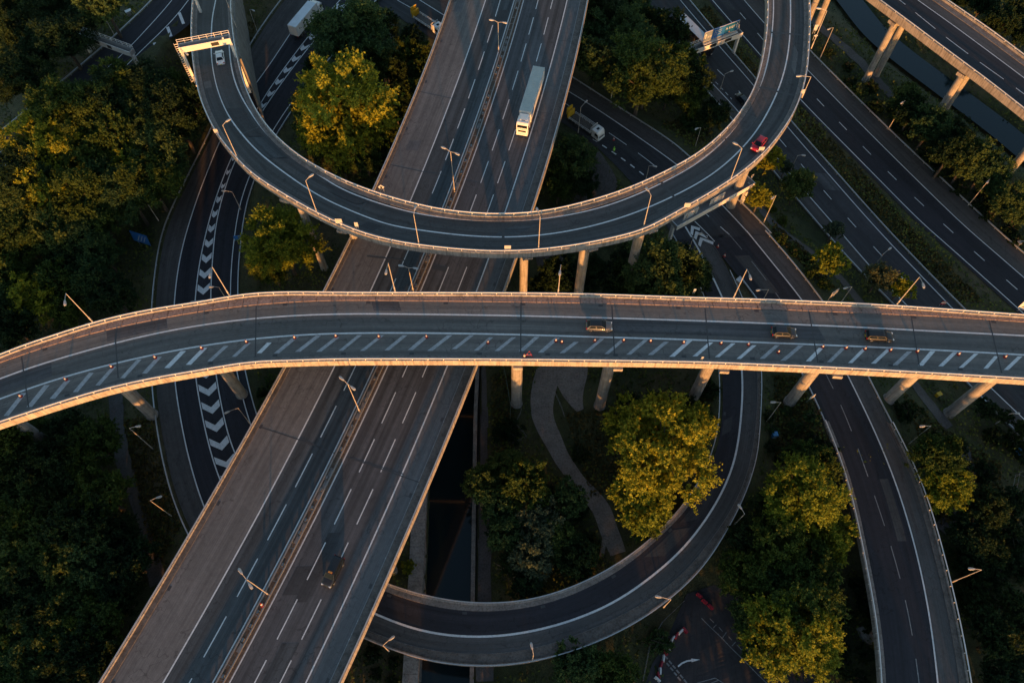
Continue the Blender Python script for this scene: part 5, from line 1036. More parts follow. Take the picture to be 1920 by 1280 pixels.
for c, r, b, t, h, lab in (
    (0, 0, (235, 540), (90, 355), (112, 366), 'lamp in the dark wood at the far left'), (0, 0, (640, 200), (590, 110), (610, 100), 'lamp beyond the corner road'), (0, 0, (1440, 190), (1385, 60), (1410, 58), 'lamp left of the white lorry at the top'), (0, 0, (1035, 735), (965, 640), (990, 628), 'lamp among the trees of the left wood'),
    (0, 0, (885, 1232), (810, 1130), (850, 1122), 'lamp at the right edge of the left wood'), (0, 0, (1345, 1172), (1285, 1077), (1250, 1065), 'lamp leaning over the chevron slip road below the loop'), (0, 1, (1275, 410), (1225, 320), (1183, 320), 'lamp beside the slip road just behind the straight flyover'),
    (0, 1, (1395, 1082), (1315, 1007), (1270, 1018), 'lamp between slip road and motorway below the straight flyover'), (0, 1, (855, 1225), (710, 1120), (768, 1098), 'lamp by the grey footpath below the straight flyover'), (0, 2, (960, 350), (830, 275), (885, 243), 'lamp by the grey footpath nearest the bottom left'),
    (1, 0, (1322, 742), (1338, 600), (1365, 568), 'lamp beside the maintenance truck on the cross road'), (1, 0, (1505, 555), (1524, 395), (1510, 402), 'lamp at the edge of the upper right wood'), (1, 0, (1698, 1010), (1703, 942), (1735, 925), 'lamp on the cross road just above the loop'),
    (2, 0, (210, 500), (235, 412), (272, 398), 'lamp on the near carriageway below the sign gantry'), (2, 0, (70, 820), (100, 710), (85, 716), 'lamp on the bank inside the right bend of the loop'), (2, 0, (603, 950), (622, 887), (655, 865), 'lamp among saplings beside the near carriageway'), (2, 0, (452, 1240), (528, 1092), (503, 1103), 'lamp on the footpath beside the cross road'),
    (2, 0, (765, 330), (840, 155), (818, 162), 'lamp on the far carriageway near the top'), (2, 0, (1145, 725), (1245, 565), (1225, 573), 'lamp on the far carriageway, second from the top'), (2, 0, (1590, 1150), (1722, 1005), (1703, 1014), 'lamp on the far carriageway, third from the top'),
    (2, 1, (1050, 232), (1122, 140), (1155, 108), 'lamp in the median of the near carriageway above the flyover'), (2, 1, (885, 405), (945, 322), (910, 327), 'lamp on the footpath just above the straight flyover'), (2, 1, (440, 410), (455, 340), (425, 338), 'lamp on the cross road just above the straight flyover'), (2, 1, (470, 1070), (552, 970), (508, 963), 'lamp on the grass between the two ramps'),
    (2, 1, (1260, 1197), (1395, 1105), (1340, 1097), 'lamp in the leafy tree right of the right-hand ramp'), (2, 1, (1745, 1085), (1820, 1035), (1848, 1025), 'lamp by the near carriageway at the right edge'), (2, 1, (30, 130), (75, 50), (95, 25), 'lamp beside the chevrons of the fork')):
    lamp(t1(c, r, b), t1(c, r, t), t1(c, r, h), None, lab)
for b, t, h, lab in ((T(2, 2, (290, 395)), T(2, 2, (365, 322)), T(2, 2, (322, 298)), 'lamp on the outer rail of the curved ramp at the right bend'), (T(1, 2, (265, 1100)), T(1, 2, (258, 1088)), T(1, 2, (278, 1030)), 'lamp on the outer rail of the curved ramp next to the motorway'), (T(1, 2, (1067, 1150)), T(1, 2, (1066, 1120)), T(1, 2, (1063, 1075)), 'lamp on the outer rail of the curved ramp above the bottom trees'), (T(1, 2, (1800, 855)), T(1, 2, (1795, 845)), T(1, 2, (1772, 798)), 'lamp on the outer rail of the curved ramp near the barriers')):
    lamp(b[0], t[0], h[0], zf_, lab, 1, 6.5)
lamp(t1(2, 2, (1510, 713)), t1(2, 2, (1672, 660)), t1(2, 2, (1615, 642)), ze, 'lamp leaning out from the right rail of the right-hand ramp')

# crash barriers along the ground roads
for P, lab in ((offset(g_LB, 0.6 if np.dot(normals(g_LB)[40], g_LW[40] - g_LB[40]) < 0 else -0.6), 'steel crash barrier along the left edge of the chevron slip road'), (g_R, 'steel crash barrier along the right edge of the chevron slip road'),
               (e_N, 'sunlit crash barrier along the far edge of the cross road'), (r1_LS, 'steel crash barrier on the left of the near carriageway'), (r1_RB, 'steel crash barrier on the median side of the near carriageway'), (r2_RS, 'steel crash barrier on the far side of the far carriageway'), (i_N, 'steel crash barrier along the corner road'), (n_up, 'sunlit crash barrier along the right-hand ramp above the flyover'), (up_[14:], 'steel crash barrier running down from the nose of the fork')):
    crash_barrier(P, lab, 0.65, 3.2, 'steel')
# ---- traffic cones
M['cone_r'] = paint('cone_red_plastic', (0.30, 0.022, 0.016), 0.5); M['cone_w'] = paint('cone_white_sleeve', (0.48, 0.47, 0.45), 0.5); M['rubber'] = paint('black_rubber', (0.02, 0.02, 0.02), 0.7)
M['red'] = paint('red_plastic', (0.28, 0.014, 0.03), 0.5); M['plastic_w'] = paint('white_plastic', (0.62, 0.62, 0.62), 0.45)
def cone_proto():
    root = thing('traffic_cone', 'traffic cone', 'traffic cone', (0, 0, -50)); 
    mb = MB(); mb.prism([(0.33 * math.cos(a), 0.33 * math.sin(a)) for a in [math.pi / 4 * k + math.pi / 8 for k in range(8)]], 0, 0.09); mb.build('base', M['cone_r'], root)
    mb = MB(); mb.tube((0, 0, 0.09), (0, 0, 1.0), 0.24, 0.045, 12); mb.build('body', M['cone_r'], root)
    mb = MB(); mb.tube((0, 0, 0.36), (0, 0, 0.74), 0.190, 0.108, 12, False); mb.build('sleeve', M['cone_w'], root); return root
cone0 = cone_proto(); cone_used = [False]
def cone(p, label, grp='traffic cones', s=1.0):
    c = cone0 if not cone_used[0] else copy_tree(cone0); cone_used[0] = True
    c.location = tuple(float(v) for v in p); c.rotation_euler = (random.uniform(-0.04, 0.04), random.uniform(-0.04, 0.04), random.uniform(0, 6)); c.scale = (s, s, s); c['label'] = label; c['group'] = grp
FC = T(0, 1, (118, 932), (370, 838), (625, 768), (868, 716), (1127, 664), (1377, 630), (1645, 606), (1875, 597)) + T(1, 1, (210, 600), (475, 600), (818, 632), (1197, 622), (1230, 630), (1415, 622), (1575, 620), (1725, 625)) + T(2, 1, (5, 632), (213, 636), (366, 643), (533, 686), (780, 656), (910, 663), (1016, 668), (1158, 675), (1308, 682), (1538, 698), (1798, 712))
ords = ['first', 'second', 'third', 'fourth', 'fifth', 'sixth', 'seventh', 'eighth', 'ninth', 'tenth', 'eleventh', 'twelfth', 'thirteenth', 'fourteenth', 'fifteenth', 'sixteenth', 'seventeenth', 'eighteenth', 'nineteenth', 'twentieth', 'twenty-first', 'twenty-second', 'twenty-third', 'twenty-fourth', 'twenty-fifth', 'twenty-sixth', 'twenty-seventh']
for i, q in enumerate(FC): cone(at(*q, ZF + 0.012), f'red and white cone on the hatched lane, {ords[i]} from the left', 'cones along the hatched lane', 0.88)
cone(atz(*t1(1, 0, (1308, 660)), ze) + np.array([0, 0, 0.02]), 'cone standing beside the bed of the maintenance truck', 'cones on the cross road'); cone(atz(*t1(1, 0, (1520, 782)), ze) + np.array([0, 0, 0.02]), 'cone in front of the white truck cab', 'cones on the cross road')
cone(atz(*t1(2, 1, (195, 98)), ze) + np.array([0, 0, 0.02]), 'cone at the tip of the fork chevrons', 'cones at the fork'); cone(atz(*t1(2, 1, (232, 150)), ze) + np.array([0, 0, 0.02]), 'cone on the nose of the fork, lower of two', 'cones at the fork')
cone(at(*Z(160, 907, (1140, 778))[0], ZM + 0.05), 'lone orange cone in the motorway central reserve', 'lone cones', 1.2)
cone(at(*t1(1, 1, (1022, 712)), ZF + 0.12), 'cone beside the red tripod at the flyover edge', 'lone cones', 1.1)
# red tripod with a folded sign by the flyover edge
p = at(*t1(1, 1, (1045, 708)), ZF + 0.12); tp = thing('tripod_sign', 'folded red tripod sign lying against the flyover parapet', 'sign', p)
for a, b in (((-0.7, -0.25, 0), (0.1, 0.35, 1.1)), ((0.75, -0.3, 0), (0.1, 0.35, 1.1)), ((0.1, 0.75, 0), (0.1, 0.35, 1.1)), ((-0.35, 0, 0.45), (0.45, -0.02, 0.5))): mb = MB(); mb.tube(a, b, 0.055, 0.05, 6); mb.build('leg', M['red'], tp)
mb = MB(); mb.box((0.0, 0.1, 0.25), (0.9, 0.06, 0.5)); mb.build('panel', M['cone_w'], tp)

# ---- small signs and boxes on the parapets
M['sign_w'] = paint('sign_white', (0.58, 0.57, 0.54), 0.45); M['sign_bk'] = paint('sign_black', (0.02, 0.02, 0.02), 0.5); M['sign_blue'] = paint('sign_blue', (0.02, 0.13, 0.40), 0.35); M['sign_grey'] = paint('sign_back_grey', (0.40, 0.40, 0.39), 0.5); M['yellow'] = paint('hazard_yellow', (0.62, 0.36, 0.02), 0.45); M['sign_amber'] = paint('sign_amber_patch', (0.5, 0.2, 0.03), 0.5)
def plate(px, py, z, w, h, label, shape='rect', face=-math.pi / 2, tilt=0.0, mat='sign_w', foot=0.9, deco=None, name='parapet_sign', cat='sign', zpost=0.6):
    p = atz(px, py, z) if z is not None else on_ground(px, py)
    root = thing(name, label, cat, p, face + math.pi / 2)
    mb = MB()
    for s in ((-0.28, 0.28) if w < 2 else (-0.36, 0.36)): mb.tube((s * w, 0.06, 0 if zpost else 0), (s * w, 0.06, foot + h * 0.75), 0.05, 0.05, 6)
    mb.build('post', M['steel'], root)
    mb = MB(); hc = foot + h / 2
    pts = {'rect': [(-w / 2, -h / 2), (w / 2, -h / 2), (w / 2, h / 2), (-w / 2, h / 2)], 'diamond': [(0, -h / 2), (w / 2, 0), (0, h / 2), (-w / 2, 0)], 'round': [(w / 2 * math.cos(k * 0.5236), h / 2 * math.sin(k * 0.5236)) for k in range(12)]}[shape]
    n = len(pts); ct, st = math.cos(tilt), math.sin(tilt)
    def put(x, y, d): return (x, -d * ct - y * st * 0 + y * st, hc + y * ct + d * st)
    mb.add([put(x, y, 0) for x, y in pts] + [put(x, y, 0.06) for x, y in pts], [tuple(range(n))[::-1], tuple(range(n, 2 * n))] + [(i, (i + 1) % n, n + (i + 1) % n, n + i) for i in range(n)]); pl = mb.build('panel', M[mat], root)
    if deco:
        for nm, poly, mt in deco:
            m2 = MB(); m2.add([put(x, y, 0.075) for x, y in poly], [tuple(range(len(poly)))]); m2.build(nm, M[mt], pl)
    return root
for px, py, z, w, h, lab, shp in ((638, 424, ZL, 1.5, 1.6, 'white sign panel on the loop parapet at the left motorway edge', 'rect'), (671, 431, ZL, 0.8, 1.7, 'narrow bright sign on the loop parapet beside the white panel', 'rect'), (952, 473, ZL, 1.4, 1.5, 'white box sign on the loop parapet at its lowest point', 'rect'), (409, 255, zl, 1.0, 1.3, 'small sign on the loop parapet facing the left wood', 'rect'), (1286, 394, ZL, 1.4, 1.5, 'white sign panel on the loop parapet above the lower gantry', 'rect'), (1424, 289, ZL, 1.3, 1.4, 'pale sign on the loop parapet beside the red car', 'rect'), (1501, 182, ZL, 0.9, 1.4, 'small sign on the loop parapet at the right bend', 'rect'), (1525, 64, ZL, 0.9, 1.9, 'tall pale cabinet sign on the loop near the top right', 'rect'), (717, 361, ZL, 1.5, 1.7, 'white diamond sign on the inner parapet of the loop', 'diamond'), (1300, 551, ZF, 0.5, 0.9, 'small sign on the far parapet of the straight flyover', 'rect'), (1314, 677, ZF, 0.45, 0.9, 'small sign on the near parapet of the straight flyover', 'rect'), (1526, 76, ZL, 1.1, 0.8, 'low triangular bracket sign outside the loop at the top right', 'diamond')):
    deco = [('mark', [(-0.12 * w, -0.3 * h), (0.12 * w, -0.3 * h), (0.12 * w, 0.12 * h), (-0.12 * w, 0.12 * h)], 'sign_bk')] if shp == 'diamond' and w > 1.2 else None
    plate(px, py, z, w * 0.8, h * 0.75, lab, shp, deco=deco, mat='sign_grey')
tri = [('border', [(-0.62, -0.42), (0.62, -0.42), (0.0, 0.68)], 'sign_bk'), ]
o = plate(1913, 586, ZF, 1.9, 1.9, 'white sign with a black triangle at the right end of the flyover', 'rect', -math.pi / 2 - 0.5, deco=tri)
for k, (nm, poly, mt, d) in enumerate((('field', [(-0.40, -0.30), (0.40, -0.30), (0.0, 0.42)], 'sign_w', 0.085), ('mark', [(-0.06, -0.2), (0.12, -0.2), (0.03, 0.2)], 'sign_bk', 0.095), ('blue_band', [(-0.85, -0.9), (0.2, -0.9), (0.2, -0.6), (-0.85, -0.6)], 'sign_blue', 0.085))):
    m2 = MB(); m2.add([(x, -d, 0.9 + 0.95 + y) for x, y in poly], [tuple(range(len(poly)))]); m2.build(nm, M[mt], [c_ for c_ in o.children if c_.name.startswith('panel')][0])
stripes = [('stripe', [(-1.7 + k * 0.75, -1.0), (-1.55 + k * 0.75, -1.0), (-0.5 + k * 0.75, 0.9), (-0.65 + k * 0.75, 0.9)], 'sign_w') for k in range(1, 4)]
plate(274, 462, None, 4.4, 3.0, 'large blue road sign with white diagonal lines at the edge of the left wood', 'rect', -math.pi / 2 - 0.35, 0.15, 'sign_blue', 1.6, stripes, 'road_sign')
plate(453, 458, None, 1.8, 1.3, 'small blue road sign beside the chevron slip road', 'rect', -math.pi / 2 + 0.15, 0.1, 'sign_blue', 1.8, None, 'road_sign')
plate(1556, 562, None, 2.0, 1.5, 'sunlit back of a small sign above the straight flyover', 'rect', -math.pi / 2 + 0.6, 0.1, 'sign_grey', 2.0, [('rib', [(-0.9, y), (0.9, y), (0.9, y + 0.1), (-0.9, y + 0.1)], 'steel_d') for y in (-0.5, -0.1, 0.3)], 'road_sign')
plate(1762, 575, None, 1.0, 1.2, 'red and white marker post behind the right part of the flyover', 'rect', -math.pi / 2, 0, 'red', 1.0, [('band', [(-0.5, -0.1), (0.5, -0.1), (0.5, 0.35), (-0.5, 0.35)], 'sign_w')], 'marker_post')
plate(55, 640, ZF - 2.0, 0.9, 1.4, 'red and white marker behind the left end of the flyover', 'rect', -math.pi / 2 + 0.3, 0, 'red', 1.2, [('band', [(-0.45, -0.1), (0.45, -0.1), (0.45, 0.35), (-0.45, 0.35)], 'sign_w')], 'marker_post') if False else None
plate(1516, 752, None, 1.3, 1.0, 'pale back of a sign standing beside the right-hand ramp', 'rect', -math.pi / 2 + 0.5, 0.1, 'sign_grey', 1.6, None, 'road_sign')

# ---- gantries
def gantry(a, b, zbeam, label, footA, footB, depth=1.3, hgt=1.35, rail=True, panels=(), ladder=None, legs=('A', 'B'), back=1):
    """a, b: photograph positions of the beam's ends; footA/B: heights where the legs stand"""
    P, Q = at(*a, zbeam), at(*b, zbeam); L = np.linalg.norm(Q - P); rz = math.atan2(Q[1] - P[1], Q[0] - P[0])
    root = thing('sign_gantry', label, 'gantry', P, rz, 'sign gantries')
    mb = MB(); mb.box((L / 2, 0, 0), (L, 0.12, hgt)); bm = mb.build('beam_face', M['cream'], root)
    mb = MB(); mb.box((L / 2, depth / 2 + 0.06, -hgt / 2 + 0.06), (L - 0.1, depth, 0.12)); mb.build('walkway', M['steel_d'], root)
    mb = MB(); mb.box((L / 2, depth + 0.1, -0.05), (L, 0.1, hgt - 0.1)); mb.build('back_girder', M['steel'], root)
    for x in (0.1, L - 0.1): mb = MB(); mb.box((x, depth / 2 + 0.03, -0.02), (0.14, depth - 0.06, hgt - 0.06)); mb.build('end_plate', M['steel'], root)
    if rail:
        mb = MB()
        for hh in (0.55, 1.05): mb.tube((0, depth + 0.1, hgt / 2 + hh - 0.15), (L, depth + 0.1, hgt / 2 + hh - 0.15), 0.05, 0.05, 6)
        for x in np.linspace(0, L, int(L / 1.6) + 2): mb.tube((x, depth + 0.1, -hgt / 2), (x, depth + 0.1, hgt / 2 + 0.9), 0.045, 0.045, 6)
        mb.build('handrail', M['rail'], root)
    for k, x, f in (('A', 0.25, footA), ('B', L - 0.25, footB)):
        if k in legs:
            mb = MB(); mb.box((x, depth * 0.5, (f - zbeam - hgt / 2) / 2), (0.55, 0.75, zbeam - hgt / 2 - f + 0.3)); mb.build('leg', M['cream'], root)
    if ladder is not None:
        mb = MB(); x = ladder; z0 = footA - zbeam
        for s in (-0.35, 0.35): mb.tube((x + s, depth + 0.4, z0), (x + s, depth + 0.4, 0.6), 0.06, 0.06, 6)
        for zz in np.arange(z0 + 0.4, 0.5, 0.55): mb.tube((x - 0.35, depth + 0.4, zz), (x + 0.35, depth + 0.4, zz), 0.045, 0.045, 5)
        mb.build('ladder', M['steel'], root)
    for x0, x1, z0, z1, mt in panels: mb = MB(); mb.box(((x0 + x1) / 2, -0.09, (z0 + z1) / 2), (x1 - x0, 0.05, z1 - z0)); mb.build('message_panel', M[mt], bm)
    return root, L, rz
zd1 = 21.5
g1, L1, _ = gantry((336, 95), (433, 77), zd1 + 6.0, 'bright cream gantry across the loop in the upper left', zd1 - 4, zd1 - 8.5, panels=((6.7, 8.3, -0.4, 0.45, 'sign_bk'),), ladder=-0.5)
mb = MB(); mb.box((L1 - 1.4, 0.1, 0.95), (0.35, 0.3, 0.35)); mb.tube((L1 - 1.4, 0.1, 0.6), (L1 - 1.4, 0.1, 0.85), 0.05, 0.05, 6); mb.build('camera_unit', M['plastic_w'], g1)
gantry(t1(0, 0, (430, 195)), t1(0, 0, (728, 305)), 18.0, 'grey gantry with ladder over the road in the upper left corner', 11.5, 12.5, ladder=0.6, panels=((5.2, 6.6, -0.4, 0.4, 'sign_bk'), (9.0, 10.2, -0.4, 0.4, 'sign_bk')))
g3, L3, _ = gantry((1240 + 325 / 5.817, 20 + 470 / 5.817), (1240 + 885 / 5.817, 20 + 262 / 5.817), 6.2, 'gantry carrying a big blue direction sign over the near carriageway', 0.0, 0.0, depth=1.8, panels=((5.6, 7.6, -0.35, 0.5, 'sign_bk'), (10.2, 12.2, -0.35, 0.5, 'sign_bk'), (7.9, 9.9, -0.45, 0.5, 'sign_grey')))
# direction sign: boards of different colours with lettering
sx0, sx1, sz0, sz1 = 4.0, L3 - 1.2, 0.9, 4.0
mb = MB(); mb.box(((sx0 + sx1) / 2, 1.25, (sz0 + sz1) / 2), (sx1 - sx0, 0.16, sz1 - sz0)); bd = mb.build('direction_board', M['sign_blue'], g3)
M['sign_teal'] = paint('sign_green_blue', (0.008, 0.085, 0.20), 0.4); M['sign_dull'] = paint('sign_slate', (0.16, 0.20, 0.24), 0.4)
for x0, x1, mt in ((sx0 + 0.1, sx0 + 2.6, 'sign_dull'), (sx1 - 4.1, sx1 - 0.1, 'sign_teal')): mb = MB(); mb.box(((x0 + x1) / 2, 1.16, (sz0 + sz1) / 2), (x1 - x0, 0.03, sz1 - sz0 - 0.2)); mb.build('panel', M[mt], bd)
for x0, z0, x1, z1 in ((sx0, sz0, sx1, sz0 + 0.09), (sx0, sz1 - 0.09, sx1, sz1), (sx0, sz0, sx0 + 0.1, sz1), (sx1 - 0.1, sz0, sx1, sz1), (sx0 + 3.1, sz0 + 0.4, sx0 + 3.16, sz1 - 0.5)): mb = MB(); mb.box(((x0 + x1) / 2, 1.145, (z0 + z1) / 2), (x1 - x0, 0.03, z1 - z0)); mb.build('border', M['sign_w'], bd)
def text(body, x, z, size, mat, parent, y=1.13):
    cu = bpy.data.curves.new('lettering', 'FONT'); cu.body = body; cu.size = size; cu.extrude = 0.005; cu.align_x = 'CENTER'; cu.align_y = 'CENTER'; cu.resolution_u = 2; cu.materials.append(M[mat])
    tmp = bpy.data.objects.new('tmp_text', cu); C.objects.link(tmp); dg = bpy.context.evaluated_depsgraph_get(); me = bpy.data.meshes.new_from_object(tmp.evaluated_get(dg)); bpy.data.objects.remove(tmp); o = bpy.data.objects.new('lettering', me); C.objects.link(o); o.parent = parent; o.location = (x, y, z); o.rotation_euler = (math.pi / 2, 0, 0); return o
text('A 5127', sx1 - 2.55, sz0 + 1.75, 0.95, 'sign_w', bd); text('A38', sx0 + 1.75, sz0 + 1.3, 0.8, 'sign_w', bd)
for x, s in ((sx1 - 0.55, 0.8), (sx0 + 0.55, 0.8)): mb = MB(); mb.add([(x + s * a, 1.13, sz0 + 1.8 + s * b) for a, b in ((-0.15, -1), (0.15, -1), (0.15, 0.2), (0.45, 0.2), (0, 0.9), (-0.45, 0.2), (-0.15, 0.2))], [tuple(range(7))]); mb.build('arrow', M['sign_w'], bd)
for z in (1.1, 1.75, 2.3): mb = MB(); mb.box((sx0 + 4.3, 1.145, sz0 + z), (2.1, 0.02, 0.07)); mb.build('rule', M['sign_w'], bd)
mb = MB(); mb.box((sx1 - 2.6, 1.14, sz0 + 0.55), (0.35, 0.02, 0.3)); mb.build('amber_patch', M['sign_amber'], bd)
mb = MB(); mb.box(((sx0 + sx1) / 2, 0.75, sz0 - 0.25), (sx1 - sx0, 0.55, 0.25)); mb.build('sign_light_trough', M['sign_w'], g3)
g4, L4, _ = gantry((1230 + 310 / 8, 310 + 945 / 8), (1230 + 1480 / 8, 310 + 290 / 8), 11.6, 'wide gantry tucked under the edge of the loop above the fork', 5.0, 3.0, depth=2.4, rail=False)
for x0, x1 in ((2.2, 6.0), (9.3, 13.2)):
    mb = MB(); mb.box(((x0 + x1) / 2, 0.75, 1.15), (x1 - x0, 0.08, 2.3), 0.0); sb = mb.build('sign_back', M['sign_grey'], g4)
    for k in range(4): mb = MB(); mb.box(((x0 + x1) / 2, 0.66, 0.35 + k * 0.55), (x1 - x0 - 0.1, 0.09, 0.10)); mb.build('rib', M['sign_w'], sb)
    for x in (x0 + 0.8, x1 - 0.8): mb = MB(); mb.box((x, 0.6, 1.0), (0.12, 0.12, 2.1)); mb.build('bracket', M['steel'], sb)
for k in range(3): mb = MB(); mb.tube((L4 + 0.2 + k * 0.25, 1.6, -0.4), (L4 + 0.2 + k * 0.25, 1.6, 1.3), 0.05, 0.05, 6); mb.tube((L4 + 0.2, 1.6, 1.3 - k * 0.5), (L4 + 0.8, 1.6, 1.3 - k * 0.5), 0.05, 0.05, 6); mb.build('cage_bar', M['pole'], g4)
gantry((362, -4), (402, -10), 23.0, 'grey gantry just peeping in at the top edge over the loop', 13.0, 15.0, rail=True, legs=('A',))

# ------------------------------------------------------------------ vehicles (local x forward, origin on the road under the middle)
def glass(name, col, rough=0.05):
    m, nt, b = new_mat(name); tc = N(nt, 'ShaderNodeTexCoord')
    c = ramp(nt, noise(nt, tc.outputs['Object'], 1.5, 2), [(0.3, mul(col, 0.8)), (0.7, mul(col, 1.2))]); nt.links.new(c, b.inputs['Base Color']); b.inputs['Roughness'].default_value = rough; b.inputs['Specular IOR Level'].default_value = 0.08; return m
M['glass'] = glass('tinted_glass', (0.010, 0.016, 0.022), 0.2); M['chrome'] = paint('bright_metal', (0.6, 0.6, 0.6), 0.25, metallic=0.9); M['tail'] = paint('tail_light_red', (0.35, 0.01, 0.01), 0.25); M['head'] = paint('headlight_lens', (0.75, 0.75, 0.72), 0.15); M['plate_y'] = paint('number_plate', (0.6, 0.45, 0.05), 0.5)
def carpaint(name, col): return paint(name, col, 0.38, metallic=0.0, coat=0.35)
M['car_silver'] = carpaint('car_paint_silver_blue', (0.085, 0.09, 0.10)); M['car_black'] = carpaint('car_paint_black', (0.007, 0.0075, 0.009)); M['car_grey'] = carpaint('car_paint_graphite', (0.018, 0.020, 0.024)); M['car_blue'] = carpaint('car_paint_steel_blue', (0.03, 0.045, 0.075)); M['car_red'] = carpaint('car_paint_red', (0.36, 0.008, 0.022)); M['car_white'] = carpaint('car_paint_white', (0.70, 0.70, 0.70)); M['cab_white'] = carpaint('cab_paint_white', (0.74, 0.73, 0.70)); M['trailer_w'] = paint('trailer_white', (0.66, 0.66, 0.63), 0.45, 0.15, (0.5, 0.48, 0.44)); M['trailer_roof'] = paint('trailer_roof_grey_green', (0.38, 0.41, 0.38), 0.55, 0.3, (0.27, 0.30, 0.28)); M['trailer_k'] = paint('trailer_black', (0.012, 0.013, 0.018), 0.35); M['trailer_rw'] = paint('trailer_roof_white', (0.55, 0.60, 0.64), 0.5)
def wheel(root, x, y, r, w):
    n = 16; mb = MB(); s = 1 if y > 0 else -1; mb.tube((x, y - w / 2, r), (x, y + w / 2, r), r, r, n); wo = mb.build('wheel', M['rubber'], root)
    mb = MB(); mb.tube((x, y + s * (w / 2 - 0.01), r), (x, y + s * (w / 2 + 0.015), r), r * 0.62, r * 0.55, 12); mb.build('rim', M['chrome'], wo)
def lofted(stations):
    """stations: (x, [(y, z) ...]) closed rings"""
    mb = MB(); m = len(stations[0][1]); vs = [(x, y, z) for x, ring in stations for y, z in ring]; n = len(stations)
    fs = [tuple(range(m)), tuple((n - 1) * m + j for j in range(m - 1, -1, -1))] + [(i * m + j, (i + 1) * m + j, (i + 1) * m + (j + 1) % m, i * m + (j + 1) % m) for i in range(n - 1) for j in range(m)]
    return mb.add(vs, fs)
def car(label, p, rz, col, L=4.3, W=1.78, H=1.48, style='hatch', grp=None, name='car', cat='car', roofmat=None):
    root = thing(name, label, cat, p, rz, grp); f, b = L / 2, -L / 2; hw = W / 2
    hood, belt = 0.60 * H, 0.63 * H
    S = [(b, 0.36, 0.52 * H, 0.86), (b + 0.12, 0.26, 0.60 * H, 0.95), (b + 0.7, 0.24, belt + 0.03, 1.0), (-0.1 * L, 0.22, belt, 1.0), (0.20 * L, 0.22, belt - 0.01, 1.0), (0.27 * L, 0.22, hood, 0.99), (f - 0.35, 0.24, hood - 0.12, 0.95), (f - 0.1, 0.28, hood - 0.24, 0.86), (f, 0.34, hood - 0.38, 0.74)]
    st = []
    for x, zb, zt, k in S:
        w = hw * k; st.append((x, [(-w * 0.92, zb), (-w, zb + 0.18), (-w * 1.0, zt - 0.16), (-w * 0.93, zt - 0.03), (-w * 0.6, zt + 0.02), (w * 0.6, zt + 0.02), (w * 0.93, zt - 0.03), (w, zt - 0.16), (w, zb + 0.18), (w * 0.92, zb)]))
    lofted(st).build('body', M[col], root, True)
    rb = {'hatch': (b + 0.10, b + 0.62), 'saloon': (b + 0.75, b + 1.35), 'tall': (b + 0.05, b + 0.30)}[style]; wf = (0.26 * L, 0.06 * L) if style != 'tall' else (0.25 * L, 0.11 * L)
    x4, x3, x1, x2 = rb[0], rb[1], wf[0], wf[1]; bw, tw = hw * 0.92, hw * 0.70; zb_, zt_ = belt - 0.02, H - 0.04
    mb = MB(); V = [(x4, -bw, zb_), (x1, -bw, zb_), (x1, bw, zb_), (x4, bw, zb_), (x3, -tw, zt_), (x2, -tw, zt_), (x2, tw, zt_), (x3, tw, zt_), ((x3 + x2) / 2, -tw * 0.8, H), ((x3 + x2) / 2, tw * 0.8, H)]
    mb.add(V, [(0, 1, 5, 4), (1, 2, 6, 5), (2, 3, 7, 6), (3, 0, 4, 7)]); cab_ = mb.build('cabin', M['car_black' if col == 'car_black' else col], root)
    mb = MB(); mb.add([(x3 - 0.03, -tw, zt_), (x2 + 0.03, -tw, zt_), (x2 + 0.03, tw, zt_), (x3 - 0.03, tw, zt_), (x3 + 0.2, -tw * 0.7, H), (x2 - 0.2, -tw * 0.7, H), (x2 - 0.2, tw * 0.7, H), (x3 + 0.2, tw * 0.7, H)], [(4, 5, 6, 7), (0, 1, 5, 4), (1, 2, 6, 5), (2, 3, 7, 6), (3, 0, 4, 7)]); mb.build('roof', M[roofmat or col], root, False)
    def pane(name, quad, m0=0.10, parent=root):
        q = [np.array(v, float) for v in quad]; c = sum(q) / 4; n_ = np.cross(q[1] - q[0], q[3] - q[0]); n_ /= np.linalg.norm(n_); n_ = n_ if np.dot(n_, c - np.array([0, 0, 0.6])) > 0 else -n_
        mb = MB(); mb.add([v + (c - v) * m0 + n_ * 0.012 for v in q], [(0, 1, 2, 3)]); return mb.build(name, M['glass'], parent)
    pane('windscreen', [(x1, -bw, zb_), (x1, bw, zb_), (x2, tw, zt_), (x2, -tw, zt_)]); pane('rear_window', [(x4, -bw, zb_), (x4, bw, zb_), (x3, tw, zt_), (x3, -tw, zt_)], 0.16)
    for s in (-1, 1):
        def sp(t, u): a = np.array([x4 + (x1 - x4) * t, s * bw, zb_]); d = np.array([x3 + (x2 - x3) * t, s * tw, zt_]); return a * (1 - u) + d * u
        for t0, t1_ in ((0.06, 0.48), (0.52, 0.95)): pane('side_window', [sp(t0, 0.08), sp(t1_, 0.08), sp(t1_, 0.9), sp(t0, 0.9)], 0.03)
        mb = MB(); mb.box((f - 0.24, s * hw * 0.66, hood - 0.26), (0.36, 0.34, 0.14), -s * 0.3); mb.build('headlight', M['head'], root)
        mb = MB(); mb.box((b + 0.05, s * hw * 0.76, 0.56 * H), (0.12, 0.26, 0.20)); mb.build('tail_light', M['tail'], root)
        mb = MB(); mb.box((0.22 * L, s * (hw + 0.10), belt + 0.05), (0.16, 0.2, 0.13)); mb.build('mirror', M[col], root)
        for x in (0.31 * L, -0.30 * L): wheel(root, x, s * (hw - 0.10), 0.32, 0.22)
    mb = MB(); mb.box((b - 0.005, 0, 0.50), (0.03, 0.52, 0.12)); mb.build('number_plate', M['plate_y'], root)
    return root
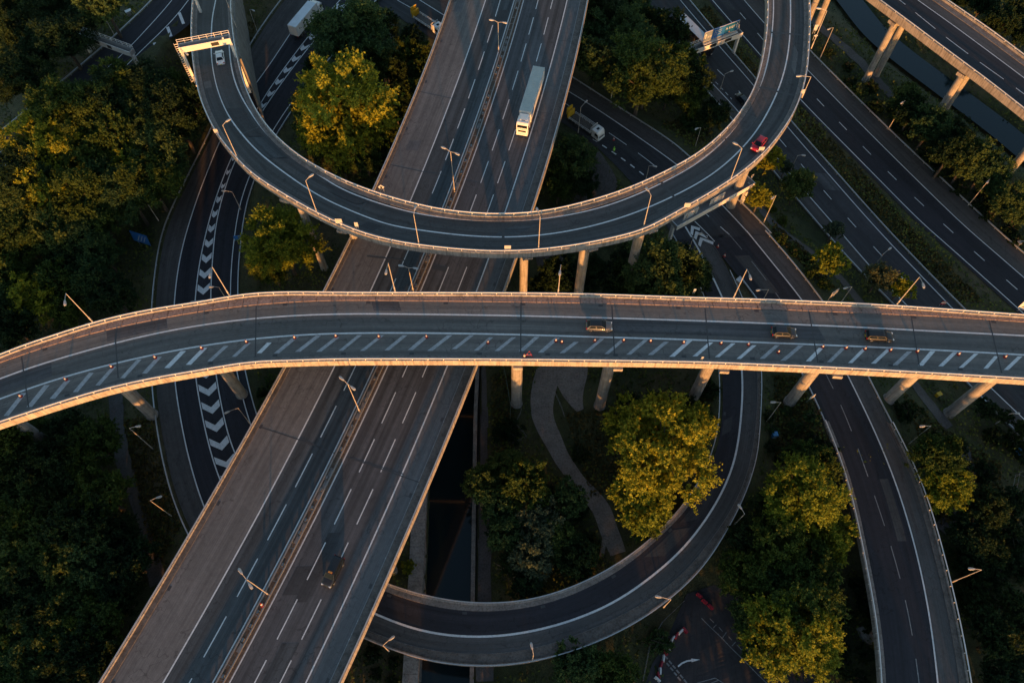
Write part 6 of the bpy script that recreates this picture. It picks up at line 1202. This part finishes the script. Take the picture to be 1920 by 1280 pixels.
def heading(a, b, z): p, q = atz(*a, z), atz(*b, z); return math.atan2(q[1] - p[1], q[0] - p[0])
def along(P, p, back=False):
    i = int(np.argmin(np.linalg.norm(P[:, :2] - np.asarray(p)[:2], axis=1))); i = min(max(i, 1), len(P) - 2); t = P[i + 1] - P[i - 1]; a = math.atan2(t[1], t[0]); return a + math.pi if back else a
up1 = np.array([0, 0, 0.01])
p = at(1123, 614, ZF); car('silver-blue hatchback with dark roof on the flyover, leftmost of the three cars', p + up1, along(f_NW, p), 'car_silver', 4.3, style='hatch', grp='cars on the straight flyover', roofmat='car_black')
p = at(1468, 626, ZF); car('grey hatchback on the flyover, middle of the three cars', p + up1, along(f_NW, p), 'car_grey', 4.1, style='hatch', grp='cars on the straight flyover')
p = at(1646, 633, ZF); car('black estate car on the flyover, rightmost of the three', p + up1, along(f_NW, p), 'car_black', 4.5, style='tall', grp='cars on the straight flyover')
p = at(1421, 274, ZL); car('red hatchback on the right bend of the loop', p + up1, heading((1432, 259), (1410, 287), ZL), 'car_red', 4.0, 1.75, 1.5)
p = atz(414, 112, zl); car('white saloon on the loop under the cream gantry', p + up1, along(l_IW, p, True), 'car_white', 4.5, 1.82, 1.46, 'saloon', roofmat='car_white')
p = at(626, 1073, ZM); tx = car('black taxi heading down the motorway', p + up1, along(m6_D2, p, True), 'car_black', 4.7, 1.85, 1.8, 'tall', name='taxi', cat='taxi')
mb = MB(); mb.box((0.35, 0, 1.86), (0.25, 0.6, 0.14)); mb.build('roof_sign', M['sign_amber'], tx)
p = at(1390, 189, 0); car('dark car half hidden behind the parapet of the loop', p + up1, along(r1_LW, p, True), 'car_black', 4.3, roofmat='car_grey')
# lorries
def cab(root, x0, W, H, col, L=2.2, deflector=True, dark=False):
    """tractor cab whose back is at x0"""
    hw = W / 2; f = x0 + L
    st = [(x0, [(-hw, 0.75), (-hw, H - 0.1), (-hw * 0.9, H), (hw * 0.9, H), (hw, H - 0.1), (hw, 0.75)]), (f - 0.55, [(-hw, 0.5), (-hw, H - 0.12), (-hw * 0.9, H - 0.02), (hw * 0.9, H - 0.02), (hw, H - 0.12), (hw, 0.5)]), (f - 0.18, [(-hw, 0.42), (-hw, H - 0.55), (-hw * 0.88, H - 0.42), (hw * 0.88, H - 0.42), (hw, H - 0.55), (hw, 0.42)]), (f, [(-hw * 0.94, 0.4), (-hw * 0.94, H * 0.56), (-hw * 0.86, H * 0.58), (hw * 0.86, H * 0.58), (hw * 0.94, H * 0.56), (hw * 0.94, 0.4)])]
    co = lofted(st).build('cab', M[col], root)
    mb = MB(); mb.add([(f + 0.012, -hw * 0.86, H * 0.56), (f + 0.012, hw * 0.86, H * 0.56), (f - 0.165, hw * 0.84, H - 0.5), (f - 0.165, -hw * 0.84, H - 0.5)], [(0, 1, 2, 3)]); mb.build('windscreen', M['glass'], co)
    mb = MB(); mb.box((f + 0.01, 0, H * 0.42), (0.06, W * 0.66, 0.42)); mb.build('grille', M['trailer_k'], co)
    mb = MB(); mb.box((f + 0.06, 0, 0.55), (0.18, W * 0.96, 0.34)); mb.build('bumper', M[col], co)
    mb = MB(); mb.box((x0 + L * 0.42, 0, H + 0.03), (0.55, 0.7, 0.08)); mb.build('roof_hatch', M['glass'], co)
    for s in (-1, 1):
        mb = MB(); mb.box((f + 0.05, s * hw * 0.72, 0.72), (0.1, 0.42, 0.22)); mb.build('headlight', M['head'], co)
        mb = MB(); mb.box((f - 0.75, s * (hw + 0.01), H * 0.68), (0.85, 0.03, 0.75)); mb.build('side_window', M['glass'], co)
        mb = MB(); mb.box((f - 0.15, s * (hw + 0.22), H * 0.66), (0.14, 0.24, 0.75)); mb.tube((f - 0.15, s * (hw - 0.05), H * 0.82), (f - 0.15, s * (hw + 0.2), H * 0.78), 0.03, 0.03, 5); mb.build('mirror', M['trailer_k'], co)
    if deflector: lofted([(x0, [(-hw * 0.86, H), (-hw * 0.8, H + 0.62), (hw * 0.8, H + 0.62), (hw * 0.86, H)]), (x0 + 1.2, [(-hw * 0.8, H), (-hw * 0.6, H + 0.12), (hw * 0.6, H + 0.12), (hw * 0.8, H)])]).build('wind_deflector', M[col], co)
    return co
def trailer(root, x0, x1, W, z0, z1, side, roof, ribs=True, rearmat=None):
    hw = W / 2; mb = MB(); mb.box(((x0 + x1) / 2, 0, (z0 + z1) / 2), (x1 - x0, W, z1 - z0)); tb = mb.build('box_body', M[side], root)
    mb = MB(); mb.box(((x0 + x1) / 2, 0, z1 + 0.012), (x1 - x0 - 0.1, W - 0.14, 0.03)); mb.build('roof_sheet', M[roof], tb)
    for s in (-1, 1): mb = MB(); mb.box(((x0 + x1) / 2, s * (hw - 0.03), z1 + 0.02), (x1 - x0, 0.08, 0.07)); mb.build('top_rail', M['steel'], tb)
    if ribs:
        for x in np.arange(x0 + 0.6, x1 - 0.3, 0.62): mb = MB(); mb.box((x, 0, z1 + 0.035), (0.06, W - 0.2, 0.025)); mb.build('roof_bow', M[roof], tb)
    for s in (-1, 1):
        for k in range(4): x = x0 + (k + 0.5) * (x1 - x0) / 4; mb = MB(); mb.box((x + (x1 - x0) / 8, s * (hw + 0.01), (z0 + z1) / 2), (0.05, 0.03, z1 - z0 - 0.2)); mb.build('side_post', M['steel'], tb)
        mb = MB(); mb.box((x0 - 0.015, s * hw * 0.5, (z0 + z1) / 2), (0.04, hw * 0.94, z1 - z0 - 0.25)); mb.build('rear_door', M[rearmat or side], tb)
        mb = MB(); mb.box((x0 - 0.03, s * hw * 0.8, z0 - 0.12), (0.05, 0.4, 0.14)); mb.build('tail_light', M['tail'], tb)
    mb = MB(); mb.box(((x0 + x1) / 2, 0, z0 - 0.18), (x1 - x0 - 0.2, 1.0, 0.3)); mb.build('chassis', M['trailer_k'], root)
    return tb
lane = wmix(m6_D2, m6_RW, 0.5); p = at(975.5, 259, ZM); s0 = near(lane, p)      # front bumper
q = on(lane, arclen(lane), s0 + 8.3); hd = along(lane, q, True)
lt = thing('articulated_lorry', 'white articulated lorry with grey-green trailer roof on the motorway', 'lorry', q + up1, hd)
tr_b = trailer(lt, -8.3, 5.2, 2.5, 1.25, 4.05, 'trailer_w', 'trailer_roof'); cab(lt, 5.85, 2.48, 3.35, 'cab_white', 2.35)
mb = MB(); mb.box((3.6, 1.262, 2.7), (2.2, 0.02, 1.3)); mb.build('side_graphic', M['sign_blue'], tr_b)
for x in (-6.6, -5.3, -4.0, 4.2, 7.2):
    for s in (-1, 1): wheel(lt, x, s * 1.08, 0.5, 0.32)
mb = MB(); mb.box((6.0, 0, 0.9), (4.2, 0.9, 0.3)); mb.build('tractor_frame', M['trailer_k'], lt)
P_ = wmix(g_LW, g_CL, 0.5); r0 = atz(557, 75, zg); s0 = near(P_, r0); q = on(P_, arclen(P_), s0 - 6.2); bl = thing('box_lorry', 'white box lorry with a round emblem driving away at the top left', 'lorry', q + up1, along(P_, q, True))
bt = trailer(bl, -6.2, 4.0, 2.5, 1.2, 4.0, 'trailer_w', 'trailer_rw', False); cab(bl, 4.3, 2.45, 3.1, 'cab_white', 2.0)
for s in (-1, 1):
    mb = MB(); mb.add([(-2.3 + 0.75 * math.cos(k * 0.393), s * 1.266, 2.75 + 0.75 * math.sin(k * 0.393)) for k in range(16)], [tuple(range(16))]); em = mb.build('emblem', M['trailer_k'], bt)
    mb = MB(); mb.add([(-2.3 + 0.52 * math.cos(k * 0.393), s * 1.272, 2.75 + 0.52 * math.sin(k * 0.393)) for k in range(16)], [tuple(range(16))]); mb.build('emblem_field', M['trailer_w'], bt)
for x in (-4.6, -3.3, 5.0):
    for s in (-1, 1): wheel(bl, x, s * 1.05, 0.48, 0.3)
P_ = wmix(r1_LW, r1_D, 0.62); a_ = at(1327, 108, 0); s0 = near(P_, a_); dirn = along(P_, a_); q = a_ - np.array([math.cos(dirn), math.sin(dirn), 0]) * 6.5
dl_ = thing('dark_lorry', 'dark-sided lorry with a pale roof passing under the blue sign gantry', 'lorry', q + up1, dirn)
trailer(dl_, -7.0, 4.2, 2.5, 1.2, 3.9, 'trailer_k', 'trailer_rw', False); cab(dl_, 4.5, 2.45, 3.0, 'car_black', 2.1, False)
for x in (-5.4, -4.1, 2.8, 5.5):
    for s in (-1, 1): wheel(dl_, x, s * 1.05, 0.48, 0.3)
def impact_truck(p, rz, label):
    """maintenance truck: cab, dropside bed, yellow crash cushion with arrow board at the rear"""
    t = thing('maintenance_truck', label, 'truck', p, rz); L = 11.6
    mb = MB(); mb.box((0.0, 0, 0.85), (8.6, 1.0, 0.3)); mb.build('chassis', M['trailer_k'], t)
    mb = MB(); mb.box((-0.6, 0, 1.12), (6.6, 2.4, 0.12)); bed = mb.build('bed', M['path'], t)
    for s in (-1, 1):
        mb = MB()
        for zz in (1.45, 1.85): mb.tube((-3.9, s * 1.18, zz), (2.7, s * 1.18, zz), 0.05, 0.05, 6)
        for x in np.linspace(-3.9, 2.7, 7): mb.tube((x, s * 1.18, 1.15), (x, s * 1.18, 1.87), 0.045, 0.045, 6)
        mb.build('side_rail', M['rail'], bed)
    mb = MB()
    for y in np.linspace(-1.15, 1.15, 6): mb.tube((2.85, y, 1.15), (2.85, y, 3.0), 0.05, 0.05, 6)
    for zz in (1.6, 2.3, 3.0): mb.tube((2.85, -1.15, zz), (2.85, 1.15, zz), 0.05, 0.05, 6)
    mb.build('headboard', M['rail'], bed)
    cab(t, 3.2, 2.35, 2.75, 'cab_white', 2.1, False)
    mb = MB(); mb.box((-4.35, 0, 1.9), (0.35, 2.3, 1.7)); cu = mb.build('crash_cushion', M['yellow'], t)
    for k in range(3): mb = MB(); mb.box((-4.57, -0.72 + k * 0.72, 1.9), (0.06, 0.34, 1.6)); mb.build('panel', M['sign_grey'], cu)
    mb = MB(); mb.box((-4.9, 0, 2.7), (0.25, 1.9, 1.9)); ab = mb.build('arrow_board', M['yellow'], t)
    for k in range(5): mb = MB(); mb.tube((-5.03, -0.7 + 0.35 * k, 2.3 + 0.3 * (2 - abs(2 - k))), (-5.06, -0.7 + 0.35 * k, 2.3 + 0.3 * (2 - abs(2 - k))), 0.1, 0.1, 8); mb.build('lamp_disc', M['sign_amber'], ab)
    for x in (-2.9, -1.7, 4.2):
        for s in (-1, 1): wheel(t, x, s * 1.02, 0.46, 0.3)
    return t
a_, b_ = atz(1129, 264, ze), atz(1062, 218, ze); impact_truck((a_ + b_) / 2 + up1, math.atan2(a_[1] - b_[1], a_[0] - b_[0]), 'white-cabbed maintenance truck with yellow crash cushion right of the motorway')
b_ = atz(777, 34, ze); a_ = atz(845, 78, ze); d_ = (a_ - b_) / np.linalg.norm(a_ - b_); impact_truck(b_ + d_ * 5.0 + up1, math.atan2(d_[1], d_[0]), 'maintenance truck with yellow crash cushion half under the motorway at the top')
# ---- road worker
def person(p, rz, label):
    root = thing('person', label, 'person', p, rz)
    J = [((0, 0, 0.95), 0.17), ((0, 0, 1.18), 0.16), ((0, 0, 1.42), 0.17), ((0.02, 0, 1.55), 0.065), ((0.04, 0, 1.68), 0.10), ((0.04, 0, 1.78), 0.085)]
    E_ = [(0, 1), (1, 2), (2, 3), (3, 4), (4, 5)]
    def chain(start, pts):
        prev = start
        for q, r in pts: J.append((q, r)); E_.append((prev, len(J) - 1)); prev = len(J) - 1
    chain(0, [((0.02, 0.10, 0.88), 0.11), ((0.16, 0.11, 0.50), 0.075), ((0.12, 0.11, 0.09), 0.05), ((0.28, 0.12, 0.05), 0.045)])
    chain(0, [((-0.02, -0.10, 0.88), 0.11), ((-0.06, -0.11, 0.48), 0.075), ((-0.26, -0.11, 0.09), 0.05), ((-0.12, -0.12, 0.05), 0.045)])
    chain(2, [((0.0, 0.21, 1.40), 0.075), ((-0.12, 0.27, 1.13), 0.05), ((0.05, 0.28, 0.92), 0.037), ((0.09, 0.28, 0.83), 0.034)])
    chain(2, [((0.0, -0.21, 1.40), 0.075), ((0.16, -0.27, 1.16), 0.05), ((0.36, -0.22, 1.08), 0.037), ((0.44, -0.20, 1.07), 0.034)])
    me = bpy.data.meshes.new('body'); me.from_pydata([j[0] for j in J], E_, []); o = link('body', me, M['worker_dark'], root)
    md = o.modifiers.new('skin', 'SKIN'); sv = me.skin_vertices[0].data if me.skin_vertices else None
    if sv is None:
        bpy.context.view_layer.objects.active = o; o.select_set(True); bpy.ops.mesh.customdata_skin_add(); sv = me.skin_vertices[0].data
    for i, j in enumerate(J): sv[i].radius = (j[1], j[1]); sv[i].use_root = i == 0
    o.modifiers.new('sub', 'SUBSURF').render_levels = 2
    def rings(zs, name, mat):
        mb = MB(); n = 14; vs = [(cx + a * math.cos(2 * math.pi * k / n), b * math.sin(2 * math.pi * k / n), z) for z, a, b, cx in zs for k in range(n)]
        fs = [(i * n + k, i * n + (k + 1) % n, (i + 1) * n + (k + 1) % n, (i + 1) * n + k) for i in range(len(zs) - 1) for k in range(n)]; mb.add(vs, fs); return mb.build(name, M[mat], root, True)
    v = rings([(0.80, 0.21, 0.26, 0), (1.0, 0.20, 0.24, 0), (1.2, 0.19, 0.24, 0), (1.40, 0.19, 0.27, 0), (1.50, 0.12, 0.16, 0.01)], 'hi_vis_jacket', 'hivis')
    for z in (0.98, 1.2): mb = MB(); mb.tube((0, 0, z), (0, 0, z + 0.06), 0.262, 0.26, 14, False); mb.build('reflective_band', M['sign_w'], v)
    rings([(1.70, 0.135, 0.125, 0.04), (1.76, 0.13, 0.12, 0.04), (1.84, 0.09, 0.085, 0.04), (1.87, 0.01, 0.01, 0.04)], 'helmet', 'hivis')
    return root
M['worker_dark'] = paint('work_trousers_and_skin', (0.10, 0.22, 0.03), 0.8); M['hivis'] = paint('hi_vis_fabric', (0.30, 0.72, 0.05), 0.7)
person(atz(1150.5, 286, ze) + np.array([0, 0, 0.015]), math.radians(-110), 'person in bright green hi-vis clothing walking on the cross road')
# ---- plastic road barriers round the yard
def plastic_barrier(p, rz, mat, label):
    root = thing('plastic_barrier', label, 'barrier', p, rz, 'red and white plastic barriers')
    lofted([(-0.56, [(-0.24, 0), (-0.12, 0.35), (-0.10, 0.95), (0.10, 0.95), (0.12, 0.35), (0.24, 0)]), (0.56, [(-0.24, 0), (-0.12, 0.35), (-0.10, 0.95), (0.10, 0.95), (0.12, 0.35), (0.24, 0)])]).build('shell', M[mat], root)
    mb = MB(); mb.box((0, 0, 0.97), (0.8, 0.26, 0.08)); mb.build('cap', M[mat], root)
def yz(u, v): return (1200 + u / 6.4, 1080 + v / 6.4)
prev = None
for k, (u, v, mt, lab) in enumerate(((205, 1235, 'plastic_w', 'white barrier at the bottom end of the yard row'), (215, 1190, 'red', 'red barrier second from the bottom of the yard row'), (237, 1138, 'plastic_w', 'white barrier third from the bottom of the yard row'), (252, 1058, 'red', 'red barrier fourth from the bottom of the yard row'), (277, 985, 'plastic_w', 'white barrier beside the double dashed line'), (302, 912, 'red', 'red barrier above the double dashed line'), (343, 848, 'plastic_w', 'white barrier standing apart in the middle of the row'), (385, 755, 'plastic_w', 'white barrier at the start of the upper curve'), (432, 712, 'red', 'red barrier on the upper curve between two white ones'), (480, 670, 'plastic_w', 'white barrier on the upper curve next to the end'), (535, 650, 'red', 'red barrier at the upper end of the curved row'), (275, 740, 'red', 'red barrier lying outside the row in the grass'), (705, 235, 'red', 'red barrier topmost of the three by the trees'), (768, 308, 'red', 'red barrier middle of the three by the trees'), (840, 370, 'red', 'red barrier lowest of the three by the trees'))):
    rz = {0: -0.75, 1: 1.75, 2: 1.45, 3: 1.2, 4: 1.4, 5: 2.0, 6: 1.6, 7: 0.95, 8: 1.0, 9: 0.75, 10: -0.9, 11: 1.1}.get(k, -0.75)
    plastic_barrier(on_ground(*yz(u, v)) + np.array([0, 0, 0.09]), rz, mt, lab)
def ground_mark(pts, w, name='bay_line', mat='white_w'):
    P = np.array([on_ground(*yz(*q)) for q in pts]); P = resample(P, 0.8); P[:, 2] = [gz(x, y) + 0.12 for x, y in P[:, :2]]; mb = MB(); ribbon(mb, P, w); mb.build(name, M[mat], yard)
ground_mark([(735, 500), (1000, 760), (1260, 1020), (1520, 1280)], 0.13)
for a, b in (((835, 505), (885, 555)), ((945, 610), (990, 660)), ((1060, 720), (1100, 765)), ((1160, 820), (1220, 885)), ((1385, 1050), (1440, 1100)), ((1500, 1155), (1550, 1210)), ((875, 620), (915, 580)), ((985, 740), (1035, 670)), ((1100, 835), (1145, 785)), ((1210, 960), (1230, 940)), ((1435, 1185), (1480, 1125)), ((680, 1280), (900, 1218)), ((900, 1218), (1000, 1280)), ((850, 1280), (940, 1245))): ground_mark([a, b], 0.12)
for a, b in (((300, 955), (330, 990)), ((345, 1010), (380, 1050)), ((390, 1065), (425, 1105)), ((435, 1120), (470, 1160)), ((480, 1180), (515, 1220)), ((525, 1235), (560, 1280)), ((318, 1038), (350, 1075)), ((362, 1092), (397, 1130)), ((407, 1150), (440, 1187)), ((450, 1205), (487, 1248))): ground_mark([a, b], 0.28, 'dash')
ground_mark([(455, 1080), (510, 1035), (570, 1012), (625, 1005)], 0.25, 'arrow_shaft', 'white')
mb = MB(); mb.add([on_ground(*yz(u, v)) + np.array([0, 0, 0.13]) for u, v in ((612, 985), (720, 997), (618, 1028))], [(0, 1, 2)]); mb.build('arrow_head', M['white'], yard)
# ---- odds and ends on the ground
M['wood'] = concrete('weathered_wood', (0.26, 0.24, 0.21), 0.3, 2.0)
p = on_ground(1130, 1028); bn = thing('bench', 'weathered slatted bench in the clearing near the curved ramp', 'bench', p, 1.35)
for k in range(4): mb = MB(); mb.box((0, -0.35 + k * 0.17, 0.46), (3.2, 0.13, 0.06)); mb.build('seat_slat', M['wood'], bn)
for k in range(3): mb = MB(); mb.box((0, 0.36, 0.6 + k * 0.16), (3.2, 0.05, 0.12)); mb.build('back_slat', M['wood'], bn)
for x in (-1.3, 1.3):
    for y in (-0.3, 0.3): mb = MB(); mb.box((x, y, 0.2), (0.12, 0.1, 0.5)); mb.build('leg', M['steel_d'], bn)
M['bin_blue'] = paint('blue_bin', (0.04, 0.22, 0.45), 0.4)
def cabinet(px, py, d, mat, label, rz=0.1, name='utility_cabinet', cat='cabinet'):
    p = on_ground(px, py); root = thing(name, label, cat, p, rz); mb = MB(); mb.box((0, 0, d[2] / 2), d, 0, 0.96); mb.build('box', M[mat], root); mb = MB(); mb.box((0, 0, d[2] + 0.05), (d[0] + 0.12, d[1] + 0.12, 0.1)); mb.build('lid', M[mat], root); mb = MB(); mb.box((0, -d[1] / 2 - 0.01, d[2] * 0.5), (d[0] * 0.8, 0.04, d[2] * 0.75)); mb.build('door', M['steel'], root)
cabinet(1450, 818, (0.8, 0.8, 1.3), 'bin_blue', 'small blue box on the grass between the ramps'); cabinet(1906, 850, (1.3, 1.0, 1.1), 'bin_blue', 'blue box at the right edge below the flyover', 0.5); cabinet(1757, 742, (0.9, 0.7, 1.0), 'yellow', 'yellow grit bin beside the right-hand flyover column', 0.4, 'grit_bin', 'grit bin')
cabinet(1384, 530, (1.2, 0.9, 1.2), 'steel', 'grey cabinet on the nose between the ramps', 0.7); cabinet(1908, 460, (1.2, 0.8, 1.3), 'steel', 'pale cabinet beyond the far carriageway at the right edge', 0.4); cabinet(245, 30, (1.4, 0.9, 1.4), 'steel', 'grey cabinet beside the corner road', 0.6)
def fence(px, label, h=1.6, sp=2.2, mat='steel_d', name='mesh_fence'):
    P = np.array([on_ground(*q) for q in px]); P = resample(P, 1.0); P[:, 2] = [gz(x, y) for x, y in P[:, :2]]; root = thing(name, label, 'fence')
    s = arclen(P); 
    for hh in (0.35, h): mb = MB(); sweep(mb, P, rect(-0.02, 0.02, hh - 0.05, hh)); mb.build('rail', M[mat], root)
    for d in np.arange(0, s[-1], sp): q = on(P, s, d); mb = MB(); mb.tube((q[0], q[1], q[2] - 0.2), (q[0], q[1], q[2] + h + 0.08), 0.045, 0.045, 6); mb.build('post', M[mat], root)
M['green_rail'] = paint('green_fence_paint', (0.10, 0.17, 0.15), 0.5)
fence(T(1, 1, (905, 770), (930, 900), (945, 1000), (935, 1190)), 'green fence beside the first flyover column', 1.5, mat='green_rail'); fence(T(1, 1, (985, 985), (1010, 1010), (970, 1090), (1035, 1160), (955, 1200)), 'zigzag fence on the slope below the first flyover column', 1.0, mat='steel_d'); fence(T(1, 1, (1195, 925), (1225, 990), (1245, 1050)), 'short fence at the edge of the concrete apron', 1.0, mat='steel_d')
fence(T(2, 2, (1550, 320), (1650, 360), (1780, 430), (1900, 510)), 'mesh fence across the lower right corner', 1.8); fence(T(2, 2, (1900, 130), (1855, 110), (1825, 250), (1800, 430)), 'mesh fence of the enclosure at the right edge', 1.8); fence(T(1, 2, (1905, 830), (1790, 940), (1720, 1060), (1680, 1270)), 'thin wire fence between the curved ramp and the yard', 1.3)
# fallen tank and pier block near the lower right ramp
p = on_ground(1625, 1190); tk = thing('concrete_pier', 'half-round concrete block under the left rail of the right-hand ramp', 'block', p, 0.2); mb = MB(); mb.prism([(1.3 * math.cos(k * math.pi / 8), 1.3 * math.sin(k * math.pi / 8) - 0.3) for k in range(8, 17)] + [(1.3, 1.4), (-1.3, 1.4)], -0.3, 1.1); mb.build('block', M['conc_d'], tk)
# bare twiggy shrub in the canal thicket
for px, py, lab in ((950, 1070, 'bare twiggy shrub at the foot of the canal thicket'), (930, 1010, 'bare brown shrub beside the towpath')):
    p = on_ground(px, py); bs = thing('bare_shrub', lab, 'shrub', p); rr = random.Random(px)
    for k in range(16):
        a = rr.uniform(0, 6.28); L = rr.uniform(2.0, 3.6); mb = MB(); q = Vector((0, 0, 0.1)); d = Vector((math.cos(a) * 0.5, math.sin(a) * 0.5, 1)).normalized()
        for j in range(6): n_ = q + d * L / 6; mb.tube(q, n_, 0.05 - j * 0.007, 0.045 - j * 0.007, 4, False); q = n_; d = (d + Vector((math.cos(a) * 0.25, math.sin(a) * 0.25, -0.22))).normalized()
        mb.build('branch', M['wood'], bs)
